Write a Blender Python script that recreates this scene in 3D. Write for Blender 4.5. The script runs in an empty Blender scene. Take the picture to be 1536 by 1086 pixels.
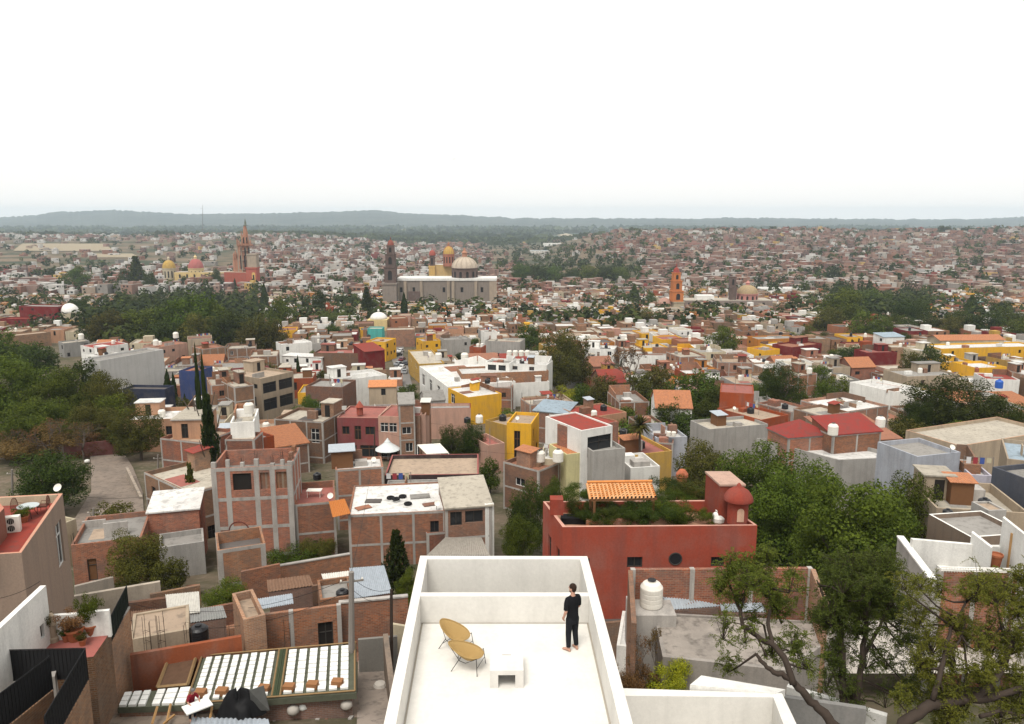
import bpy, math, random, zlib
from mathutils import Vector, Matrix, noise
S = bpy.context.scene
COL = S.collection
R = random.Random(11)
V = Vector
F, CX, CY, CZ = 1174.0, 768.0, 543.0, 100.0
PITCH = math.atan((543 - 322) / F)
CP, SP = math.cos(PITCH), math.sin(PITCH)
CAM = V((0, 0, CZ))
def lerp(a, b, t):
 return a + (b - a) * t
def sstep(a, b, x):
 t = min(1, max(0, (x - a) / (b - a)))
 return t * t * (3 - 2 * t)
def ray(px, py):
 xc = (px - CX) / F
 yc = -(py - CY) / F
 return V((xc, CP + yc * SP, -SP + yc * CP))
def at_y(px, py, Y):
 d = ray(px, py)
 return CAM + d * (Y / d.y)
def at_z(px, py, z):
 d = ray(px, py)
 return CAM + d * ((z - CZ) / d.z)
def proj(p):
 d = V(p) - CAM
 w = d.y * CP - d.z * SP
 return (CX + F * d.x / w, CY - F * (d.y * SP + d.z * CP) / w, w)
DT = [(-300, 0), (-80, 10), (0, 17), (20, 21), (30, 24), (45, 27.5), (66, 33), (90, 36), (117, 39), (180, 46), (270, 54), (400, 62), (650, 75), (900, 78),
      (1300, 83), (2000, 93), (3000, 101), (5000, 110), (9000, 116), (20000, 116)]
def ground(X, Y):
 for (a, da), (b, db) in zip(DT, DT[1:]):
  if Y <= b:
   t = max(0, (Y - a) / (b - a))
   z = CZ - lerp(da, db, t)
   break
 else:
  z = CZ - 116
 if Y > 500:
  a = X / Y
  rise = sstep(850, 2150, Y) * (1 - sstep(2150, 3600, Y))
  z += 50 * rise * sstep(0.0, 0.17, a) * (1 + 0.05 * math.sin(a * 23) + 0.03 * math.sin(a * 51 + 1))
  rl = sstep(900, 2500, Y) * (1 - sstep(2500, 3900, Y))
  z += 29 * rl * sstep(0.1, 0.26, -a) * (1 + 0.1 * math.sin(a * 19 + 2))
  z += 2.5 * sstep(900, 2000, Y) * noise.noise(V((X / 300, Y / 300, 0)))
 return z
def on_ground(px, py, h=0.0):
 d = ray(px, py)
 Y = 6.0
 prev = Y
 while Y < 15000:
  p = CAM + d * (Y / d.y)
  if p.z <= ground(p.x, p.y) + h:
   lo, hi = prev, Y
   for _ in range(24):
    m = (lo + hi) / 2
    p = CAM + d * (m / d.y)
    if p.z <= ground(p.x, p.y) + h:
     hi = m
    else:
     lo = m
   return CAM + d * (hi / d.y)
  prev = Y
  Y *= 1.02
 return CAM + d * (15000 / d.y)
# ------------------------------------------------------------------ mesh builder
class MB:
 def __init__(s):
  s.v, s.f, s.m, s.uv, s.mats = [], [], [], [], []
 def mi(s, mat):
  if mat not in s.mats:
   s.mats.append(mat)
  return s.mats.index(mat)
 def face(s, pts, mat, uv=None):
  b = len(s.v)
  s.v += [tuple(p) for p in pts]
  s.f.append(tuple(range(b, b + len(pts))))
  s.m.append(s.mi(mat))
  s.uv.append(uv or [(p[0], p[1]) for p in pts])
 def wallq(s, A, B, z0, z1, mat, u0=0.0):
  L = math.hypot(B[0] - A[0], B[1] - A[1])
  s.face([(A[0], A[1], z0), (B[0], B[1], z0), (B[0], B[1], z1), (A[0], A[1], z1)], mat, [(u0, z0), (u0 + L, z0), (u0 + L, z1), (u0, z1)])
 def prism(s, poly, z0, z1, mat, top=None, bottom=True):
  n = len(poly)
  ar = sum(poly[i][0] * poly[(i + 1) % n][1] - poly[(i + 1) % n][0] * poly[i][1] for i in range(n))
  if ar < 0:
   poly = poly[::-1]
  for i in range(n):
   s.wallq(poly[i], poly[(i + 1) % n], z0, z1, mat)
  s.face([(p[0], p[1], z1) for p in poly], top or mat)
  if bottom:
   s.face([(p[0], p[1], z0) for p in poly[::-1]], mat)
 def hexa(s, lo, hi, mat):
  n = len(lo)
  for i in range(n):
   j = (i + 1) % n
   a, b = V(lo[i]), V(lo[j])
   L = (b - a).length
   s.face([lo[i], lo[j], hi[j], hi[i]], mat, [(0, lo[i][2]), (L, lo[j][2]), (L, hi[j][2]), (0, hi[i][2])])
  s.face(hi, mat)
  s.face(lo[::-1], mat)
 def box(s, c, sx, sy, sz, mat, yaw=0.0):
  """c: centre of the base"""
  ca, sa = math.cos(yaw), math.sin(yaw)
  poly = [(c[0] + x * ca - y * sa, c[1] + x * sa + y * ca) for x, y in ((-sx / 2, -sy / 2), (sx / 2, -sy / 2), (sx / 2, sy / 2), (-sx / 2, sy / 2))]
  s.prism(poly, c[2], c[2] + sz, mat)
 def grid(s, rows, mat, closed=False, caps=False):
  """rows: rings of points, shared vertices"""
  b = len(s.v)
  n = len(rows[0])
  for r in rows:
   s.v += [tuple(p) for p in r]
  k = s.mi(mat)
  for i in range(len(rows) - 1):
   for j in range(n if closed else n - 1):
    j2 = (j + 1) % n
    s.f.append((b + i * n + j, b + i * n + j2, b + (i + 1) * n + j2, b + (i + 1) * n + j))
    s.m.append(k)
    s.uv.append([(j / n, i), ((j + 1) / n, i), ((j + 1) / n, i + 1), (j / n, i + 1)])
  if caps:
   s.f.append(tuple(b + j for j in range(n))[::-1]); s.m.append(k); s.uv.append([(0, 0)] * n)
   o = b + (len(rows) - 1) * n
   s.f.append(tuple(o + j for j in range(n))); s.m.append(k); s.uv.append([(0, 0)] * n)
 def tube(s, pts, rad, mat, n=6, caps=True):
  pts = [V(p) for p in pts]
  if not hasattr(rad, '__len__'):
   rad = [rad] * len(pts)
  rows = []
  side = None
  for i, p in enumerate(pts):
   t = (pts[min(i + 1, len(pts) - 1)] - pts[max(i - 1, 0)])
   t = t.normalized() if t.length > 1e-9 else V((0, 0, 1))
   if side is None:
    side = t.cross(V((0.13, 0.31, 0.94)))
    if side.length < 1e-3:
     side = t.cross(V((1, 0, 0)))
   side = (side - t * side.dot(t)).normalized()
   up = t.cross(side)
   rows.append([p + (side * math.cos(a) + up * math.sin(a)) * rad[i] for a in (2 * math.pi * k / n for k in range(n))])
  s.grid(rows, mat, closed=True, caps=caps)
 def lathe(s, c, prof, mat, n=16, caps=True):
  rows = [[(c[0] + r * math.cos(2 * math.pi * k / n), c[1] + r * math.sin(2 * math.pi * k / n), c[2] + z) for k in range(n)] for r, z in prof]
  s.grid(rows, mat, closed=True, caps=caps)
 def build(s, name, parent=None, loc=None, smooth=False):
  o = V(loc) if loc is not None else (parent_loc(parent) if parent else V((0, 0, 0)))
  me = bpy.data.meshes.new(name)
  me.from_pydata([(v[0] - o.x, v[1] - o.y, v[2] - o.z) for v in s.v], [], s.f)
  for m in s.mats:
   me.materials.append(m)
  me.polygons.foreach_set('material_index', s.m)
  uvl = me.uv_layers.new(name='UVMap')
  flat = []
  for u in s.uv:
   for a in u:
    flat += [a[0], a[1]]
  uvl.data.foreach_set('uv', flat)
  if smooth:
   me.polygons.foreach_set('use_smooth', [True] * len(s.f))
  me.update()
  ob = bpy.data.objects.new(name, me)
  COL.objects.link(ob)
  if parent:
   ob.parent = parent
  else:
   ob.location = o
  return ob
def parent_loc(p):
 l = V((0, 0, 0))
 while p is not None:
  l = l + p.location
  p = p.parent
 return l
def tag(o, label, cat, group=None):
 o['label'] = label
 o['category'] = cat
 if group:
  o['group'] = group
 return o
def thing(name, loc, label, cat, group=None):
 o = bpy.data.objects.new(name, None)
 o.empty_display_size = 0.3
 COL.objects.link(o)
 o.location = loc
 return tag(o, label, cat, group)
def struct(o, kind='structure', label=None):
 o['kind'] = kind
 if label:
  o['label'] = label
 return o
def copy_tree(o, parent=None):
 c = o.copy()
 COL.objects.link(c)
 c.parent = parent
 for ch in list(o.children):
  copy_tree(ch, c)
 return c
# ------------------------------------------------------------------ materials
MC = {}
def nmat(name, rough=0.85, metallic=0.0):
 m = bpy.data.materials.new(name)
 m.use_nodes = True
 nt = m.node_tree
 b = nt.nodes['Principled BSDF']
 b.inputs['Roughness'].default_value = rough
 b.inputs['Metallic'].default_value = metallic
 b.inputs['Specular IOR Level'].default_value = 0.4 if rough < .5 else 0.07
 return m, nt, b
def N(nt, t, **kw):
 n = nt.nodes.new(t)
 for k, v in kw.items():
  if k.startswith('i_'):
   n.inputs[k[2:]].default_value = v
  else:
   setattr(n, k, v)
 return n
def ntex(nt, scale, detail=5, rough=0.6, stretch=None, coord='Object'):
 tc = N(nt, 'ShaderNodeTexCoord')
 out = tc.outputs[coord]
 if stretch:
  mp = N(nt, 'ShaderNodeMapping')
  mp.inputs['Scale'].default_value = stretch
  nt.links.new(out, mp.inputs['Vector'])
  out = mp.outputs['Vector']
 n = N(nt, 'ShaderNodeTexNoise')
 n.inputs['Scale'].default_value = scale
 n.inputs['Detail'].default_value = detail
 n.inputs['Roughness'].default_value = rough
 nt.links.new(out, n.inputs['Vector'])
 return n.outputs['Fac']
def ramp(nt, fac, stops):
 r = N(nt, 'ShaderNodeValToRGB')
 el = r.color_ramp.elements
 while len(el) < len(stops):
  el.new(0.5)
 for e, (p, c) in zip(el, stops):
  e.position = p
  e.color = (c[0], c[1], c[2], 1) if hasattr(c, '__len__') else (c, c, c, 1)
 nt.links.new(fac, r.inputs['Fac'])
 return r.outputs['Color']
def mix(nt, a, b, fac=0.5, mode='MIX'):
 m = N(nt, 'ShaderNodeMix', data_type='RGBA', blend_type=mode)
 for s_, v in ((m.inputs[0], fac), (m.inputs[6], a), (m.inputs[7], b)):
  if isinstance(v, bpy.types.NodeSocket):
   nt.links.new(v, s_)
  elif not hasattr(v, '__len__'):
   s_.default_value = v
  else:
   s_.default_value = (v[0], v[1], v[2], 1)
 return m.outputs[2]
def objvar(nt, col, amt=0.12, hue=0.0):
 oi = N(nt, 'ShaderNodeObjectInfo')
 mr = N(nt, 'ShaderNodeMapRange')
 mr.inputs['To Min'].default_value = 1 - amt
 mr.inputs['To Max'].default_value = 1 + amt
 nt.links.new(oi.outputs['Random'], mr.inputs['Value'])
 hs = N(nt, 'ShaderNodeHueSaturation')
 nt.links.new(mr.outputs['Result'], hs.inputs['Value'])
 if hue:
  m2 = N(nt, 'ShaderNodeMapRange')
  m2.inputs['To Min'].default_value = 0.5 - hue
  m2.inputs['To Max'].default_value = 0.5 + hue
  ml = N(nt, 'ShaderNodeMath', operation='FRACT')
  m3 = N(nt, 'ShaderNodeMath', operation='MULTIPLY')
  m3.inputs[1].default_value = 7.31
  nt.links.new(oi.outputs['Random'], m3.inputs[0])
  nt.links.new(m3.outputs[0], ml.inputs[0])
  nt.links.new(ml.outputs[0], m2.inputs['Value'])
  nt.links.new(m2.outputs['Result'], hs.inputs['Hue'])
 nt.links.new(col, hs.inputs['Color'])
 return hs.outputs['Color']
def bump(nt, b, fac, strength=0.3, dist=0.02):
 n = N(nt, 'ShaderNodeBump')
 n.inputs['Strength'].default_value = strength
 n.inputs['Distance'].default_value = dist
 nt.links.new(fac, n.inputs['Height'])
 nt.links.new(n.outputs['Normal'], b.inputs['Normal'])
def plaster(col, dirt=0.35, name='plaster', var=0.1):
 key = (name, tuple(col), dirt)
 if key in MC:
  return MC[key]
 m, nt, b = nmat(name, 0.9)
 c = V(col)
 g = (c * 0.55 + V((0.09, 0.08, 0.07)))
 big = ntex(nt, 0.45, 6, 0.65)
 st = ntex(nt, 1.0, 5, 0.6, stretch=(1.6, 1.6, 0.16))
 fine = ntex(nt, 9, 3, 0.7)
 x = mix(nt, c, g, ramp(nt, big, [(0.44, 0.0), (0.68, min(1, dirt * 1.5))]))
 x = mix(nt, x, c * 0.5 + V((0.03, 0.03, 0.03)), ramp(nt, st, [(0.47, 0.0), (0.68, min(1, dirt * 1.25))]))
 x = mix(nt, x, ramp(nt, fine, [(0.3, 0.8 if dirt > .2 else 0.95), (0.7, 1.1)]), 0.6, 'MULTIPLY')
 if var:
  x = objvar(nt, x, var)
 nt.links.new(x, b.inputs['Base Color'])
 bump(nt, b, fine, 0.25, 0.02)
 MC[key] = m
 return m
def roofmat(col, dirt=0.5, name='roof_coating'):
 key = (name, tuple(col), dirt)
 if key in MC:
  return MC[key]
 m, nt, b = nmat(name, 0.9)
 c = V(col)
 n1 = ntex(nt, 0.35, 7, 0.7)
 n2 = ntex(nt, 1.7, 5, 0.65)
 x = mix(nt, c, c * 0.45 + V((0.05, 0.045, 0.04)), ramp(nt, n1, [(0.42, 0.0), (0.7, dirt)]))
 x = mix(nt, x, c * 0.35 + V((0.05, 0.045, 0.04)), ramp(nt, n2, [(0.5, 0.0), (0.66, min(1, dirt * 1.3))]))
 x = objvar(nt, x, 0.12)
 nt.links.new(x, b.inputs['Base Color'])
 bump(nt, b, n2, 0.2, 0.02)
 MC[key] = m
 return m
def brick(name='brickwork', c1=(0.33, 0.118, 0.055), c2=(0.17, 0.064, 0.036), mortar=(0.27, 0.20, 0.15), dirt=0.6):
 key = (name, c1)
 if key in MC:
  return MC[key]
 m, nt, b = nmat(name, 0.93)
 uv = N(nt, 'ShaderNodeUVMap', uv_map='UVMap')
 br = N(nt, 'ShaderNodeTexBrick')
 br.inputs['Color1'].default_value = (*c1, 1)
 br.inputs['Color2'].default_value = (*c2, 1)
 br.inputs['Mortar'].default_value = (*mortar, 1)
 br.inputs['Scale'].default_value = 1.0
 br.inputs['Mortar Size'].default_value = 0.013
 br.inputs['Mortar Smooth'].default_value = 0.3
 br.inputs['Bias'].default_value = -0.1
 br.inputs['Brick Width'].default_value = 0.30
 br.inputs['Row Height'].default_value = 0.105
 nt.links.new(uv.outputs['UV'], br.inputs['Vector'])
 big = ntex(nt, 0.5, 6, 0.7)
 mid = ntex(nt, 3.0, 5, 0.75)
 st = ntex(nt, 1.0, 5, 0.6, stretch=(1.4, 1.4, 0.15))
 x = mix(nt, br.outputs['Color'], (0.40, 0.285, 0.205), ramp(nt, mid, [(0.54, 0.0), (0.82, 0.6)]))
 x = mix(nt, x, (0.13, 0.105, 0.09), ramp(nt, big, [(0.42, 0.0), (0.7, min(1, dirt * 1.3))]))
 x = mix(nt, x, (0.29, 0.225, 0.175), ramp(nt, st, [(0.55, 0.0), (0.8, 0.4)]))
 x = objvar(nt, x, 0.27, 0.010)
 nt.links.new(x, b.inputs['Base Color'])
 bump(nt, b, br.outputs['Fac'], -0.4, 0.02)
 MC[key] = m
 return m
def tilemat(col=(0.42, 0.17, 0.08), name='clay_tile'):
 key = (name, tuple(col))
 if key in MC:
  return MC[key]
 m, nt, b = nmat(name, 0.85)
 n1 = ntex(nt, 2.5, 5, 0.7)
 n2 = ntex(nt, 11, 3, 0.7)
 uv = N(nt, 'ShaderNodeUVMap', uv_map='UVMap')
 w = N(nt, 'ShaderNodeTexWave', wave_type='BANDS', bands_direction='X')
 w.inputs['Scale'].default_value = 1.3
 nt.links.new(uv.outputs['UV'], w.inputs['Vector'])
 c = V(col)
 x = mix(nt, c, c * 0.45 + V((0.04, 0.03, 0.03)), ramp(nt, n1, [(0.4, 0.0), (0.7, 0.8)]))
 x = mix(nt, x, c * 0.6 + V((0.25, 0.2, 0.16)), ramp(nt, n2, [(0.5, 0.0), (0.75, 0.5)]))
 x = objvar(nt, x, 0.15)
 nt.links.new(x, b.inputs['Base Color'])
 bump(nt, b, w.outputs['Fac'], 0.8, 0.08)
 MC[key] = m
 return m
def plain(name, col, rough=0.6, metallic=0.0, var=0.0, mott=0.25):
 key = (name, tuple(col), rough)
 if key in MC:
  return MC[key]
 m, nt, b = nmat(name, rough, metallic)
 n1 = ntex(nt, 4, 4, 0.6)
 c = V(col)
 x = mix(nt, c, c * 0.6, ramp(nt, n1, [(0.4, 0.0), (0.75, mott)]))
 if var:
  x = objvar(nt, x, var)
 nt.links.new(x, b.inputs['Base Color'])
 MC[key] = m
 return m
def leafmat(c1, c2, name='leaf', trans=0.25):
 key = (name, tuple(c1), tuple(c2))
 if key in MC:
  return MC[key]
 m, nt, b = nmat(name, 0.65)
 n1 = ntex(nt, 1.6, 3, 0.6, coord='Generated')
 n1.node.inputs['Scale'].default_value = 6
 g = N(nt, 'ShaderNodeNewGeometry')
 x = mix(nt, c1, c2, ramp(nt, n1, [(0.35, 0.0), (0.65, 1.0)]))
 x = mix(nt, x, V(c2) * 1.35, ramp(nt, g.outputs['Random Per Island'], [(0.5, 0.0), (1.0, 0.7)]))
 x = objvar(nt, mix(nt, x, (0.0, 0.0, 0.0), 0.12), 0.22, 0.018)
 nt.links.new(x, b.inputs['Base Color'])
 t = N(nt, 'ShaderNodeBsdfTranslucent')
 nt.links.new(x, t.inputs['Color'])
 ms = N(nt, 'ShaderNodeMixShader')
 ms.inputs[0].default_value = trans
 nt.links.new(b.outputs[0], ms.inputs[1])
 nt.links.new(t.outputs[0], ms.inputs[2])
 nt.links.new(ms.outputs[0], nt.nodes['Material Output'].inputs['Surface'])
 MC[key] = m
 return m
WC = dict(cream=(0.60, 0.52, 0.37), white=(0.74, 0.73, 0.69), grey=(0.36, 0.35, 0.33), cement=(0.46, 0.44, 0.41), pink=(0.56, 0.34, 0.26), salmon=(0.55, 0.31, 0.19),
          terracotta=(0.42, 0.17, 0.09), yellow=(0.68, 0.37, 0.03), mustard=(0.55, 0.34, 0.08), paleyellow=(0.68, 0.62, 0.33), crimson=(0.20, 0.022, 0.022), red=(0.33, 0.045, 0.03), rust=(0.36, 0.08, 0.03),
          blue=(0.06, 0.09, 0.24), darkblue=(0.04, 0.05, 0.09), bluegrey=(0.46, 0.48, 0.53), slate=(0.11, 0.12, 0.15), lilac=(0.58, 0.55, 0.62), tan=(0.27, 0.20, 0.15), brown=(0.20, 0.13, 0.1), plum=(0.065, 0.042, 0.042),
          orange=(0.56, 0.22, 0.04), turquoise=(0.1, 0.5, 0.45), beige=(0.5, 0.4, 0.29), stone=(0.30, 0.25, 0.21), darkstone=(0.15, 0.10, 0.085), green=(0.06, 0.16, 0.12), purple=(0.14, 0.1, 0.3))
RC = dict(cream=(0.62, 0.56, 0.46), white=(0.76, 0.75, 0.72), grey=(0.40, 0.38, 0.35), dark=(0.17, 0.15, 0.14), terracotta=(0.42, 0.19, 0.12), redroof=(0.40, 0.075, 0.055), pinkroof=(0.46, 0.17, 0.14), beige=(0.55, 0.42, 0.31),
          brickroof=(0.33, 0.17, 0.12), maroonred=(0.36, 0.06, 0.05), maroon=(0.17, 0.03, 0.03), blue=(0.42, 0.52, 0.6), green=(0.06, 0.16, 0.14))
for _d, _f in ((WC, 0.78), (RC, 0.65)):
 for _k in _d:
  if _k not in ('white', 'yellow'):
   _d[_k] = tuple(c_ * _f for c_ in _d[_k])
RC['white'] = (0.58, 0.57, 0.545)
def wallmat(k):
 if k == 'brick':
  return brick()
 if k == 'brick2':
  return brick('pale_brickwork', (0.34, 0.165, 0.092), (0.22, 0.105, 0.064), (0.31, 0.24, 0.18))
 if k == 'brick3':
  return brick('brown_brickwork', (0.21, 0.096, 0.054), (0.125, 0.06, 0.038), (0.21, 0.16, 0.12))
 return plaster(WC[k], 0.28 if k in ('white', 'yellow', 'red', 'crimson') else 0.42)
def rmat(k):
 if k == 'tile':
  return tilemat()
 if k == 'orangetile':
  return tilemat((0.55, 0.22, 0.09), 'orange_tile')
 return roofmat(RC[k])
GLASS = plain('window_glass', (0.02, 0.022, 0.025), 0.12)
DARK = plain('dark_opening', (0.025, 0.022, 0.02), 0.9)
CONC = plaster((0.40, 0.375, 0.345), 0.6, 'raw_concrete')
FR_W = plain('white_frame', (0.7, 0.69, 0.66), 0.5)
FR_D = plain('dark_frame', (0.05, 0.045, 0.04), 0.5)
FR_B = plain('wood_frame', (0.16, 0.08, 0.04), 0.6)
IRON = plain('black_iron', (0.015, 0.015, 0.016), 0.5)
WHITEP = plain('white_plastic', (0.72, 0.69, 0.62), 0.5)
BLACKP = plain('black_plastic', (0.012, 0.012, 0.014), 0.45)
WOOD = plain('raw_timber', (0.42, 0.25, 0.11), 0.8)
POLE = plain('grey_pole', (0.22, 0.2, 0.18), 0.85)
SHEET = plain('galvanised_sheet', (0.42, 0.46, 0.5), 0.45, 0.3, mott=0.5)
SHEETW = plain('pale_sheet', (0.62, 0.60, 0.55), 0.6, mott=0.5)
CLAY = plain('clay_pot', (0.34, 0.12, 0.06), 0.8)
BARK = plain('bark', (0.10, 0.08, 0.065), 0.95, mott=0.6)
BARKD = plain('dark_bark', (0.055, 0.042, 0.034), 0.95, mott=0.6)
SOIL = plain('soil', (0.09, 0.06, 0.04), 0.95)
# ------------------------------------------------------------------ camera, light, sky
cd = bpy.data.cameras.new('camera')
cam = bpy.data.objects.new('camera', cd)
COL.objects.link(cam)
cd.sensor_width = 36
cd.lens = 36 * F / 1536
cd.clip_end = 60000
cd.clip_start = 0.1
cam.location = CAM
cam.rotation_euler = (math.pi / 2 - PITCH, 0, 0)
S.camera = cam
w = bpy.data.worlds.new('World')
S.world = w
w.use_nodes = True
nt = w.node_tree
bg = nt.nodes['Background']
sky = N(nt, 'ShaderNodeTexSky', sky_type='NISHITA')
sky.sun_disc = False
SUN_EL, SUN_AZ = math.radians(62), math.radians(200)
sky.sun_elevation = SUN_EL
sky.sun_rotation = SUN_AZ
sky.air_density = 1.0
sky.dust_density = 3.0
hs = N(nt, 'ShaderNodeHueSaturation')
hs.inputs['Saturation'].default_value = 0.103
nt.links.new(sky.outputs[0], hs.inputs['Color'])
ov = mix(nt, hs.outputs['Color'], (8.65, 8.5, 8.2), 0.8)   # a bright, even cloud cover over the clear sky
nt.links.new(ov, bg.inputs['Color'])
bg.inputs['Strength'].default_value = 0.103
sl = bpy.data.lights.new('sun', 'SUN')
sl.energy = 2.1
sl.angle = math.radians(24)
sl.color = (1, 0.945, 0.87)
so = bpy.data.objects.new('sun', sl)
COL.objects.link(so)
so.location = (0, 0, 400)
sd = V((math.sin(SUN_AZ) * math.cos(SUN_EL), math.cos(SUN_AZ) * math.cos(SUN_EL), math.sin(SUN_EL)))
so.rotation_euler = sd.to_track_quat('Z', 'Y').to_euler()
S.view_settings.view_transform = 'Standard'
S.view_settings.look = 'None'
S.view_settings.gamma = 1
S.view_settings.exposure = 0.5
S.view_settings.use_curve_mapping = False
S.cycles.max_bounces = 5
S.cycles.diffuse_bounces = 2
S.cycles.transparent_max_bounces = 4
S.cycles.volume_bounces = 3
S.cycles.use_denoising = True
# ------------------------------------------------------------------ ground sheet, far hills, haze
def gmat():
 m, nt, b = nmat('ground_cover', 0.97)
 ge = N(nt, 'ShaderNodeNewGeometry')
 sx = N(nt, 'ShaderNodeSeparateXYZ')
 nt.links.new(ge.outputs['Position'], sx.inputs[0])
 def wn(sc, det, st=None):
  n = N(nt, 'ShaderNodeTexNoise')
  n.inputs['Scale'].default_value = sc
  n.inputs['Detail'].default_value = det
  n.inputs['Roughness'].default_value = 0.65
  v = ge.outputs['Position']
  if st:
   mp = N(nt, 'ShaderNodeMapping')
   mp.inputs['Scale'].default_value = st
   nt.links.new(v, mp.inputs['Vector'])
   v = mp.outputs['Vector']
  nt.links.new(v, n.inputs['Vector'])
  return n.outputs['Fac']
 near = mix(nt, (0.15, 0.115, 0.085), (0.055, 0.058, 0.03), ramp(nt, wn(0.12, 6), [(0.35, 0.0), (0.65, 1.0)]))
 near = mix(nt, near, (0.24, 0.195, 0.155), ramp(nt, wn(1.3, 5), [(0.52, 0.0), (0.78, 0.7)]))
 town = mix(nt, (0.17, 0.125, 0.085), (0.04, 0.05, 0.026), ramp(nt, wn(0.011, 5), [(0.4, 0.0), (0.6, 1.0)]))
 far = mix(nt, (0.045, 0.062, 0.035), (0.30, 0.24, 0.15), ramp(nt, wn(0.0011, 4, (0.55, 1, 1)), [(0.55, 0.0), (0.62, 0.9)]))
 def yr(a, b_):
  r = N(nt, 'ShaderNodeMapRange')
  r.inputs['From Min'].default_value = a
  r.inputs['From Max'].default_value = b_
  nt.links.new(sx.outputs['Y'], r.inputs['Value'])
  return r.outputs['Result']
 x = mix(nt, near, town, yr(250, 600))
 x = mix(nt, x, far, yr(2300, 3000))
 nt.links.new(x, b.inputs['Base Color'])
 return m
rows = []
Y = -70.0
while Y < 10500:
 half = 90 + max(0, Y) * 1.0
 n = 90
 rows.append([(lerp(-half, half, j / n), Y, 0) for j in range(n + 1)])
 Y += max(2.5, abs(Y) * 0.035)
rows = [[(x, y, ground(x, y) + (0.25 * noise.noise(V((x * 0.2, y * 0.2, 0))) if y < 600 else 0)) for x, y, _ in r] for r in rows]
mb = MB()
mb.grid(rows, gmat())
g = mb.build('ground', smooth=True)
struct(g, 'structure', 'dusty brown ground falling away under the town to a green plain')
for p in g.data.polygons:
 pass
HILLC = [(-900, 318), (-400, 322), (0, 326), (60, 322), (80, 318), (170, 315), (230, 318), (270, 321), (400, 320), (480, 318), (520, 316.5), (560, 315), (610, 320), (700, 323), (770, 327), (960, 327.5), (1040, 328), (1100, 326.5),
         (1250, 328), (1400, 329), (1480, 328), (1536, 325), (1900, 322), (2500, 326)]
def hillmat(c1, c2):
 m, nt, b = nmat('wooded_hillside', 0.97)
 n1 = ntex(nt, 0.004, 8, 0.7)
 x = mix(nt, c1, c2, ramp(nt, n1, [(0.4, 0.0), (0.66, 1.0)]))
 nt.links.new(x, b.inputs['Base Color'])
 return m
def ridge(name, Yc, Y0, prof, jag, label, mat):
 mb = MB()
 rows = []
 cols = []
 px = -900.0
 while px < 2500:
  for (a, pa), (b, pb) in zip(prof, prof[1:]):
   if a <= px <= b:
    py = lerp(pa, pb, (px - a) / (b - a))
    break
  py -= jag * (0.5 * noise.noise(V((px * 0.05, 3, 0))) + 0.5 * noise.noise(V((px * 0.23, 7, 0))) + 0.35 * noise.noise(V((px * 0.9, 9, 0))))
  cols.append(at_y(px, py, Yc))
  px += 2.2
 for k in range(0, 13):
  t = k / 8
  row = []
  for c in cols:
   s_ = sstep(0, 1, t) if t <= 1 else 1 - (t - 1) * 1.2
   yy = lerp(Y0, Yc, t)
   g0 = CZ - 117
   z = g0 + (c.z - g0) * s_ * (1 + 0.12 * noise.noise(V((c.x / 900, yy / 700, 1))) * (1 if t < 1 else 0) * (1 - abs(2 * min(t, 1) - 1)))
   row.append((c.x * yy / Yc, yy, z))
  rows.append(row)
 mb.grid(rows, mat)
 return struct(mb.build(name, smooth=True), 'structure', label)
ridge('far_hills', 9000, 6600, HILLC, 3.2, 'long blue wooded ridge along the horizon', hillmat((0.022, 0.03, 0.024), (0.075, 0.08, 0.06)))
ridge('low_hills', 5600, 4700, [(x, y + 21 + 2 * math.sin(x * 0.011)) for x, y in [(-900, 322), (300, 324), (700, 330), (900, 324), (2500, 322)]], 1.2, 'low dark wooded rise in front of the ridge', hillmat((0.03, 0.045, 0.025), (0.10, 0.10, 0.06)))
hm = bpy.data.materials.new('haze_air')
hm.use_nodes = True
hnt = hm.node_tree
hnt.nodes.remove(hnt.nodes['Principled BSDF'])
pv = N(hnt, 'ShaderNodeVolumePrincipled')
pv.inputs['Color'].default_value = (0.74, 0.88, 1.0, 1)
pv.inputs['Density'].default_value = 8.0e-5
hnt.links.new(pv.outputs[0], hnt.nodes['Material Output'].inputs['Volume'])
mb = MB()
mb.prism([(-11500, -200), (11500, -200), (11500, 10700), (-11500, 10700)], CZ - 130, CZ + 85, hm)
hz = mb.build('haze')
struct(hz, 'stuff', 'pale blue haze thickening towards the far hills')
# ------------------------------------------------------------------ houses
WHITEPL0 = plaster(WC['white'], .3)
OCC = []            # (centre x, y, radius, polygon) of everything built
HRECT = []          # projected front rectangles of hand placed houses: px0, px1, py0, py1, Y
def occ_poly(poly):
 cx = sum(p[0] for p in poly) / len(poly)
 cy = sum(p[1] for p in poly) / len(poly)
 r = max(math.hypot(p[0] - cx, p[1] - cy) for p in poly)
 OCC.append((cx, cy, r, [(p[0], p[1]) for p in poly]))
def inside(p, poly):
 c = False
 n = len(poly)
 for i in range(n):
  a, b = poly[i], poly[i - 1]
  if (a[1] > p[1]) != (b[1] > p[1]) and p[0] < (b[0] - a[0]) * (p[1] - a[1]) / (b[1] - a[1]) + a[0]:
   c = not c
 return c
def overlaps(poly):
 cx = sum(p[0] for p in poly) / len(poly)
 cy = sum(p[1] for p in poly) / len(poly)
 r = max(math.hypot(p[0] - cx, p[1] - cy) for p in poly)
 pts = list(poly) + [((poly[i][0] + poly[i - 1][0]) / 2, (poly[i][1] + poly[i - 1][1]) / 2) for i in range(len(poly))] + [(cx, cy)]
 for ox, oy, orr, op in OCC:
  if (ox - cx) ** 2 + (oy - cy) ** 2 > (r + orr) ** 2:
   continue
  if any(inside(p, op) for p in pts) or any(inside(p, poly) for p in op) or inside((ox, oy), poly):
   return True
 return False
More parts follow.
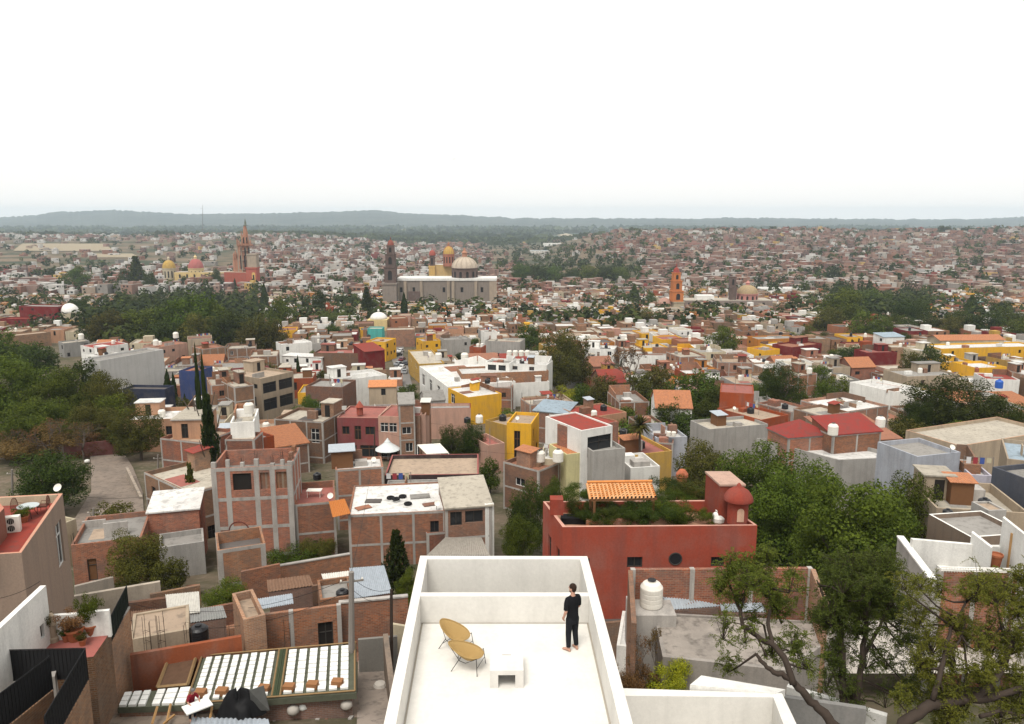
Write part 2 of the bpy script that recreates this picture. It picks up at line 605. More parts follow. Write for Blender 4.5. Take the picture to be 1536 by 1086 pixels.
def opening_wall(mb, A, B, z0, z1, ops, mat, depth=0.16, topm=None):
 """A wall from A to B (outside on the right of A->B) with recessed openings (u0,u1,v0,v1)."""
 A, B = V((A[0], A[1], 0)), V((B[0], B[1], 0))
 L = (B - A).length
 u = (B - A) / L
 n = V((u.y, -u.x, 0))
 ops = [o for o in ops if 0.05 < o[0] < o[1] < L - 0.05 and z0 < o[2] < o[3] < z1]
 us = sorted({0.0, L} | {o[0] for o in ops} | {o[1] for o in ops})
 vs = sorted({z0, z1} | {o[2] for o in ops} | {o[3] for o in ops})
 def P(uu, z, d=0.0):
  p = A + u * uu - n * d
  return (p.x, p.y, z)
 for i in range(len(us) - 1):
  for j in range(len(vs) - 1):
   cu, cv = (us[i] + us[i + 1]) / 2, (vs[j] + vs[j + 1]) / 2
   if any(o[0] < cu < o[1] and o[2] < cv < o[3] for o in ops):
    continue
   mb.face([P(us[i], vs[j]), P(us[i + 1], vs[j]), P(us[i + 1], vs[j + 1]), P(us[i], vs[j + 1])], mat,
     [(us[i], vs[j]), (us[i + 1], vs[j]), (us[i + 1], vs[j + 1]), (us[i], vs[j + 1])])
 for a, b, c, d in ops:
  for (p, q) in (((a, c), (b, c)), ((b, c), (b, d)), ((b, d), (a, d)), ((a, d), (a, c))):
   mb.face([P(p[0], p[1]), P(p[0], p[1], depth), P(q[0], q[1], depth), P(q[0], q[1])], topm or mat)
 return P, u, n, ops
def add_window(root, P, o, depth, frame, door=False, detail=True):
 a, b, c, d = o
 mb = MB()
 e = 0.06
 dp = depth - 0.015
 pane = DARK if door and R.random() < .5 else GLASS
 if door and R.random() < .6:
  pane = R.choice([FR_B, FR_D, IRON])
 mb.face([P(a, c, dp), P(b, c, dp), P(b, d, dp), P(a, d, dp)], pane)
 if not detail:
  bars(mb, P, o, dp, frame)
  mb.build('door' if door else 'window', root)
  return
 w_ = mb.build('door' if door else 'window', root)
 fb = MB()
 bars(fb, P, o, dp, frame)
 fb.build('frame', w_)
def bars(mb, P, o, dp, frame):
 a, b, c, d = o
 t, q = 0.07, 0.05
 cells = [(a, a + t, c, d), (b - t, b, c, d), (a + t, b - t, c, c + t), (a + t, b - t, d - t, d)]
 if b - a > 0.8:
  m = (a + b) / 2
  cells.append((m - 0.03, m + 0.03, c + t, d - t))
 if d - c > 1.5:
  m = lerp(c, d, 0.7)
  cells.append((a + t, b - t, m - 0.03, m + 0.03))
 for x0, x1, y0, y1 in cells:
  f = [P(x0, y0, dp - q), P(x1, y0, dp - q), P(x1, y1, dp - q), P(x0, y1, dp - q)]
  bk = [P(x0, y0, dp), P(x1, y0, dp), P(x1, y1, dp), P(x0, y1, dp)]
  mb.face(f, frame)
  for i in range(4):
   j = (i + 1) % 4
   mb.face([bk[i], bk[j], f[j], f[i]], frame)
def detail_roof(root, poly, z, roofz, wm, rm, rnd, isbrick, Y):
 A, B, C, D = poly
 e1 = (B - A).normalized()
 yw = math.atan2(e1.y, e1.x)
 W = (B - A).length
 Q = lambda s, t: A.lerp(B, s).lerp(D.lerp(C, s), t)
 if rnd.random() < .6:
  s0, t0 = rnd.uniform(.06, .5), rnd.uniform(.06, .5)
  s1, t1 = s0 + rnd.uniform(.2, .42), t0 + rnd.uniform(.2, .42)
  mb = MB()
  mb.face([(q.x, q.y, roofz + .012) for q in (Q(s0, t0), Q(s1, t0), Q(s1, t1), Q(s0, t1))], rmat(rnd.choice(['grey', 'dark', 'terracotta', 'white', 'brickroof', 'beige', 'pinkroof', 'grey', 'dark'])))
  mb.build('roof_patch', root)
 if rnd.random() < (.5 if isbrick else .28):
  m = wallmat(rnd.choice(['brick', 'brick3', 'brick2', 'brick'])) if isbrick or rnd.random() < .5 else wm
  h1, h2 = rnd.uniform(.5, 1.9), rnd.uniform(.3, 1.2)
  mb = MB()
  side = rnd.choice([0, 1])
  ext = rnd.uniform(.35, .8)
  a, b = (Q(.02, .96), Q(ext, .96)) if side else (Q(1 - ext, .96), Q(.98, .96))
  n = V((-e1.y, e1.x, 0)) * -.2
  mb.prism([a.xy, b.xy, (b + n).xy, (a + n).xy], roofz, z + h1, m)
  s_ = .02 if side else .98
  a, b = Q(s_, .93), Q(s_, .93 - ext * .7)
  n = e1 * (.2 if side else -.2)
  mb.hexa([(q.x, q.y, roofz) for q in (a, b, b + n, a + n)], [(q.x, q.y, zz) for q, zz in ((a, z + h1), (b, z + h2), (b + n, z + h2), (a + n, z + h1))], m)
  mb.build('unfinished_wall', root)
 if isbrick and rnd.random() < .45 and Y < 200:
  mb = MB()
  for k in rnd.sample([0, 1, 2, 3], 2):
   p = Q((.03, .97, .97, .03)[k], (.03, .03, .97, .97)[k])
   for q in range(3):
    mb.tube([(p.x + .1 * (q - 1), p.y + .08 * (q % 2), z - .1), (p.x + .1 * (q - 1) + rnd.uniform(-.1, .1), p.y + .08 * (q % 2), z + rnd.uniform(.7, 1.3))], .02, IRON, 3)
  mb.build('rebar', root)
 for q in range(rnd.choice([1, 2, 2, 3])):
  c2 = Q(rnd.uniform(.15, .85), rnd.uniform(.2, .8))
  qm = MB()
  kd_ = rnd.random()
  if kd_ < .38:
   hh = rnd.uniform(.4, 1.5)
   qm.box((c2.x, c2.y, roofz), rnd.uniform(.8, 2.4), rnd.uniform(.6, 1.8), hh, rnd.choice([wm, CONC, WHITEPL0, wallmat('brick3'), wallmat('brick')]), yw)
   nm = 'roof_box'
  elif kd_ < .6:
   qm.box((c2.x, c2.y, roofz), W * .35, .15, rnd.uniform(.6, 1.5), rnd.choice([wm, CONC, wallmat('brick2')]), yw + rnd.choice([0, 1.571]))
   nm = 'roof_partition'
  elif kd_ < .74:
   w2, d2 = rnd.uniform(1.6, 3), rnd.uniform(1.5, 2.6)
   zz = roofz + rnd.uniform(1.7, 2.3)
   pp = [c2 + e1 * (x * w2 / 2) + V((-e1.y, e1.x, 0)) * (y * d2 / 2) for x, y in ((-1, -1), (1, -1), (1, 1), (-1, 1))]
   qm.hexa([(p.x, p.y, zz + (.25 if k > 1 else 0)) for k, p in enumerate(pp)], [(p.x, p.y, zz + .07 + (.25 if k > 1 else 0)) for k, p in enumerate(pp)], rnd.choice([SHEET, SHEETW, rmat('tile'), rmat('redroof')]))
   qm.prism([(c2 + (p - c2) * .8).xy for p in (pp[3], pp[2], pp[1], pp[0])], roofz, zz, rnd.choice([FR_B, wallmat('brick3'), wm]))
   nm = 'roof_shed'
  elif kd_ < .87:
   qm.tube([(c2.x, c2.y, roofz), (c2.x, c2.y, roofz + rnd.uniform(1.5, 3))], .05, POLE, 5)
   nm = 'antenna'
  else:
   for k in range(2):
    p = c2 + e1 * (k * 3 - 1.5)
    qm.tube([(p.x, p.y, roofz), (p.x, p.y, roofz + 1.9)], .04, POLE, 4)
   p0, p1 = c2 - e1 * 1.5 + V((0, 0, roofz + 1.8)), c2 + e1 * 1.5 + V((0, 0, roofz + 1.8))
   qm.tube([p0, p1], .02, POLE, 4)
   for k in range(4):
    a, b = p0.lerp(p1, .08 + k * .23), p0.lerp(p1, .08 + k * .23 + .16)
    dn = V((0, 0, rnd.uniform(.5, .95)))
    qm.face([a, b, b - dn, a - dn], plain('cloth_%d' % k, [(.6, .6, .6), (.3, .05, .06), (.06, .1, .3), (.5, .45, .3)][k], .9))
   nm = 'clothes_line'
  qm.build(nm, root)
 if rnd.random() < .42 and Y > 90:
  c2 = Q(rnd.uniform(.2, .8), rnd.uniform(.4, .85))
  TANKQ.append((c2.x, c2.y, roofz, root['label'], rnd.random()))
TANKQ = []
HOUSE_N = [0]
GROUP_H = 'houses of the old town'
def house(label, fl, fr, h, d, wall='brick', roof='cream', style='flat', par=0.5, win=0.5, frame=None, fw=.12, bay=3.4, hollow=False, cols=None, det=True, ops=None, z=None, name='house', fcol=None, room=None, cat='house', rim=None, poly=None, drop=0, quiet=False, skew=0):
 rnd = random.Random(zlib.crc32(label.encode()))
 if poly is None:
  if z is None:
   mid = ((fl[0] + fr[0]) / 2, (fl[1] + fr[1]) / 2)
   z = on_ground(mid[0], mid[1], h).z
  A, B = at_z(*fl, z), at_z(*fr, z)
  u = (B - A)
  u.z = 0
  u.normalize()
  n = V((-u.y, u.x, 0))
  if skew:
   n = (n + u * skew).normalized()
  poly = [A, B, B + n * d, A + n * d]
 poly = [V((p[0], p[1], 0)) for p in poly]
 c = sum(poly, V((0, 0, 0))) / 4
 zb = min(ground(p.x, p.y) for p in poly) - 0.4
 if z - zb < 2.0:
  zb = z - 2.2
 Y = min(p.y for p in poly)
 root = thing(name, (c.x, c.y, zb), label, cat, GROUP_H if cat == 'house' else None)
 occ_poly(poly)
 wm = wallmat(wall) if isinstance(wall, str) else wall
 rm = rmat(roof) if isinstance(roof, str) else roof
 near = Y < 150
 tiny = Y > 290
 fm = fcol or rnd.choice([FR_W, FR_D, FR_B, FR_D])
 mb = MB()
 wins = []
 H = z - zb
 top = z
 roofz = z - par if style == 'flat' else z
 st = max(1, round((roofz - zb) / 3.0))
 for k in range(4):
  a, b = poly[k], poly[(k + 1) % 4]
  L = (b - a).length
  uu = (b - a) / L
  nn = V((uu.y, -uu.x, 0))
  vis = nn.dot(V((0, 0, 0)) - (a + b) / 2 * V((1, 1, 0)).x) > 0 if False else nn.dot(-(a + b) / 2) > 0.05 * (a + b).length
  o = []
  if vis:
   if ops and k in ops:
    o = [(q[0] * L, q[1] * L, z - q[3], z - q[2]) for q in ops[k]]
   elif win > 0 and L > 2.4:
    nb = max(1, int(L / 3.1))
    for s_ in range(min(st, 3)):
     zf = roofz - 3.0 * (s_ + 1)
     if zf < zb - 0.6:
      continue
     for q in range(nb):
      if rnd.random() > win * (0.75 if k == 0 else 0.6):
       continue
      cu = (q + 0.5) * L / nb + rnd.uniform(-.35, .35)
      ww = rnd.choice([0.5, 0.6, 0.5, 0.75])
      hh = rnd.choice([1.0, 1.2, 1.5])
      v0 = zf + rnd.choice([0.9, 1.0, 1.1])
      if rnd.random() < .18:
       v0, hh, ww = zf + .15, 2.1, .5
      o.append((cu - ww, cu + ww, v0, min(v0 + hh, roofz - .25)))
  if tiny:
   mb.wallq(a, b, zb, z, wm)
   for q in o:
    P_ = lambda x, zz, dd=0: (a.x + uu.x * x + nn.x * dd, a.y + uu.y * x + nn.y * dd, zz)
    mb.face([P_(q[0], q[2], .03), P_(q[1], q[2], .03), P_(q[1], q[3], .03), P_(q[0], q[3], .03)], DARK)
  else:
   Pn, u_, n_, o2 = opening_wall(mb, a, b, zb, z, o, wm, 0.18)
   wins += [(Pn, q) for q in o2]
 # parapet top and inside
 rb = MB() if not tiny else mb
 cap = rim or wm
 if style == 'flat':
  t = 0.18
  inner = []
  for k in range(4):
   p0, p1, p2 = poly[k - 1], poly[k], poly[(k + 1) % 4]
   e1, e2 = (p1 - p0).normalized(), (p2 - p1).normalized()
   inner.append(p1 + V((-e1.y, e1.x, 0)) * t + V((-e2.y, e2.x, 0)) * t)
  for k in range(4):
   a, b, ia, ib = poly[k], poly[(k + 1) % 4], inner[k], inner[(k + 1) % 4]
   mb.face([(a.x, a.y, z), (b.x, b.y, z), (ib.x, ib.y, z), (ia.x, ia.y, z)], cap)
   mb.wallq(ib, ia, roofz - .1, z, wm)
  rb.face([(p.x, p.y, roofz) for p in inner], rm)
 elif style == 'slab':
  ex = []
  for k in range(4):
   ex.append(c.xy.to_3d() + (poly[k] - V((c.x, c.y, 0))) * 1.05)
  rb.prism([(p.x, p.y) for p in ex], z, z + .18, CONC if not isinstance(roof, str) or roof in ('cream', 'white', 'grey') else rm, top=rm)
 elif style in ('gable', 'shed', 'hip'):
  rh = (0.28 if style == 'gable' else 0.12) * d if drop == 0 else drop
  ex = [V((c.x, c.y, 0)) + (p - V((c.x, c.y, 0))) * 1.06 for p in poly]
  A_, B_, C_, D_ = ex
  uvq = lambda w_, l_: [(0, 0), (w_, 0), (w_, l_), (0, l_)]
  W = (B_ - A_).length
  def sl(p, q, r, s_, zz):
   lo = [(p.x, p.y, zz[0]), (q.x, q.y, zz[1]), (r.x, r.y, zz[2]), (s_.x, s_.y, zz[3])]
   rb.face([(x, y, q_ + .14) for x, y, q_ in lo], rm, uvq(W, d))
   rb.face(lo[::-1], rm)
   for i in range(4):
    j = (i + 1) % 4
    rb.face([lo[i], lo[j], (lo[j][0], lo[j][1], lo[j][2] + .14), (lo[i][0], lo[i][1], lo[i][2] + .14)], rm)
  if style == 'gable':
   M1, M2 = (A_ + D_) / 2, (B_ + C_) / 2
   sl(A_, B_, M2, M1, (z - .05, z - .05, z + rh, z + rh))
   sl(C_, D_, M1, M2, (z - .05, z - .05, z + rh, z + rh))
   for a, b, m in ((poly[0], poly[3], (poly[0] + poly[3]) / 2), (poly[2], poly[1], (poly[1] + poly[2]) / 2)):
    mb.face([(b.x, b.y, z), (a.x, a.y, z), (m.x, m.y, z + rh - .02)], wm)
  elif style == 'shed':
   sl(A_, B_, C_, D_, (z - .05, z - .05, z + rh, z + rh))
   for a, b, h1, h2 in ((poly[1], poly[2], 0, rh), (poly[3], poly[0], rh, 0)):
    mb.face([(a.x, a.y, z - .05), (b.x, b.y, z - .05), (b.x, b.y, z + h2 - .02), (a.x, a.y, z + h1 - .02)], wm)
   mb.wallq(poly[2], poly[3], z - .05, z + rh - .02, wm)
  else:
   M = (A_ + B_ + C_ + D_) / 4
   for a, b in ((A_, B_), (B_, C_), (C_, D_), (D_, A_)):
    rb.face([(a.x, a.y, z + .02), (b.x, b.y, z + .02), (M.x, M.y, z + rh)], rm, [(0, 0), (W, 0), (W / 2, d / 2)])
 w_ob = mb.build('wall' if not tiny else 'building_shell', root)
 if not tiny:
  rb.build('roof', root)
  lim = 8 if near else 6
  for Pn, q in wins[:lim * 2]:
   if hollow:
    hm_ = MB()
    hm_.face([Pn(q[0], q[2], .17), Pn(q[1], q[2], .17), Pn(q[1], q[3], .17), Pn(q[0], q[3], .17)], wallmat('brick3') if R.random() < .6 else DARK)
    hm_.build('window', root)
    continue
   add_window(root, Pn, q, 0.18, fm, door=(q[3] - q[2] > 1.95 and q[1] - q[0] < 1.25), detail=near)
 fr_on = frame if frame is not None else (wall.startswith('brick') if isinstance(wall, str) else False) and not tiny and rnd.random() < .65
 if fr_on:
  fbm = MB()
  e = 0.025
  for k in range(4):
   a, b = poly[k], poly[(k + 1) % 4]
   L = (b - a).length
   uu = (b - a) / L
   nn = V((uu.y, -uu.x, 0))
   if nn.dot(-(a + b) / 2) <= 0:
    continue
   nb = max(1, round(L / bay))
   def strip(u0, u1, z0, z1, e_=e):
    p, q = a + uu * u0, a + uu * u1
    p2, q2 = p + nn * e_, q + nn * e_
    fbm.face([(p2.x, p2.y, z0), (q2.x, q2.y, z0), (q2.x, q2.y, z1), (p2.x, p2.y, z1)], CONC)
    fbm.face([(p.x, p.y, z0), (p2.x, p2.y, z0), (p2.x, p2.y, z1), (p.x, p.y, z1)], CONC)
    fbm.face([(q2.x, q2.y, z0), (q.x, q.y, z0), (q.x, q.y, z1), (q2.x, q2.y, z1)], CONC)
    fbm.face([(p2.x, p2.y, z1), (q2.x, q2.y, z1), (q.x, q.y, z1), (p.x, p.y, z1)], CONC)
   for q in (cols if cols and k == 0 else [q_ / nb for q_ in range(nb + 1)]):
    uc = min(max(q * L, fw), L - fw)
    if any(o[0] - .15 < uc < o[1] + .15 for Pn, o in wins if abs((V(Pn(0, 0)) - V((a.x, a.y, 0))).length) < .01):
     continue
    strip(uc - fw, uc + fw, zb, z)
   strip(fw * 2, L - fw * 2, z - .1 - fw, z, e - .006)
   zz = z - 3.0
   while zz > zb:
    strip(fw * 2, L - fw * 2, zz - .1 - fw, zz, e - .006)
    zz -= 2.9
  fbm.build('concrete_frame', root)
 if room is None:
  room = style == 'flat' and rnd.random() < .38 and d > 5 and not tiny
 if room and style == 'flat':
  rr = MB()
  k = rnd.uniform(.25, .45)
  q = [poly[3].lerp(poly[2], .05), poly[3].lerp(poly[2], .05 + k), None, None]
  if rnd.random() < .5:
   q = [poly[3].lerp(poly[2], .95 - k), poly[3].lerp(poly[2], .95), None, None]
  dn = (poly[0] - poly[3]).normalized()
  q = [q[0] + dn * .25, q[1] + dn * .25]
  q = [q[0] + dn * min(3.0, d * .4), q[1] + dn * min(3, d * .4), q[1], q[0]]
  rr.prism([(p.x, p.y) for p in q], roofz + .01, roofz + 2.35, wm)
  qc = sum(q, V((0, 0, 0))) / 4
  q2 = [qc + (p - qc) * 1.1 for p in q]
  rr.prism([(p.x, p.y) for p in q2], roofz + 2.35, roofz + 2.5, rm)
  ro = rr.build('roof_room', root)
  e = (q[1] - q[0]).normalized()
  m = q[0].lerp(q[1], .5) - V((-e.y, e.x, 0)) * .03
  dm = MB()
  dm.face([(m.x - e.x * .45, m.y - e.y * .45, roofz + .05), (m.x + e.x * .45, m.y + e.y * .45, roofz + .05), (m.x + e.x * .45, m.y + e.y * .45, roofz + 2.05), (m.x - e.x * .45, m.y - e.y * .45, roofz + 2.05)], DARK)
  dm.build('door', ro)
 if det and style == 'flat' and d > 3.9 and Y > 60 and Y < 330 and (Y > 75 or not name.startswith('red')):
  detail_roof(root, poly, z, roofz, wm, rm, rnd, isinstance(wall, str) and wall.startswith('brick'), Y)
 HOUSE_N[0] += 1
 if not quiet:
  ps = [proj((p.x, p.y, z)) for p in poly[:2]]
  pb = proj((poly[0].x, poly[0].y, max(zb, z - 11)))
  HRECT.append((min(ps[0][0], ps[1][0]), max(ps[0][0], ps[1][0]), min(ps[0][1], ps[1][1]), pb[1], Y, label))
 return dict(root=root, poly=poly, z=z, roofz=roofz, zb=zb, c=c)
# label, front-left, front-right, height, depth, wall, roof, extra
HOUSES = [
 # --- left side
 ('crimson house with flat roof terrace beside a white domed house', (28, 459), (86, 460), 13, 10, 'crimson', 'grey', dict(win=.8)),
 ('low crimson wing in front of the tall crimson house', (0, 478), (50, 478), 6.5, 8, 'crimson', 'redroof', {}),
 ('brick house with white corner below the crimson house', (19, 504), (76, 498), 6, 8, 'brick2', 'beige', {}),
 ('white house with arched windows and a red roof', (140, 522), (192, 515), 9, 9, 'white', 'redroof', dict(win=.9, par=.2, room=False)),
 ('small grey green flat roofed house behind the pale cement house', (95, 515), (134, 511), 6, 7, 'grey', 'cream', {}),
 ('big pale cement house with blank wall on the left', (150, 541), (245, 524), 13, 6, plaster((.50, .49, .47), .22), 'grey', dict(det=False, win=0, room=False)),
 ('white wing with an arched door stuck to the cement house', (122, 531), (150, 535), 9, 7, 'white', 'white', dict(win=.6)),
 ('dark blue walled lower house under the cement house', (184, 583), (247, 584), 8, 4, 'darkblue', 'dark', dict(det=False, win=0, room=False)),
 ('pinkish house with brick red roofs and two tanks', (238, 521), (281, 514), 8, 9, 'pink', 'terracotta', dict(room=False)),
 ('beige upper house with red tiled eave behind the cement house', (281, 509), (318, 507), 9, 9, 'beige', 'brickroof', dict(win=.8)),
 ('terracotta roofed house left of the two tall cypresses', (303, 524), (338, 520), 7, 10, 'brick2', 'terracotta', dict(win=.4)),
 ('brick house with cream roof edge right of the tall cypresses', (341, 523), (384, 521), 8, 9, 'brick3', 'cream', {}),
 ('deep blue walled house with rust coloured parapet', (268, 556), (297, 557), 8, 7, 'blue', 'terracotta', dict(win=.2)),
 ('brick house with cream roof behind the tallest cypress', (316, 578), (350, 575), 9, 9, 'brick', 'cream', dict(win=.2, frame=True)),
 ('brick house with pale roof beside the balconied house', (351, 581), (381, 577), 9, 8, 'brick2', 'cream', dict(win=.3)),
 ('small white rooftop house carrying a white tank', (345, 634), (381, 632), 10.5, 7, 'white', 'cream', dict(win=.7, room=False)),
 ('brick base house below the small white rooftop house', (337, 659), (381, 659), 8.6, 3.5, 'brick', 'cream', dict(win=.1, frame=True, room=False)),
 ('rust red end wall house with plain face', (381, 660), (411, 653), 7, 8, 'rust', 'grey', dict(win=0)),
 ('pinkish brick house with cream roof and dark doorway beside the dark conifer', (257, 631), (303, 630), 9.5, 7, 'salmon', 'cream', dict(ops={0: [(.3, .52, .5, 2.6)]}, room=False, style='slab')),
 ('long low brick house at the end of the dirt lane', (240, 657), (303, 664), 7, 7, 'brick', 'beige', dict(det=False, win=0, frame=True, room=False)),
 ('low brick house with pale roof on the right of the dirt lane', (216, 708), (285, 740), 6, 8, 'brick2', 'cream', dict(win=.35, room=False)),
 ('long balconied beige house with dark arched verandas', (391, 568), (440, 557), 10, 12, 'beige', 'beige', dict(fcol=FR_D, ops={0: [(.05, .45, 1.2, 3.5), (.53, .95, 1.2, 3.5), (.05, .45, 4.8, 7.4), (.53, .95, 4.8, 7.4)]})),
 ('house with sloping maroon roof left of the balconied house', (357, 571), (412, 566), 8.5, 9, 'beige', 'maroon', dict(style='shed', win=.6)),
 # --- centre left
 ('white house with two small arches and a white canopy roof', (423, 517), (468, 513), 7.5, 8, 'white', 'white', {}),
 ('low white slab roofed house in front of the arched white house', (423, 534), (482, 537), 5.5, 6, 'white', 'white', dict(style='slab', win=.8)),
 ('brown brick house with pink roof terrace beside the crimson block', (470, 529), (546, 530), 7, 9, 'brick3', 'pinkroof', dict(win=.15)),
 ('crimson block with sloping shed roof', (547, 528), (577, 525), 8, 10, 'crimson', 'redroof', dict(style='shed', win=0)),
 ('small whitewashed house with a bright red roof', (497, 563), (534, 562), 5.5, 6, 'white', 'redroof', dict(par=.15, win=.8)),
 ('pale whitewashed house with blank wall by the curved street', (508, 571), (580, 562), 8, 9, 'white', 'white', dict(win=.3)),
 ('brown brick house with a row of white framed windows', (458, 579), (514, 581), 8, 8, 'brick3', 'grey', dict(ops={0: [(.1, .3, 3.2, 4.6), (.35, .55, 3.2, 4.6), (.6, .8, 3.2, 4.6)]}, fcol=FR_W)),
 ('grey rendered house with brick band and one white window', (411, 628), (484, 633), 7, 8, 'brick3', 'cream', dict(frame=True, ops={0: [(.75, .92, 1.2, 3.6)]}, fcol=FR_W)),
 ('small brick shed under a curved rust tile roof', (411, 672), (463, 664), 4.5, 7, 'brick3', 'tile', dict(style='shed', drop=1.3)),
 ('beige house with tiled porch roof', (553, 581), (594, 580), 7, 7, 'beige', 'orangetile', dict(style='gable', drop=.8, win=.9)),
 ('yellow house on the shady side of the street', (578, 513), (594, 507), 8, 8, 'yellow', 'beige', dict(win=.7)),
 ('ochre house front along the parked cars', (612, 525), (628, 546), 7, 8, 'mustard', 'cream', dict(win=.9)),
 ('narrow yellow house at the street bend', (624, 507), (634, 512), 9, 7, 'yellow', 'cream', dict(win=.9)),
 ('whitewashed house with long white roof and tall dark windows facing the street', (629, 549), (671, 580), 7.5, 17, 'white', 'white', dict(ops={0: [(.1, .2, 1.4, 4.4), (.38, .48, 1.4, 4.4), (.66, .76, 1.4, 4.4)]}, room=False, par=.3)),
 ('yellow house with slanted white roof behind the pink hacienda', (672, 582), (702, 596), 6.5, 8, 'yellow', 'white', dict(ops={0: [(.15, .35, .8, 3.0)]}, room=False, par=.2)),
 ('small yellow box house with one square window and a blue drum', (703, 597), (749, 592), 5.5, 6.5, 'yellow', 'grey', dict(det=False, ops={0: [(.55, .78, 1.2, 2.5)]}, fcol=FR_B, room=False)),
 ('wide brick house with white upper storey', (692, 561), (823, 556), 8.5, 9, 'brick', 'white', dict(det=False, win=0, frame=False, room=False)),
 ('white gable walled house on top of the wide brick house', (762, 545), (820, 548), 10, 7, 'white', 'white', dict(ops={0: [(.05, .25, .6, 1.8), (.55, .68, .6, 1.8)]}, room=False)),
 ('small white glazed attic house on the brick roofs', (728, 543), (764, 545), 10.5, 6, 'white', 'grey', dict(ops={0: [(.1, .45, .6, 2.0), (.55, .85, .6, 2.0)]}, room=False)),
 ('brick house with pale skirting below the wide brick house', (716, 580), (768, 581), 6, 6, 'brick', 'brickroof', {}),
 ('white walled lower house with pots along its roof edge', (768, 575), (824, 572), 6, 4, 'white', 'terracotta', dict(win=0, room=False)),
 ('long grey concrete house with streaked wall above the street', (667, 510), (706, 508), 8, 8, 'cement', 'grey', dict(win=.1)),
 ('pale grey house with a square corner tower', (727, 511), (780, 513), 8, 9, 'cement', 'cream', dict(win=.3)),
 ('pale tower room on the grey house', (727, 498), (746, 497), 11, 5, 'white', 'grey', dict(win=0, room=False)),
 ('rust brick cube house beside an ivy hedge', (704, 520), (722, 521), 7, 5, 'rust', 'grey', dict(win=0, room=False)),
 ('pinkish brick house with beige roof on the far end of the street', (635, 503), (662, 502), 8, 11, 'pink', 'beige', dict(win=.1, skew=.5)),
 ('long plain brick house left of the street', (580, 495), (622, 494), 8, 8, 'brick2', 'cream', dict(win=.1)),
 ('pale house with a turquoise wall', (551, 493), (573, 493), 7.5, 7, 'turquoise', 'cream', dict(win=0)),
 ('orange buff house with flat roof below the stone church', (588, 478), (612, 477), 7, 9, 'terracotta', 'beige', {}),
 ('pink walled house with crimson upper band right of the hacienda', (633, 613), (706, 612), 6, 4, 'pink', 'grey', dict(win=0, rim=plaster(WC['crimson'], .3), room=False)),
 ('small grey gabled shed behind the pink hacienda', (637, 602), (668, 600), 6, 6, 'cement', 'grey', dict(style='gable', win=0, drop=1.4)),
 ('mustard walled house with tank beside the ivy', (728, 630), (760, 638), 6, 6, 'mustard', 'beige', {}),
 ('ochre yellow house with a tall wooden door', (760, 634), (797, 636), 7.5, 7, 'yellow', 'beige', dict(det=False, ops={0: [(.3, .55, 1.2, 5.6)]}, fcol=FR_B, room=False)),
 ('little brick hut with pale pink roof beside the ivy', (732, 668), (757, 664), 4.5, 6, 'pink', 'pinkroof', dict(win=.9)),
 ('left wing of the pink hacienda with dark red upper gallery', (505, 626), (567, 627), 7.0, 8, plaster((.22, .06, .06), .4), 'pinkroof', dict(det=False, rim=plaster(WC['pink'], .3), par=.25, room=False, fcol=FR_B, ops={0: [(.12, .3, 1.5, 2.9), (.42, .58, 1.4, 3.8), (.68, .9, 1.5, 2.9), (.05, .46, 4.7, 6.7), (.54, .97, 4.7, 6.7)]})),
 ('middle of the pink hacienda with white framed window', (567, 624), (598, 625), 7.3, 8, 'pink', 'pinkroof', dict(det=False, par=.25, room=False, fcol=FR_W, ops={0: [(.1, .48, 1.1, 2.7), (.52, .9, 1.1, 2.7), (.08, .92, 4.9, 7.0)]})),
 ('brown brick right wing of the pink hacienda', (598, 623), (630, 624), 7.4, 8, 'brick3', 'pinkroof', dict(par=.25, room=False, frame=False, ops={0: [(.3, .55, 2.2, 3.0), (.08, .92, 5.0, 7.1)]})),
 ('pink corner pier of the hacienda', (630, 622), (638, 622), 7.5, 6, 'pink', 'grey', dict(win=0, room=False)),
 ('brown brick upper house behind the hacienda roof', (598, 607), (622, 606), 9.5, 6, 'brick2', 'grey', dict(style='gable', win=.3, drop=1.2)),
 # --- centre right
 ('house with red roof and large recessed white balcony', (872, 646), (919, 638), 10.5, 8, 'white', 'redroof', dict(det=False, ops={0: [(.2, .96, 1.0, 3.6)]}, room=False, par=.15)),
 ('brick side house under the same red roof', (836, 636), (871, 646), 10.4, 7, 'brick', 'redroof', dict(det=False, win=0, frame=False, room=False, par=.15)),
 ('grey concrete terrace house below the white balcony', (889, 677), (938, 672), 8, 6, 'cement', 'grey', dict(det=False, win=0, room=False)),
 ('pale yellow walled house with orange tile strip', (850, 682), (888, 677), 7.5, 5, 'paleyellow', 'orangetile', dict(det=False, win=0, room=False, par=.1)),
 ('cream house with white roof left of the pale yellow wall', (808, 688), (850, 690), 6.5, 6, 'cream', 'white', dict(win=.5)),
 ('pinkish brick yard house with rough wall', (755, 692), (808, 706), 6, 8, 'brick2', 'terracotta', dict(win=.2, frame=True)),
 ('long mustard house with terracotta roof terrace', (940, 684), (1008, 676), 5.5, 9, 'mustard', 'pinkroof', dict(win=.3, room=False)),
 ('little white roofed house beside the palm', (946, 702), (990, 699), 5, 6, 'white', 'white', dict(win=.4)),
 ('blue grey sheet roofed house left of the red roofed one', (800, 616), (850, 621), 6, 6, 'brick3', 'blue', dict(style='shed', win=.3)),
 ('low cream roofed house near the yellow bush', (795, 607), (846, 603), 5.5, 6, 'brick2', 'cream', dict(win=.3)),
 ('maroon roofed house behind the red roofed one', (880, 627), (940, 618), 6, 8, 'salmon', 'redroof', dict(win=.3, par=.2)),
 ('barn like house with broad brown tiled roof', (984, 612), (1038, 613), 5.5, 9, 'white', 'tile', dict(style='gable', win=.6)),
 ('red villa with rooftop loggia and pink terrace', (1080, 588), (1131, 591), 9.5, 8, 'rust', 'pinkroof', dict(win=.7, par=.2, room=False)),
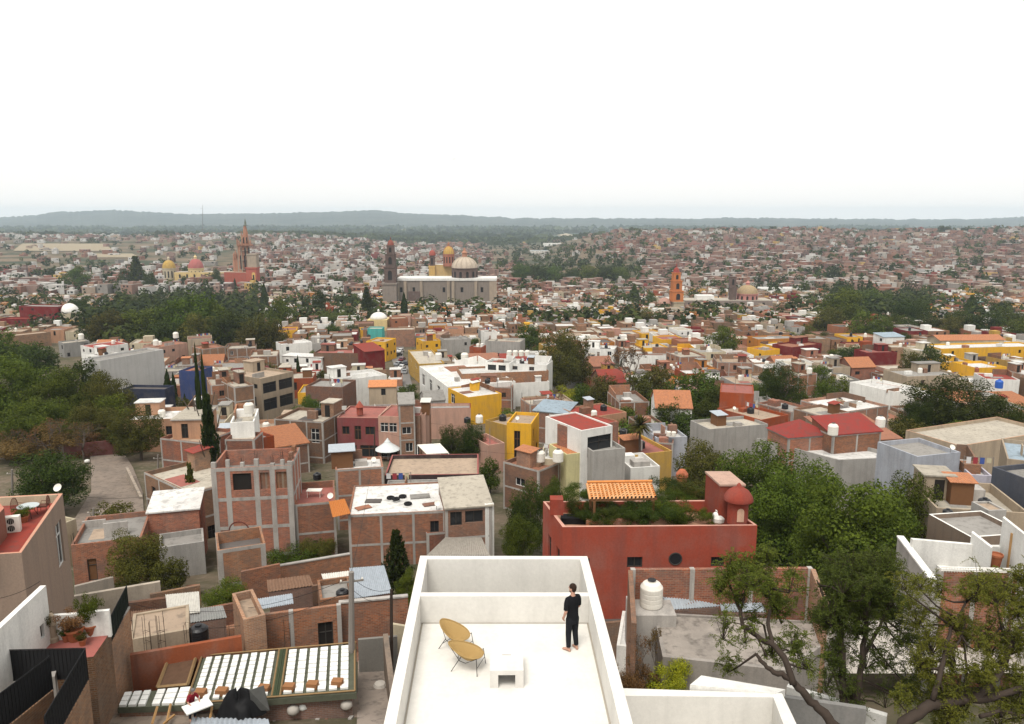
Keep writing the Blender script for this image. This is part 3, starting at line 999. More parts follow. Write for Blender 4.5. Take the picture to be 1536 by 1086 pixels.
 ('red villa wing stepping down to a white terrace', (1076, 612), (1142, 630), 6.5, 7, 'rust', 'beige', dict(win=.3, room=False)),
 ('pale terrace house below the red villa', (1064, 644), (1152, 636), 5.5, 6, 'cement', 'cream', dict(win=.1, room=False)),
 ('white bungalow with large dark window behind the tall trees', (876, 522), (921, 524), 6, 8, 'white', 'white', dict(win=.8)),
 ('long low white house with small doors beside the bare tree', (932, 533), (1022, 534), 5.5, 8, 'white', 'grey', dict(win=.6)),
 ('brick house with dark openings left of a round tree', (1076, 543), (1130, 544), 6.5, 9, 'brick2', 'beige', dict(win=.8)),
 ('grey house with two tanks under the leafy slope', (985, 657), (1031, 655), 6, 6, 'bluegrey', 'white', dict(win=.4)),
 ('small brick house with white parapet beside the palm', (978, 663), (1010, 665), 5.5, 5, 'brick', 'white', dict(win=.3)),
 ('white house by the palm with brick red patio', (964, 640), (1000, 638), 5, 7, 'brick3', 'cream', {}),
 # --- right
 ('brick house carrying a red hipped roof on the right', (1183, 657), (1247, 652), 8.5, 5, 'brick', 'maroonred', dict(style='hip', drop=1.7, win=0, frame=True)),
 ('brick house with slanting red roof and tall cistern', (1250, 653), (1322, 647), 9, 4.5, 'brick', 'maroonred', dict(det=False, style='shed', drop=1.3, win=.1, frame=True)),
 ('grey white house with wide empty terrace on the right', (1258, 690), (1362, 685), 6.5, 12, 'cement', 'white', dict(det=False, win=.15, room=False, skew=-.55)),
 ('tall blank blue grey house on the right', (1376, 685), (1441, 678), 9, 6, 'bluegrey', 'grey', dict(det=False, win=0, room=False)),
 ('ochre house with orange rimmed flat roof', (1359, 645), (1441, 669), 6.5, 20, 'beige', 'cream', dict(det=False, win=.2, rim=plaster(WC['salmon'], .3), room=False)),
 ('dark slate blue house at the right edge', (1489, 700), (1560, 726), 9, 14, 'slate', 'grey', dict(win=0, room=False)),
 ('lilac walled house beside the slate blue one', (1456, 712), (1489, 714), 7, 8, 'lilac', 'white', dict(win=.2, room=False)),
 ('beige house with a grey roof at the right edge', (1511, 688), (1560, 694), 7, 10, 'beige', 'blue', dict(win=.3)),
 ('long golden yellow house at the right edge', (1412, 523), (1560, 519), 7.5, 10, 'yellow', 'white', dict(win=.25, room=False)),
 ('tile roofed house behind the golden yellow house', (1412, 511), (1506, 510), 9, 9, 'cream', 'tile', dict(style='gable', win=.2, drop=1.4)),
 ('white house left of the golden yellow house', (1382, 527), (1412, 525), 7, 8, 'cream', 'white', dict(win=.2)),
 ('crimson house with dark pergola roof', (1300, 529), (1346, 528), 6.5, 8, 'crimson', 'pinkroof', dict(win=.1, room=True)),
 ('orange house in the row right of the convent', (1137, 509), (1200, 507), 7, 9, 'orange', 'grey', dict(win=.6)),
 ('crimson house in the row right of the convent', (1188, 521), (1233, 515), 7, 9, 'crimson', 'terracotta', {}),
 ('yellow house with white roof in the row', (1161, 519), (1187, 516), 6.5, 7, 'yellow', 'white', dict(win=.9)),
 ('yellow house with arched porch at the row end', (1121, 521), (1147, 526), 6, 8, 'yellow', 'terracotta', dict(win=.8)),
 ('white studio house with tall white side wall', (1275, 573), (1342, 588), 6.5, 9, 'white', 'white', dict(win=.1, room=False)),
 ('small white house with dark glazing and a tiled top', (1294, 587), (1331, 594), 4.8, 6, 'white', 'tile', dict(ops={0: [(.1, .9, .35, 1.8)]}, style='shed', drop=1.2)),
 ('long cream house with stepped white roofs', (1201, 600), (1266, 618), 6, 12, 'brick2', 'white', dict(win=.2)),
 ('cream garden house beside the big dark tree', (1267, 613), (1310, 610), 5.5, 7, 'cream', 'beige', dict(win=.2)),
 ('brick yard house with concrete posts left of the red roofs', (1136, 604), (1188, 618), 5.5, 6, 'brick', 'grey', dict(win=.1, frame=True)),
 ('brick wall house behind the red hipped roof', (1190, 612), (1232, 624), 6, 7, 'brick2', 'cream', dict(win=.1)),
 ('square brick house right of the round tree', (1198, 563), (1226, 560), 7, 7, 'brick', 'cream', dict(win=.2)),
 ('white house with red roof and a blue tank', (1478, 568), (1530, 570), 6, 8, 'white', 'redroof', dict(win=.3, par=.2)),
 ('pale house with grey roofs above the big dark tree', (1361, 565), (1440, 562), 6, 10, 'beige', 'grey', dict(win=.3)),
 ('brick house with white tanks beside the crimson pergola', (1337, 521), (1403, 522), 7, 8, 'brick2', 'cream', dict(win=.3)),
 ('white block house with slanted skylight', (1326, 506), (1357, 505), 7, 7, 'white', 'blue', dict(style='shed', win=.2)),
 ('little cream house with red hipped canopy', (1256, 520), (1290, 522), 5.5, 7, 'cream', 'beige', {}),
]
for h in HOUSES:
 house(h[0], h[1], h[2], h[3], h[4], h[5], h[6], **h[7])
# ------------------------------------------------------------------ churches and other landmarks
def L(px, py, Y):
 return at_y(px, py, Y)
def dome_prof(r, h, n=8, r_top=0.0):
 return [(max(r_top, r * math.cos(i / n * math.pi / 2)), h * math.sin(i / n * math.pi / 2)) for i in range(n + 1)]
def rib_dome(mb, c, r, h, mat, ribmat, nr=12, rr=0.35):
 mb.lathe(c, dome_prof(r, h), mat, 28, caps=False)
 for k in range(nr):
  a = 2 * math.pi * k / nr
  pts = [(c[0] + (x + .08) * math.cos(a), c[1] + (x + .08) * math.sin(a), c[2] + z + .05) for x, z in dome_prof(r, h)]
  mb.tube(pts, rr, ribmat, 4, caps=False)
STONE, DSTONE = plaster(WC['stone'], .5), plaster(WC['darkstone'], .5)
PINKST = plaster((0.38, 0.185, 0.115), .5, 'pink_quarry_stone')
PALEST = plaster((0.36, 0.29, 0.22), .45, 'pale_stone')
REDP, YELP, ORP = plaster((0.36, 0.09, 0.06), .4), plaster((0.62, 0.40, 0.13), .35), plaster((0.50, 0.17, 0.05), .35)
CREAMP, WHITEPL = plaster(WC['cream'], .3), plaster(WC['white'], .3)
def arch_panel(mb, c, u, w, h, mat, proud=0.1):
 n = V((u.y, -u.x, 0))
 pts = [(-w / 2, 0), (w / 2, 0), (w / 2, h - w / 2)] + [(w / 2 * math.cos(a), h - w / 2 + w / 2 * math.sin(a)) for a in (math.pi * k / 6 for k in range(1, 6))] + [(-w / 2, h - w / 2)]
 mb.face([V(c) + u * x + V((0, 0, z)) + n * proud for x, z in pts], mat)
UX = V((1, 0, 0))
def sq_tower(root, name, px0, px1, Y, tiers, arch=True, yaw=0.0, base=False):
 """tiers: (py_top, py_bottom, width factor, material)"""
 for i, (pt, pb, wf, m) in enumerate(tiers):
  mb = MB()
  c = L((px0 + px1) / 2, pb, Y)
  t = L((px0 + px1) / 2, pt, Y)
  w_ = (px1 - px0) * Y / F * wf
  zb, H = c.z, t.z - c.z
  if i == len(tiers) - 1 and (base or len(tiers) > 1):
   zb = min(zb, ground(c.x, Y) - 1)
   H = t.z - zb
  mb.box((c.x, Y, zb), w_, w_, H, m, yaw)
  mb.box((c.x, Y, t.z - H * .05), w_ * 1.1, w_ * 1.1, max(.5, H * .06), m, yaw)
  if arch and H < 14:
   q = Matrix.Rotation(yaw, 3, 'Z')
   for s_ in (-.22, .22) if w_ > 9.5 else (0,):
    cc = V((c.x, Y, t.z - H * .8)) + q @ V((s_ * w_, -w_ / 2, 0))
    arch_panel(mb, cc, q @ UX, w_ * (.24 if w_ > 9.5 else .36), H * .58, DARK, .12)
  mb.build(name, root)
# pink gothic parish church
Y = 850
c = L(368, 420, Y)
pr = thing('gothic_church', (c.x, Y, ground(c.x, Y)), 'pink stone gothic church with a tall tiered spire over the rooftops', 'church')
s = Y / F * 0.985
occ_poly([(c.x - 34, Y - 14), (c.x + 18, Y - 14), (c.x + 18, Y + 45), (c.x - 34, Y + 45)])
def octo(mb, px, pt, pb, wpx, m, taper=1.0, n=8):
 a, b = L(px, pb, Y), L(px, pt, Y)
 mb.lathe((a.x, Y, a.z), [(wpx * s / 2, 0), (wpx * s / 2 * taper, b.z - a.z)], m, n)
def pinn(mb, px, pt, pb, wpx, m, yo=0):
 a, b = L(px, pb, Y), L(px, pt, Y)
 H = b.z - a.z
 mb.lathe((a.x, Y + yo, a.z), [(wpx * s / 2, 0), (wpx * s / 2, H * .5), (wpx * s / 2 * 1.25, H * .52), (0.05, H)], m, 6)
mb = MB()
octo(mb, 368, 366, 424, 19, PINKST, .92)
octo(mb, 368, 366.5, 368.5, 23, PINKST)
for k in range(8):
 a_ = 2 * math.pi * k / 8
 p_ = L(368, 424, Y)
 t_ = L(368, 367, Y)
 mb.tube([(p_.x + 9.6 * s * math.cos(a_), Y + 9.6 * s * math.sin(a_), p_.z), (p_.x + 8.8 * s * math.cos(a_), Y + 8.8 * s * math.sin(a_), t_.z + 3)], [.9, .5], PALEST, 4)
for yy_ in (376, 390, 404):
 octo(mb, 368, yy_ - .8, yy_, 20.5, PALEST)
mb.build('tower', pr)
mb = MB()
octo(mb, 368, 352, 367, 13, PINKST, .72)
for px in (365.5, 370.5):
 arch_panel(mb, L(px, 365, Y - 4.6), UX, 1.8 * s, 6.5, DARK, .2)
for k, (px, yo) in enumerate(((359, -6), (363, -9), (373, -9), (378, -5), (368, -10))):
 pinn(mb, px, 356 + (k % 2) * 2, 368, 2.0, PINKST, yo)
mb.build('belfry', pr)
mb = MB()
octo(mb, 368, 338, 352.5, 8, PINKST, .45)
for px in (363.5, 372.5):
 pinn(mb, px, 346, 353.5, 1.6, PINKST, -3)
a, b = L(368, 338.5, Y), L(368, 328, Y)
mb.lathe((a.x, Y, a.z), [(3.4 * s, 0), (3.6 * s, .5), (1.5 * s, 1.2), (1.6 * s, 3.0), (.15, b.z - a.z)], plain('green_finial', (0.16, 0.18, 0.15), .7), 8)
mb.build('spire', pr)
for px, w_ in ((354.5, 7), (359.5, 8)):
 mb = MB()
 octo(mb, px, 386, 424, w_, PINKST, .9)
 for dx in (-2.6, 0, 2.6):
  pinn(mb, px + dx, 378 - (dx == 0) * 4, 388, 2.4, PINKST, -2)
 mb.build('side_turret', pr)
mb = MB()
a = L(368, 400, Y)
for k, px in enumerate((362.5, 368.5, 374)):
 p = L(px, 404, Y - 7.5 + (k != 1) * 1.6)
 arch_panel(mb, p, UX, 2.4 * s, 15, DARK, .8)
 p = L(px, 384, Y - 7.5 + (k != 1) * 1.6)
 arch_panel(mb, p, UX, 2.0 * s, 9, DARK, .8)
mb.build('arched_openings', pr)
sq_tower(pr, 'square_bell_tower', 373.5, 387, Y - 12, [(381, 401, 1, PALEST), (401, 424, 1.15, REDP)], True)
mb = MB()
p0, p1 = L(333, 425, Y - 16), L(374, 425, Y - 16)
t = L(350, 409, Y - 16)
mb.prism([(p0.x, p0.y + 8), (p1.x, p1.y), (p1.x, p1.y + 18), (p0.x, p0.y + 26)], p0.z - 6, t.z, REDP, top=roofmat(RC['beige']))
mb.build('nave', pr)
mb = MB()
arch_panel(mb, L(381, 420, Y - 21), UX, 5 * s, 8.2, YELP, .5)
arch_panel(mb, L(381, 420, Y - 21), UX, 2.2 * s, 5.5, DARK, .8)
mb.build('portal', pr)
# domed yellow church behind it
Y = 930
s = Y / F
c = L(275, 420, Y)
yc = thing('domed_church', (c.x, Y, ground(c.x, Y)), 'pale yellow church with one golden dome and one rosy dome', 'church')
occ_poly([(c.x - 28, Y - 14), (c.x + 62, Y - 14), (c.x + 62, Y + 28), (c.x - 28, Y + 28)])
def church_dome(root, px, r_px, py_base, py_top, py_drum, Y, dm, drm, lm=None, ribm=None, yoff=0.0, lan=3.0):
 a = L(px, py_base, Y)
 r = r_px * Y / F
 mb = MB()
 t = L(px, py_top, Y)
 if ribm:
  rib_dome(mb, (a.x, Y + yoff, a.z), r, t.z - a.z, dm, ribm, 14, r * .02)
 else:
  mb.lathe((a.x, Y + yoff, a.z), dome_prof(r, t.z - a.z), dm, 24, caps=False)
 d_ = mb.build('dome', root, smooth=True)
 mb = MB()
 mb.lathe((a.x, Y + yoff, t.z - .3), [(r * .2, 0), (r * .2, lan * .55), (r * .25, lan * .58), (r * .12, lan * .85), (.1, lan * 1.3)], lm or drm, 8)
 mb.build('lantern', d_)
 q = L(px, py_drum, Y)
 mb = MB()
 H = a.z - q.z
 mb.lathe((a.x, Y + yoff, q.z - 2), [(r * 1.02, 0), (r * 1.02, H + 1.6), (r * 1.08, H + 1.65), (r * 1.08, H + 2.1), (r * .95, H + 2.15)], drm, 12, caps=False)
 for k in range(12):
  an = 2 * math.pi * (k + .5) / 12
  u = V((-math.sin(an), math.cos(an), 0))
  n = V((u.y, -u.x, 0))
  cc = V((a.x, Y + yoff, q.z + H * .12)) + n * r * .99
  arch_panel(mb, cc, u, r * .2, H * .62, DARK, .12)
 mb.build('drum', root)
GOLD = plaster((0.46, 0.30, 0.075), .5, 'golden_tile')
ROSE = plaster((0.33, 0.10, 0.09), .5, 'rose_tile')
church_dome(yc, 253.5, 9.5, 402, 390, 418, Y, GOLD, CREAMP, lan=4)
church_dome(yc, 294, 11, 402, 388, 418, Y, ROSE, plaster((.62, .48, .25), .3), lan=4)
mb = MB()
p0, p1 = L(262, 420, Y - 10), L(346, 420, Y - 10)
zt = L(300, 407.5, Y).z
mb.prism([(p0.x, p0.y), (p1.x, p1.y), (p1.x, p1.y + 20), (p0.x, p0.y + 20)], p0.z - 8, zt, plaster((.62, .46, .2), .35), top=roofmat(RC['cream']))
for k in range(7):
 arch_panel(mb, L(270 + k * 11, 417, Y - 10), UX, 2.2, 4.5, DARK, .1)
mb.build('nave', yc)
# stone convent church
Y = 640
s = Y / F
c = L(660, 464, Y)
sf = thing('stone_church', (c.x, Y, ground(c.x, Y)), 'long grey stone church with a big ribbed cream dome and a dark carved tower', 'church')
occ_poly([(L(574, 460, Y).x, Y - 14), (L(746, 460, Y).x, Y - 14), (L(746, 460, Y).x, Y + 26), (L(574, 460, Y).x, Y + 26)])
zt = L(660, 421, Y).z
zb = ground(c.x, Y) - 2
mb = MB()
p0, p1 = L(597, 460, Y), L(744, 460, Y)
ops = []
LL = p1.x - p0.x
for px in (602, 621, 666, 693, 723):
 u0 = L(px, 440, Y).x - p0.x
 ops.append((u0 - 1.1, u0 + 1.1, L(px, 438.5, Y).z, L(px, 431, Y).z))
Pn, u_, n_, o2 = opening_wall(mb, p0, p1, zb, zt, ops, STONE, .7)
for q in o2:
 mb.face([Pn(q[0], q[2], .65), Pn(q[1], q[2], .65), Pn(q[1], q[3], .65), Pn(q[0], q[3], .65)], DARK)
mb.wallq((p1.x, Y), (p1.x, Y + 24), zb, zt, STONE)
mb.wallq((p0.x, Y + 24), (p0.x, Y), zb, zt, STONE)
mb.wallq((p1.x, Y + 24), (p0.x, Y + 24), zb, zt, STONE)
mb.build('nave_wall', sf)
mb = MB()
for px in (597.5, 608.5, 632.5, 673, 680, 714, 737, 742.5):
 mb = MB()
 p = L(px, 450, Y)
 mb.box((p.x, Y - .75, zb), 2.2 if px < 736 else 3.0, 1.5, zt - zb - .6, PALEST)
 mb.build('buttress', sf)
mb = MB()
mb.prism([(p0.x - .6, Y - .6), (p1.x + .6, Y - .6), (p1.x + .6, Y + 24.5), (p0.x - .6, Y + 24.5)], zt, zt + 1.9, WHITEPL)
mb.build('roof', sf)
mb = MB()
q = L(622, 452, Y)
mb.box((q.x, Y - 1.1, zb), 9.5, 2.2, L(620, 437, Y).z - zb, DSTONE)
mb.build('side_portal', sf)
sq_tower(sf, 'tower', 576, 597, Y - 4, [(424, 464, 1.0, STONE)], False, base=True)
sq_tower(sf, 'tower_stage', 578, 595, Y - 4, [(400, 424, 1.0, DSTONE)], True)
sq_tower(sf, 'tower_stage', 579.5, 593.5, Y - 4, [(381, 400, 1.0, DSTONE)], True)
sq_tower(sf, 'tower_stage', 581, 591.5, Y - 4, [(368, 381, 1.0, DSTONE)], True)
for o in sf.children:
 pass
mb = MB()
a, b = L(586, 368, Y - 4), L(586, 358, Y - 4)
mb.lathe((a.x, Y - 4, a.z), dome_prof(5 * s, 4.4, 6) + [(.3, 4.8), (.3, 6), (.05, 6.6)], plaster((.25, .07, .05), .4), 12)
mb.build('tower_dome', sf)
church_dome(sf, 697, 19.2, 401.5, 385, 420, Y + 12, plaster((.50, .42, .33), .4, 'dome_plaster'), DSTONE, PINKST, plaster((.40, .33, .26), .3), lan=6)
# small oratory with striped dome behind
Y = 760
c = L(672, 420, Y)
oc = thing('oratory_church', (c.x, Y, ground(c.x, Y)), 'golden striped dome and small red capped belfry rising behind the stone church', 'church')
occ_poly([(c.x - 25, Y - 10), (c.x + 28, Y - 10), (c.x + 28, Y + 16), (c.x - 25, Y + 16)])
church_dome(oc, 673, 8.3, 381, 369, 396, Y, GOLD, plaster((.36, .14, .09), .4), PINKST, plaster((.36, .1, .06), .3), lan=3.5)
sq_tower(oc, 'belfry', 644, 653, Y, [(383, 400, .8, DSTONE), (399, 424, 1.0, YELP)], True)
mb = MB()
a = L(648.5, 383, Y)
mb.lathe((a.x, Y, a.z), dome_prof(5.2 * Y / F, 5.2, 6) + [(.4, 6), (.1, 8)], plaster((.30, .07, .05), .4), 12)
mb.build('belfry_dome', oc)
mb = MB()
p0, p1 = L(652, 420, Y), L(712, 420, Y)
zt = L(680, 397, Y).z
mb.prism([(p0.x, Y), (p1.x, Y), (p1.x, Y + 15), (p0.x, Y + 15)], p0.z - 6, zt, plaster((.55, .38, .16), .35), top=rmat('white'))
mb.build('nave', oc)
# orange tower church
Y = 590
s = Y / F
c = L(1014, 470, Y)
ot = thing('bell_tower_church', (c.x, Y, ground(c.x, Y)), 'orange three stage bell tower with a red cap beside a squat rosy dome', 'church')
occ_poly([(L(984, 460, Y).x, Y - 10), (L(1026, 460, Y).x, Y - 10), (L(1026, 460, Y).x, Y + 14), (L(984, 460, Y).x, Y + 14)])
sq_tower(ot, 'tower_stage', 1008.5, 1019.5, Y, [(409, 421, .95, ORP)], True, .12)
sq_tower(ot, 'tower_stage', 1007.5, 1021, Y, [(421, 436, 1.0, ORP)], True, .12)
sq_tower(ot, 'tower_stage', 1006, 1022.5, Y, [(436, 452, 1.0, ORP)], True, .12)
sq_tower(ot, 'tower_base', 1007, 1023, Y, [(452, 476, 1.0, CREAMP)], False, .12, base=True)
mb = MB()
a = L(1014.5, 409, Y)
mb.lathe((a.x, Y, a.z), [(5.4 * s, 0)] + dome_prof(4.8 * s, 4.2, 6)[1:] + [(.5, 4.6), (.5, 6), (.05, 7)], plaster((.28, .05, .04), .4), 10)
mb.build('tower_cap', ot)
mb = MB()
a = L(996, 463, Y + 2)
mb.lathe((a.x, Y + 2, a.z), dome_prof(12 * s, 17 * s, 7), plaster((.38, .22, .17), .5), 20)
mb.lathe((a.x, Y + 2, a.z - 8), [(12.2 * s, 0), (12.2 * s, 8.2)], plaster((.42, .26, .2), .5), 16)
mb.build('dome', ot)
# convent with yellow dome
Y = 600
s = Y / F
c = L(1085, 470, Y)
cv = thing('convent', (c.x, Y, ground(c.x, Y)), 'long low grey stone convent with a yellow dome on a pink drum', 'church')
occ_poly([(L(1024, 460, Y).x, Y - 12), (L(1160, 460, Y).x, Y - 12), (L(1160, 460, Y).x, Y + 22), (L(1024, 460, Y).x, Y + 22)])
mb = MB()
p0, p1 = L(1026, 470, Y), L(1158, 468, Y)
zt = L(1080, 451, Y).z
ops = []
for px in (1034, 1058, 1078, 1090, 1145):
 u0 = L(px, 460, Y).x - p0.x
 ops.append((u0 - 1.0, u0 + 1.0, L(px, 459, Y).z, L(px, 454, Y).z))
zb = p0.z - 8
Pn, u_, n_, o2 = opening_wall(mb, p0, p1, zb, zt, ops, plaster((.24, .19, .165), .5), .5)
for q in o2:
 mb.face([Pn(q[0], q[2], .45), Pn(q[1], q[2], .45), Pn(q[1], q[3], .45), Pn(q[0], q[3], .45)], DARK)
mb.wallq((p1.x, p1.y), (p1.x, Y + 20), zb, zt, STONE)
mb.wallq((p0.x, Y + 20), (p0.x, Y), zb, zt, STONE)
mb.build('nave_wall', cv)
mb = MB()
mb.prism([(p0.x, Y + .3), (p1.x, Y + .3), (p1.x, Y + 20), (p0.x, Y + 20)], zt - .3, zt + .15, rmat('cream'))
a = L(1056, 451, Y + 8)
mb.box((a.x, Y + 8, zt + .16), 26 * s, 9, 3.4, WHITEPL)
mb.build('roof', cv)
church_dome(cv, 1121, 15.5, 440, 427, 451, Y + 10, plaster((.34, .25, .14), .5, 'ochre_tile'), plaster((.50, .22, .19), .4), lan=3)
sq_tower(cv, 'tower', 1093.5, 1103, Y + 6, [(415, 430, .92, DSTONE), (430, 452, 1.0, DSTONE)], True)
# chapel with white dome
p = on_ground(568, 486, 0)
Y = 440
a = L(568, 478, Y)
s = Y / F
ch = thing('chapel', (a.x, Y, ground(a.x, Y)), 'small pale yellow chapel with a white dome behind the turquoise wall', 'chapel')
mb = MB()
mb.lathe((a.x, Y, a.z), dome_prof(13 * s, 10 * s, 7) + [(.6, 10 * s + .1), (.6, 10 * s + 1.2), (.05, 10 * s + 1.8)], WHITEPL, 20)
mb.build('dome', ch, smooth=True)
mb = MB()
mb.box((a.x, Y, ground(a.x, Y) - .5), 30 * s, 30 * s, a.z - ground(a.x, Y) + .5, plaster((.66, .52, .26), .3))
mb.build('wall', ch)
occ_poly([(a.x - 6, Y - 6), (a.x + 6, Y - 6), (a.x + 6, Y + 6), (a.x - 6, Y + 6)])
# white vaulted house by the crimson one
Y = HRECT[0][4] + 2
a = L(99, 470, Y)
s = Y / F
vh = thing('vaulted_house', (a.x, Y, ground(a.x, Y)), 'white house with a rounded vault roof right of the crimson house', 'house', GROUP_H)
mb = MB()
mb.lathe((a.x, Y + 4, a.z), dome_prof(13 * s, 14 * s, 7), WHITEPL, 20)
mb.build('roof', vh, smooth=True)
mb = MB()
mb.box((a.x, Y + 4, ground(a.x, Y) - 2), 25 * s, 25 * s, a.z - ground(a.x, Y) + 2, CREAMP)
mb.build('wall', vh)
mb = MB()
q = L(104, 487, Y)
mb.box((q.x, Y + 4 - 12.6 * s, q.z), 8 * s, .2, 7 * s, DARK)
mb.build('window', vh)
HRECT += [(1026, 1158, 450, 470, 598, 'c'), (580, 744, 423, 463, 638, 's'), (333, 374, 409, 425, 830, 'g'), (1004, 1024, 436, 470, 588, 'o'), (984, 1008, 446, 464, 588, 'o'), (240, 350, 402, 420, 925, 'y'), (555, 583, 466, 490, 436, 'w')]
# far long buildings and mast
for i, (px0, px1, pt, pb, Y, wl, rf, lab) in enumerate([
 (567, 618, 372, 379, 1500, WHITEPL, 'white', 'long white warehouse far behind the dark carved tower'),
 (738, 771, 403, 414, 700, plaster((.62, .36, .25), .3), 'terracotta', 'peach coloured mansion with tiled roofs right of the stone church'),
 (1409, 1424, 350, 356, 1700, WHITEPL, 'white', 'white hilltop house below a big dark tree on the horizon'),
 (1231, 1256, 369, 377, 1350, plaster((.2, .24, .3), .3), 'dark', 'slate coloured long building on the far slope'),
 (1328, 1341, 359, 366, 1600, YELP, 'cream', 'bright yellow house high on the far slope'),
 (1417, 1447, 451, 463, 560, plaster(WC['purple'], .3), 'blue', 'purple walled house among the dark trees on the right'),
 (1463, 1482, 454, 460, 560, plaster((.4, .58, .52), .3), 'green', 'pale turquoise roofed house among the dark trees on the right'),
 (1395, 1410, 407, 413, 900, REDP, 'terracotta', 'red house halfway up the far slope'),
 (1141, 1207, 433, 446, 610, WHITEPL, 'white', 'large white house with long flat roof right of the convent dome'),
 (770, 812, 414, 424, 620, REDP, 'redroof', 'long house with a red roof behind the row of green trees'),
 (815, 842, 365, 373, 1700, WHITEPL, 'white', 'far white factory sheds in the green valley'),
 (795, 830, 376, 384, 1500, SHEETW, 'blue', 'far pale grey sheds at the green valley edge'),
]):
 Y = on_ground((px0 + px1) / 2, pt, 5.5).y
 a, b = L(px0, pb, Y), L(px1, pb, Y)
 t = L(px0, pt, Y).z
 o = house(lab, None, None, 0, 0, wl, rf, z=t, poly=[a, b, V((b.x, Y + (b.x - a.x) * .3 + 8, 0)), V((a.x, Y + (b.x - a.x) * .3 + 8, 0))], par=.3, win=.7, quiet=True, cat='building', name='long_building')
a, b = L(304, 347, 1900), L(304, 307, 1900)
mb = MB()
mb.tube([a, b], [.9, .35], plain('mast_grey', (0.2, 0.2, 0.2)), 4)
for k in range(3):
 zz = lerp(a.z, b.z, .35 + k * .25)
 mb.box((a.x, 1900, zz), 2.2, 2.2, .6, plain('mast_grey', (0.2, 0.2, 0.2)))
m_ = mb.build('radio_mast', loc=a)
tag(m_, 'thin radio mast standing up against the far ridge', 'mast')
# ------------------------------------------------------------------ trees
TR = random.Random(21)
LEAF = dict(green=leafmat((0.038, 0.061, 0.008), (0.094, 0.124, 0.015), 'green_leaves'), dark=leafmat((0.022, 0.036, 0.007), (0.055, 0.073, 0.012), 'dark_leaves'),
   olive=leafmat((0.049, 0.053, 0.011), (0.105, 0.099, 0.019), 'olive_leaves'), bright=leafmat((0.05, 0.074, 0.009), (0.108, 0.134, 0.016), 'bright_leaves'),
   yellow=leafmat((0.151, 0.168, 0.012), (0.286, 0.270, 0.018), 'yellow_leaves'), cyp=leafmat((0.013, 0.025, 0.007), (0.033, 0.048, 0.010), 'cypress_leaves'),
   brown=leafmat((0.108, 0.063, 0.024), (0.187, 0.108, 0.039), 'dry_leaves'))
def leafq(mb, p, n, s, mat, asp=1.0):
 t = n.cross(V((TR.random() - .5, TR.random() - .5, TR.random() - .5)))
 if t.length < 1e-4:
  t = V((1, 0, 0))
 t.normalize()
 b = n.cross(t).normalized()
 a, c = t * s * asp, b * s
 mb.face([p - a * .5 - c * .12, p + c * -.42, p + a * .5 - c * .05, p + c * .45 + a * .08], mat)
def rv():
 while True:
  v = V((TR.uniform(-1, 1), TR.uniform(-1, 1), TR.uniform(-1, 1)))
  if .05 < v.length < 1:
   return v.normalized()
DUMMY = plain('leaf_slot', (0.05, 0.08, 0.02))
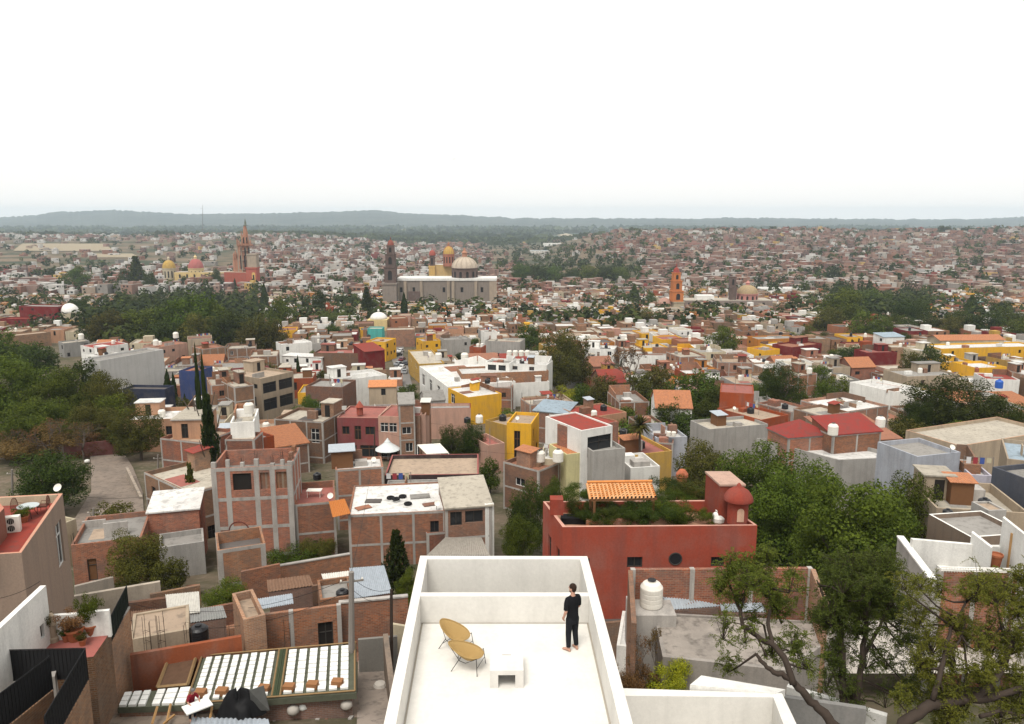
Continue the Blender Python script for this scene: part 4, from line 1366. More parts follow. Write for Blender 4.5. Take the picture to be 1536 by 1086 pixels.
def crown_mesh(kind, n, leaf, seed):
 """unit crown: height 0..1, width 1"""
 global TR
 TR = random.Random(seed)
 mb = MB()
 if kind == 'broad':
  cl = []
  for _ in range(34):
   d = rv()
   k = TR.uniform(.5, 1.0)
   cl.append((V((d.x * .41 * k, d.y * .41 * k, .52 + d.z * .39 * k)), TR.uniform(.09, .18)))
  cl += [(V((TR.uniform(-.2, .2), TR.uniform(-.2, .2), TR.uniform(.25, .7))), .22) for _ in range(6)]
  tot = sum(c[1] ** 2 for c in cl)
  for c, r in cl:
   for _ in range(int(n * r * r / tot)):
    d = rv()
    q = c + V((d.x, d.y, d.z * .8)) * r * TR.uniform(.55, 1.08) ** .7
    q += V((noise.noise(q * 9), noise.noise(q * 9 + V((5, 0, 0))), noise.noise(q * 9 + V((0, 7, 0))))) * .03
    nn = (d + rv() * .9 + V((0, 0, .4))).normalized()
    leafq(mb, q, nn, leaf * TR.uniform(.7, 1.4), DUMMY)
 elif kind == 'low':
  cl = [(V((TR.uniform(-.42, .42), TR.uniform(-.42, .42), TR.uniform(.2, .72))), TR.uniform(.12, .24)) for _ in range(20)]
  tot = sum(c[1] ** 2 for c in cl)
  for c, r in cl:
   for _ in range(int(n * r * r / tot)):
    d = rv()
    q = c + V((d.x, d.y, d.z * 1.0)) * r * TR.uniform(.5, 1.08)
    leafq(mb, q, (d + rv() * .9 + V((0, 0, .3))).normalized(), leaf * TR.uniform(.7, 1.4), DUMMY)
 elif kind == 'cypress':
  for _ in range(n):
   z = TR.random() ** .8
   r = .5 * (min(1, z / .12) ** .5) * (1 - z ** 2.2) ** .8 * (1 + .3 * noise.noise(V((z * 9, 1, seed))))
   an = TR.uniform(0, 2 * math.pi)
   r *= 1 + .25 * noise.noise(V((math.cos(an) * 2, math.sin(an) * 2, z * 14)))
   d = V((math.cos(an), math.sin(an), .5)).normalized()
   k = TR.uniform(.7, 1.0)
   leafq(mb, V((math.cos(an) * r * k, math.sin(an) * r * k, z)), (d + rv() * .7).normalized(), leaf * TR.uniform(.7, 1.4), DUMMY)
 elif kind == 'conifer':
  lv = 11
  for i in range(lv):
   z = .12 + .86 * i / lv
   R_ = .5 * (1 - (i / lv) ** 1.25) + .03
   nb = 9 if i < 8 else 6
   for k in range(nb):
    an = 2 * math.pi * (k + TR.random() * .6) / nb + i
    L_ = R_ * TR.uniform(.7, 1.05)
    for q in range(max(6, int(n / (lv * nb)))):
     t = TR.random() ** .6
     p = V((math.cos(an) * L_ * t, math.sin(an) * L_ * t, z + .05 * t * t - .03 * t)) + rv() * .035
     leafq(mb, p, (V((0, 0, 1)) + rv()).normalized(), leaf * TR.uniform(.7, 1.4), DUMMY, 1.4)
 elif kind == 'palm':
  for k in range(n):
   an = TR.uniform(0, 2 * math.pi)
   el = TR.uniform(-.7, 1.35)
   L_ = .5 * TR.uniform(.75, 1)
   d = V((math.cos(an) * math.cos(el), math.sin(an) * math.cos(el), math.sin(el)))
   s_ = V((-math.sin(an), math.cos(an), 0))
   pts = [V((0, 0, .5)) + d * L_ * t - V((0, 0, .22 * t * t * L_)) for t in (0, .35, .7, 1)]
   for w0, w1, a, b in ((.010, .03, pts[0], pts[1]), (.03, .024, pts[1], pts[2]), (.024, .002, pts[2], pts[3])):
    mb.face([a - s_ * w0, a + s_ * w0, b + s_ * w1, b - s_ * w1], DUMMY)
 return mb
def bare_mesh(seed, leaves=400):
 global TR
 TR = random.Random(seed)
 mb = MB()
 tips = []
 def br(p, d, L_, r, lv):
  q = p + d * L_
  mid = (p + q) / 2 + rv() * L_ * .08
  mb.tube([p, mid, q], [r, r * .85, r * .65], BARK, 4 if lv < 2 else 3, caps=False)
  if lv >= 5:
   tips.append(q)
   return
  for _ in range(3 if lv < 4 else 3):
   nd = (d + rv() * .75 + V((0, 0, .12))).normalized()
   br(q, nd, L_ * TR.uniform(.62, .85), r * .6, lv + 1)
 br(V((0, 0, 0)), V((0, 0, 1)), .25, .022, 0)
 lo = min(p.x for p in tips)
 for _ in range(leaves):
  t = TR.choice(tips) + rv() * .02
  leafq(mb, t, rv(), .022, DUMMY)
 return mb
def trunk_mesh(seed, limbs=5):
 global TR
 TR = random.Random(seed)
 mb = MB()
 mb.tube([(0, 0, -.03), (.01, 0, .15), (.0, .015, .35), (.01, .0, .55)], [.03, .023, .02, .012], BARK, 7)
 for k in range(limbs):
  an = 2 * math.pi * k / limbs + TR.random()
  z0 = TR.uniform(.2, .42)
  e = V((math.cos(an) * TR.uniform(.15, .3), math.sin(an) * TR.uniform(.15, .3), z0 + TR.uniform(.2, .36)))
  m = V((e.x * .5, e.y * .5, lerp(z0, e.z, .35)))
  mb.tube([(0, 0, z0), m, e], [.014, .011, .005], BARK, 5)
 return mb
MESH = {}
def get_mesh(key, fn, mat):
 k = (key, mat.name)
 if k not in MESH:
  mb = fn() if key not in MESH else None
  if key not in MESH:
   MESH[key] = mb
  mb = MESH[key]
  me = bpy.data.meshes.new('foliage')
  me.from_pydata(mb.v, [], mb.f)
  for m in mb.mats:
   me.materials.append(mat if m is DUMMY else m)
  me.polygons.foreach_set('material_index', mb.m)
  MESH[k] = me
 return MESH[k]
TREES_G = 'trees and shrubs of the town'
TREE_N = [0]
def tree(label, px, yt, yb, wpx, kind='broad', mat='green', name='tree', lod=1, Y=None, cat='tree', h=None, group=TREES_G, seed=None, occ=True):
 if Y is None:
  p = on_ground(px, yb, 0)
 else:
  p = at_y(px, yb, Y)
 Y = p.y
 zb = ground(p.x, p.y) if h is None else p.z
 top = at_y(px, yt, Y)
 H = top.z - zb
 depth = Y * CP + (CZ - zb) * SP
 Wd = wpx * depth / F
 root = thing(name, (p.x, p.y, zb), label, cat, group)
 sd = seed if seed is not None else zlib.crc32(label.encode()) % 3
 if kind == 'bare':
  o = bpy.data.objects.new('crown', get_mesh(('bare', sd, mat), lambda: bare_mesh(sd + 40, 700), LEAF[mat]))
 else:
  n, leaf = {('broad', 1): (6500, .032), ('broad', 2): (24000, .0175), ('broad', 0): (900, .075), ('low', 1): (3600, .042), ('low', 2): (10000, .025), ('low', 0): (600, .09), ('cypress', 1): (1800, .10), ('cypress', 2): (5000, .06), ('cypress', 0): (500, .2),
                   ('conifer', 1): (3200, .05), ('conifer', 2): (7000, .034), ('palm', 1): (130, 1), ('palm', 2): (170, 1)}[(kind, lod)]
  o = bpy.data.objects.new('crown', get_mesh((kind, lod, sd), lambda: crown_mesh(kind, n, leaf, sd * 7 + 3), LEAF[mat]))
 COL.objects.link(o)
 o.parent = root
 rz = (zlib.crc32(label.encode()) % 628) / 100
 o.rotation_euler.z = rz
 if kind == 'palm':
  o.scale = (Wd, Wd, Wd)
  o.location.z = H - Wd * .62
  mb = MB()
  mb.tube([(p.x, p.y, zb - .3), (p.x + .1, p.y, zb + H * .4), (p.x, p.y, zb + H - Wd * .15)], [.22, .16, .15], BARK, 8)
  mb.build('trunk', root)
 elif kind in ('low',):
  o.scale = (Wd, Wd, H)
 else:
  o.scale = (Wd, Wd, H)
  if kind != 'bare' and Y < 420:
   t = bpy.data.objects.new('trunk', get_mesh(('trunk', sd), lambda: trunk_mesh(sd + 90), BARK))
   COL.objects.link(t)
   t.parent = root
   t.scale = (max(Wd, H * .5), max(Wd, H * .5), H)
 if occ and Y < 700 and kind != 'cypress':
  r = Wd * .30
  OCC.append((p.x, p.y, r, [(p.x + r * math.cos(k * math.pi / 4), p.y + r * math.sin(k * math.pi / 4)) for k in range(8)]))
 TREE_N[0] += 1
 return root
TREES = [
 # left wooded slope
 ('big willowy green tree at the left edge of the slope', 30, 520, 650, 150, 'broad', 'green', 2), ('tall willowy green tree next to the left edge one', 95, 545, 655, 120, 'broad', 'green', 2),
 ('olive tree below the blank cement wall', 165, 553, 650, 85, 'broad', 'olive', 2), ('broad olive tree at the top of the dirt lane', 212, 606, 690, 84, 'broad', 'olive', 2),
 ('dense dark round tree beside the dirt lane', 80, 672, 768, 132, 'broad', 'dark', 2), ('dark green tree behind the willowy ones', 125, 535, 620, 90, 'broad', 'dark', 1),
 ('green tree at the left edge below the crimson house', 5, 487, 560, 60, 'broad', 'green', 1), ('pale shrub growing on the lane verge', 172, 748, 788, 52, 'low', 'olive', 1),
 ('leafless purple brown bush on the slope', 75, 622, 690, 80, 'bare', 'brown', 1), ('leafless purple brown bush left of the lane gate', 125, 628, 690, 70, 'bare', 'brown', 1), ('leafless bush at the left foot of the slope', 25, 640, 690, 70, 'bare', 'brown', 1),
 ('brownish half bare tree under the cement house', 185, 590, 650, 60, 'bare', 'olive', 1),
 ('tall thin cypress, left of a close pair', 300, 522, 625, 11, 'cypress', 'cyp', 1), ('tall thin cypress, right of a close pair', 309, 532, 625, 11, 'cypress', 'cyp', 1),
 ('ragged dark conifer standing over the brick houses', 318, 582, 712, 46, 'conifer', 'cyp', 2), ('small twin cypress against the white end wall', 254, 555, 608, 13, 'cypress', 'cyp', 1), ('slender small cypress beside the twin', 263, 560, 608, 10, 'cypress', 'cyp', 1),
 ('bent thin conifer below the ragged conifer', 290, 690, 780, 30, 'conifer', 'olive', 1), ('agave like shrub beside the blue wall', 283, 590, 625, 34, 'low', 'olive', 1),
 ('thick green tree low on the left slope', 60, 590, 672, 120, 'broad', 'green', 2), ('spreading olive tree at the slope foot', 140, 600, 676, 90, 'broad', 'olive', 2), ('green tree above the lane gate', 170, 585, 660, 70, 'broad', 'green', 1), ('green undergrowth bush at the left edge', 10, 610, 676, 90, 'low', 'green', 2),
 ('dull brown thicket left of the lane', 50, 640, 690, 110, 'low', 'brown', 2), ('dull brown thicket over the gate wall', 120, 640, 682, 80, 'low', 'brown', 2), ('dark bush at the end of the gate wall', 190, 640, 682, 40, 'low', 'dark', 1), ('bright grass clump on the slope', 48, 618, 640, 40, 'low', 'bright', 1),
 ('dark tree between the slope and the crimson house', 60, 510, 570, 70, 'broad', 'dark', 1), ('dark tree at the left edge beside the brick corner house', 20, 510, 560, 70, 'broad', 'green', 1),
 # grove behind
 ('olive tree between the two largest grove trees', 255, 450, 520, 70, 'broad', 'green', 1), ('green tree in front of the large grove tree', 300, 465, 528, 70, 'broad', 'olive', 1), ('leafy tree at the grove middle right', 325, 445, 520, 66, 'broad', 'green', 1), ('dull tree at the foot of the grove on the right', 372, 485, 542, 56, 'broad', 'olive', 1),
 ('small green tree at the grove left foot', 140, 480, 520, 50, 'broad', 'dark', 1), ('brown green tree right of the grove', 415, 475, 540, 44, 'broad', 'olive', 1), ('dark gap filling tree behind the grove', 270, 440, 500, 60, 'broad', 'dark', 1),
 ('large green tree in the grove left of centre', 290, 430, 522, 92, 'broad', 'green', 1), ('green tree in the grove over the red roofed white house', 215, 458, 520, 85, 'broad', 'green', 1), ('olive green tree at the left end of the grove', 165, 462, 522, 70, 'broad', 'olive', 1),
 ('brownish olive tree at the right end of the grove', 388, 468, 540, 62, 'broad', 'olive', 1), ('dark tree right of the big grove tree', 345, 462, 530, 70, 'broad', 'dark', 1), ('dark tree low in the grove', 250, 478, 530, 60, 'broad', 'dark', 1),
 ('dark pine clump with pointed tops', 207, 382, 434, 34, 'conifer', 'dark', 1), ('dark pine left in the pointed clump', 190, 400, 434, 30, 'broad', 'dark', 1), ('dark round tree right of the pines', 226, 404, 436, 26, 'broad', 'dark', 1),
 ('green park tree left of the pines', 118, 396, 436, 46, 'broad', 'green', 1), ('dark topiary tree before the golden domed church', 325, 399, 428, 18, 'broad', 'dark', 1), ('small dark tree below the golden dome', 278, 412, 428, 14, 'broad', 'dark', 1), ('dark shrub by the topiary tree', 331, 413, 430, 22, 'broad', 'dark', 1),
 ('small cypress in front of the pink hall', 353, 418, 438, 6, 'cypress', 'cyp', 1), ('dark cypress right of the grove', 398, 426, 470, 13, 'cypress', 'cyp', 1), ('green tree under the dark cypress', 422, 440, 505, 52, 'broad', 'green', 1),
 ('green tree beside the grey vaulted house', 480, 428, 478, 28, 'broad', 'dark', 1), ('spreading green shrub in the courtyards', 500, 462, 490, 44, 'low', 'green', 1), ('dark araucaria left of the chapel', 551, 428, 482, 27, 'conifer', 'dark', 1),
 ('dark column cypress right of the chapel', 607, 440, 488, 13, 'cypress', 'cyp', 1), ('leafy tree against the stone church wall', 653, 432, 459, 28, 'broad', 'dark', 1), ('small green tree left of the grove houses', 122, 445, 482, 34, 'broad', 'dark', 1), ('dark clump behind the crimson roofs', 205, 440, 470, 50, 'broad', 'dark', 1),
 # centre
 ('round green tree beside the balconied house', 466, 588, 650, 62, 'broad', 'green', 2), ('ivy clad dark hedge tower, left half', 678, 632, 702, 46, 'broad', 'dark', 2), ('ivy clad dark hedge tower, right half', 709, 630, 702, 46, 'broad', 'dark', 2),
 ('green tree below the ivy hedge', 735, 684, 738, 42, 'broad', 'green', 1), ('small round tree at the whitewashed wall', 527, 568, 598, 14, 'broad', 'green', 1), ('low tree at the foot of the street', 612, 575, 605, 40, 'low', 'green', 1), ('dark thin cypress by the balconied house', 449, 535, 588, 9, 'cypress', 'cyp', 1),
 ('dark street tree at the street bend', 622, 522, 548, 20, 'broad', 'dark', 1), ('creeper on the rust cube house', 727, 505, 530, 20, 'broad', 'green', 1),
 ('very tall broad olive tree in the middle', 838, 484, 592, 78, 'broad', 'olive', 2), ('leafy tree right of the tall broad tree', 868, 498, 585, 48, 'broad', 'olive', 1), ('green tree left of the tall broad tree', 792, 482, 530, 50, 'broad', 'green', 1),
 ('bright yellow green bush below the tall tree', 850, 578, 606, 56, 'low', 'yellow', 1), ('bare reddish brown tree with fine twigs', 948, 498, 600, 100, 'bare', 'brown', 1), ('bare brown tree low beside the reddish one', 925, 548, 612, 80, 'bare', 'brown', 1), ('olive tree under the bare trees', 905, 560, 622, 56, 'broad', 'olive', 1),
 ('brownish tree right of the bare trees', 955, 552, 620, 60, 'broad', 'olive', 1), ('large green tree left of the red villa', 1040, 548, 625, 90, 'broad', 'green', 1), ('dark green tree touching the red villa', 1070, 575, 640, 50, 'broad', 'dark', 1), ('olive tree before the tiled barn', 985, 580, 640, 44, 'broad', 'green', 1),
 ('round garden tree behind the white houses', 1083, 487, 540, 60, 'broad', 'green', 1), ('clipped hedge by the white colonnade', 1010, 492, 512, 46, 'low', 'dark', 1), ('small ball tree by the hedge', 1006, 480, 502, 12, 'broad', 'dark', 1), ('courtyard trees behind a white rail', 962, 462, 495, 48, 'broad', 'olive', 1),
 ('conical dark tree left of the orange tower', 951, 428, 460, 18, 'cypress', 'dark', 1), ('green tree beside the conical dark one', 976, 435, 462, 22, 'broad', 'green', 1), ('dark tree by the convent wall', 1084, 430, 452, 11, 'broad', 'dark', 1),
 ('round tree with forked trunk right of the villa', 1168, 537, 622, 72, 'broad', 'dark', 2), ('leafy dark bush right of the villa', 1195, 575, 600, 30, 'broad', 'green', 1), ('green trees by the brick square house', 1250, 555, 600, 48, 'low', 'green', 1),
 ('garden shrubs around the tiled barn', 960, 622, 672, 80, 'low', 'green', 1), ('shrubs on the right of the tiled barn', 1040, 615, 662, 70, 'low', 'dark', 1), ('shrub hedge left of the barn', 925, 600, 650, 50, 'low', 'green', 1),
 ('tall palm with a shaggy dark head', 957, 632, 735, 44, 'palm', 'olive', 2), ('short yucca palm near the pergola', 857, 692, 752, 34, 'palm', 'olive', 1), ('small yucca by the concrete terrace house', 924, 700, 752, 22, 'palm', 'olive', 1),
 # right
 ('very large dark tree on the right', 1430, 562, 668, 150, 'broad', 'dark', 2), ('right flank of the large dark tree', 1495, 588, 668, 84, 'broad', 'dark', 2), ('left flank of the large dark tree', 1368, 592, 668, 70, 'broad', 'dark', 2),
 ('dark open tree before the golden yellow house', 1392, 512, 574, 60, 'broad', 'dark', 1), ('brownish tree left of the dark open tree', 1362, 522, 574, 40, 'broad', 'olive', 1), ('dark tree in front of the crimson pergola house', 1276, 516, 548, 46, 'broad', 'dark', 1),
 ('dark grove tree, first on the left', 1262, 428, 492, 76, 'broad', 'green', 1), ('dark grove tree behind the first', 1300, 432, 470, 70, 'broad', 'green', 1), ('big green grove tree with leafy front', 1296, 462, 515, 64, 'broad', 'green', 1), ('very dark grove tree in the middle', 1352, 446, 496, 50, 'broad', 'dark', 1),
 ('dark grove tree right of middle', 1378, 446, 496, 40, 'broad', 'dark', 1), ('green grove tree over the skylight house', 1340, 468, 506, 50, 'broad', 'green', 1), ('rounded grove tree by the cream tower', 1392, 468, 510, 46, 'broad', 'dark', 1), ('grove tree behind the golden yellow house', 1440, 462, 508, 64, 'broad', 'dark', 1),
 ('grove tree above the tiled roof', 1480, 462, 510, 60, 'broad', 'dark', 1), ('bright green tree at the right edge', 1528, 474, 518, 54, 'broad', 'green', 1), ('dark tall tree among the grove', 1455, 444, 480, 24, 'cypress', 'dark', 1), ('dark tree right of the purple house', 1500, 448, 480, 50, 'broad', 'dark', 1),
 ('dark spreading tree in the row houses', 1220, 498, 520, 34, 'low', 'green', 1), ('slim cypress among the white roofs right', 1233, 566, 596, 8, 'cypress', 'cyp', 1), ('olive shrub by the far right yards', 1452, 662, 706, 30, 'low', 'olive', 1),
 ('olive grove tree in front of the first', 1240, 455, 505, 56, 'broad', 'olive', 1), ('dark grove tree below the very dark one', 1365, 475, 508, 56, 'broad', 'dark', 1), ('olive tree right of the cream tower', 1420, 470, 512, 50, 'broad', 'olive', 1), ('grove tree above the bright green one', 1510, 462, 505, 60, 'broad', 'dark', 1),
 ('green tree in the gap of the grove', 1325, 478, 512, 44, 'broad', 'green', 1), ('tree filling behind the bare reddish one', 985, 545, 612, 70, 'broad', 'olive', 1), ('green tree in the villa gardens', 1020, 585, 648, 60, 'broad', 'green', 1), ('green tree behind the palm', 1000, 600, 655, 56, 'broad', 'dark', 1),
 # big trees right of the centre
 ('bright lower tree at the foot of the huge leafy one', 1250, 760, 900, 150, 'broad', 'green', 2), ('dark tree between the red house and the huge trees', 1155, 740, 860, 90, 'broad', 'dark', 2), ('dark tree behind the mesquite', 1300, 800, 920, 130, 'broad', 'dark', 2),
 ('big bright green tree above the red house', 1130, 658, 800, 150, 'broad', 'green', 2), ('spreading green tree beside the red roof garden', 1052, 655, 770, 110, 'broad', 'olive', 2), ('tall dark green tree behind the red house', 1175, 700, 860, 150, 'broad', 'green', 2),
 ('huge leafy green tree on the right of the red house', 1275, 700, 905, 215, 'broad', 'bright', 2), ('feathery green tree beside the white stepped house', 1365, 702, 850, 110, 'broad', 'green', 2), ('bright green tree between the two huge ones', 1215, 690, 845, 120, 'broad', 'bright', 2), ('dark tree in the shade behind the huge leafy tree', 1320, 745, 880, 120, 'broad', 'green', 2),
 ('dark leafy tree left of the red house', 795, 715, 830, 78, 'broad', 'dark', 2), ('dark green tree low beside the red house', 778, 765, 850, 62, 'broad', 'green', 2), ('leafy tree behind the tiled pergola left', 830, 712, 790, 56, 'broad', 'green', 2),
 ('dark fir with tiered branches by the terrace', 597, 790, 905, 60, 'conifer', 'cyp', 2), ('bushy green tree at the foot of the tiered fir', 612, 850, 912, 44, 'broad', 'green', 2),
 ('feathery olive tree in the yards on the left', 205, 792, 888, 100, 'broad', 'olive', 2), ('thin feathery tree beside the grey wall', 255, 835, 892, 60, 'broad', 'olive', 1), ('bushy green tree among the sheds', 340, 868, 935, 76, 'broad', 'green', 2), ('green bush below the unfinished brick building', 452, 812, 850, 78, 'low', 'green', 2), ('small green shrub right of that bush', 478, 800, 848, 44, 'low', 'olive', 2),
 # valley row
]
for i, px in enumerate((782, 806, 832, 858, 884, 908, 930)):
 TREES.append(('%s green tree in the valley row %s' % (['dark', 'broad', 'dense', 'tall', 'rounded', 'bushy', 'small'][i], ['at its left end', 'over the red roof', 'left of its middle', 'in its middle', 'right of its middle', 'near its right end', 'at its right end'][i]), px, 393 + (i * 37) % 7, 424, 34, 'broad', 'dark' if i % 2 else 'green', 1))
YOV = {'ragged dark conifer standing over the brick houses': 90, 'bent thin conifer below the ragged conifer': 84, 'tall thin cypress, left of a close pair': 112, 'tall thin cypress, right of a close pair': 110}
for t in TREES:
 tree(t[0], *t[1:5], t[5], t[6], lod=t[7], Y=YOV.get(t[0]), name={'cypress': 'cypress', 'palm': 'palm_tree', 'low': 'shrub', 'conifer': 'conifer', 'bare': 'bare_tree'}.get(t[5], 'tree'),
         cat={'cypress': 'cypress', 'palm': 'palm', 'low': 'shrub', 'conifer': 'conifer', 'bare': 'bare tree'}.get(t[5], 'tree'))
print('trees', TREE_N[0])
# ------------------------------------------------------------------ white terrace in front
zt, zf = CZ - 9.65, CZ - 10.41
TERR = plaster((0.66, 0.64, 0.595), .15, 'white_lime_plaster', 0)
TERF = plaster((0.67, 0.65, 0.605), .12, 'white_terrace_floor', 0)
BLo, BRo, FLo, FRo = (at_z(*p, zt) for p in ((630.3, 833.5), (880.8, 834.3), (575.6, 1086), (949.3, 1086)))
BLi, BRi, FLi, FRi = (at_z(*p, zt) for p in ((640.7, 838.8), (869.9, 838.8), (593.9, 1086), (929.8, 1086)))
ex = lambda a, b, t=1.75: a + (b - a) * t
FLo, FRo, FLi, FRi = ex(BLo, FLo), ex(BRo, FRo), ex(BLi, FLi), ex(BRi, FRi)
zg = CZ - 28
wt = thing('white_terrace_house', ((BLo.x + BRo.x) / 2, BLo.y - 5, zg), 'tall narrow white house with a bare walled roof terrace in the foreground', 'house')
mb = MB()
mb.prism([p.xy for p in (FLo, BLo, BRo, FRo, FRi, BRi, BLi, FLi)], zg, zt, TERR)
mb.build('parapet_wall', wt)
e = .02
ml, mr = at_z(631.0, 893.7, zt), at_z(883.2, 893.7, zt)
mlb, mrb = at_z(632.0, 888.0, zt), at_z(882.0, 888.0, zt)
mb = MB()
mb.face([(p.x, p.y, zf) for p in (FLi, FRi, mr + V((.1, .05, 0)), ml + V((-.1, .05, 0)))], TERF)
mb.build('terrace_floor', wt)
mb = MB()
dx = V((.06, 0, 0))
mb.prism([(ml - dx).xy, (mr + dx).xy, (mrb + dx).xy, (mlb - dx).xy], zf - 1.9, zt - .012, TERR)
mb.build('cross_wall', wt)
mb = MB()
mb.face([(p.x, p.y, zf - 1.6) for p in (mlb - dx, mrb + dx, BRi, BLi)], TERF)
mb.build('stair_well_floor', wt)
occ_poly([FLo, FRo, BRo, BLo])
GAP = plain('grey_joint', (.34, .31, .26), .9)
for nm, (a, b, o) in (('floor_joint', (ml, FLi, 1)), ('floor_joint', (mr, FRi, -1))):
 dd_ = V((o * .045, 0, 0))
 mb = MB()
 mb.face([(q.x, q.y, zf + .004) for q in (a, b, b + dd_, a + dd_)], GAP)
 mb.build(nm, wt)
mb = MB()
mb.face([(q.x, q.y, zf + .008) for q in (ml, mr, mr - V((0, .035, 0)), ml - V((0, .035, 0)))], GAP)
mb.build('floor_joint', wt)
# block bench with a fire slot
a, b = at_z(735, 1032.3, zf), at_z(785.3, 1032.0, zf)
u = (b - a)
W = u.length
u.normalize()
n = V((-u.y, u.x, 0))
ln = (at_z(738, 969.5, zf + .43) - a).dot(n)
bn = thing('concrete_table', (a + b) / 2 + n * ln / 2, 'low white concrete block table with a slot on the terrace floor', 'table')
H_ = .43
mb = MB()
q = lambda x, y, z: a + u * x + n * y + V((0, 0, z))
lg = W * .245
sl0, sl1, sy0, sy1 = W * .36, W * .64, ln * .62, ln * .62 + .035
xs, ys = [0, sl0, sl1, W], [0, sy0, sy1, ln]
BEN = plaster((0.63, 0.61, 0.57), .14, 'white_bench_plaster', 0)
for i in range(3):
 for j in range(3):
  if i == 1 and j == 1:
   mb.face([q(xs[1], ys[1], H_ - .06), q(xs[2], ys[1], H_ - .06), q(xs[2], ys[2], H_ - .06), q(xs[1], ys[2], H_ - .06)], DARK)
   for (x0, y0), (x1, y1) in (((1, 1), (2, 1)), ((2, 1), (2, 2)), ((2, 2), (1, 2)), ((1, 2), (1, 1))):
    mb.face([q(xs[x0], ys[y0], H_ - .06), q(xs[x1], ys[y1], H_ - .06), q(xs[x1], ys[y1], H_), q(xs[x0], ys[y0], H_)], BEN)
   continue
  mb.face([q(xs[i], ys[j], H_), q(xs[i + 1], ys[j], H_), q(xs[i + 1], ys[j + 1], H_), q(xs[i], ys[j + 1], H_)], BEN)
hz_ = H_ - .11
for y in (0, ln):
 for pts in (((0, 0), (lg, 0), (lg, H_), (0, H_)), ((W - lg, 0), (W, 0), (W, H_), (W - lg, H_)), ((lg, hz_), (W - lg, hz_), (W - lg, H_), (lg, H_))):
  mb.face([q(x, y, z) for x, z in (pts if y == 0 else pts[::-1])], BEN)
for x in (0, lg, W - lg, W):
 h1 = H_ if x in (0, W) else hz_
 mb.face([q(x, 0, 0), q(x, ln, 0), q(x, ln, h1), q(x, 0, h1)], BEN)
mb.face([q(lg, 0, hz_), q(W - lg, 0, hz_), q(W - lg, ln, hz_), q(lg, ln, hz_)], BEN)
mb.build('block', bn)
# woven lounge chairs
def wickermat():
 m, nt, b = nmat('golden_woven_cord', 0.8)
 uv = N(nt, 'ShaderNodeUVMap', uv_map='UVMap')
 wv = N(nt, 'ShaderNodeTexWave', wave_type='BANDS', bands_direction='X')
 wv.inputs['Scale'].default_value = 14
 wv.inputs['Distortion'].default_value = 1
 nt.links.new(uv.outputs['UV'], wv.inputs['Vector'])
 x = mix(nt, (0.33, 0.21, 0.08), (0.50, 0.345, 0.145), wv.outputs['Fac'])
 nt.links.new(x, b.inputs['Base Color'])
 bump(nt, b, wv.outputs['Fac'], .5, .01)
 return m
WICK = wickermat()
def lounge_chair(label, pos, yaw, tall=0.86):
 root = thing('lounge_chair', (0, 0, 0), label, 'chair', 'woven lounge chairs on the terrace')
 nth, nr = 44, 9
 rim = []
 for k in range(nth):
  t = 2 * math.pi * k / nth
  x = .44 * math.cos(t)            # -x is the back, +x the front
  y = .36 * math.sin(t) * (.62 + .38 * (1 + math.cos(t)) / 2) * 1.08
  z = lerp(.40, tall, ((1 - math.cos(t)) / 2) ** 1.25)
  rim.append(V((x - .08 * (1 - math.cos(t)) / 2, y, z)))
 foc = V((.02, 0, .20))
 rows = []
 for i in range(nr):
  s_ = i / (nr - 1)
  row = []
  for p in rim:
   q = p.lerp(foc, s_)
   q.z -= .10 * math.sin(math.pi * s_) * (p.z - .2)
   row.append(q)
  rows.append(row)
 mb = MB()
 mb.grid(rows, WICK, closed=True)
 b0 = len(rim)
 mb.uv = []
 for i in range(nr - 1):
  for j in range(nth):
   mb.uv.append([(j / nth * 6, i / nr), ((j + 1) / nth * 6, i / nr), ((j + 1) / nth * 6, (i + 1) / nr), (j / nth * 6, (i + 1) / nr)])
 sh = mb.build('woven_shell', root, smooth=True)
 md = sh.modifiers.new('thick', 'SOLIDIFY')
 md.thickness = .012
 mb = MB()
 mb.tube(rim + [rim[0]], .014, WICK, 6, caps=False)
 mb.build('rim', root, smooth=True)
 for sx in (1, -1):
  mb = MB()
  top = V((.30, sx * .26, .43)) if True else None
  mb.tube([V((.36, sx * .27, .435)), V((.40, sx * .33, .0))], .009, IRON, 6)
  mb.build('leg', root)
  mb = MB()
  mb.tube([V((-.50, sx * .08, tall - .02)), V((-.12, sx * .24, .28)), V((.05, sx * .26, .26)), V((.36, sx * .27, .42))], .008, IRON, 6)
  mb.build('frame_rod', root)
  mb = MB()
  mb.tube([V((-.14, sx * .24, .31)), V((-.34, sx * .31, 0))], .009, IRON, 6)
  mb.build('leg', root)
 mb = MB()
 mb.tube([V((.385, -.30, .2)), V((.385, .30, .2))], .007, IRON, 6)
 mb.tube([V((-.24, -.27, .16)), V((-.24, .27, .16))], .007, IRON, 6)
 mb.build('stretcher', root)
 root.location = pos
 root.rotation_euler.z = yaw
 root.scale = (.88, .88, .95)
 return root
lounge_chair('golden woven lounge chair, the farther one, tilted open to the right', at_z(683, 972, zf), math.radians(-38), .64)
lounge_chair('golden woven lounge chair nearer the camera, seen from its side', at_z(701, 1001, zf), math.radians(-18), .60)
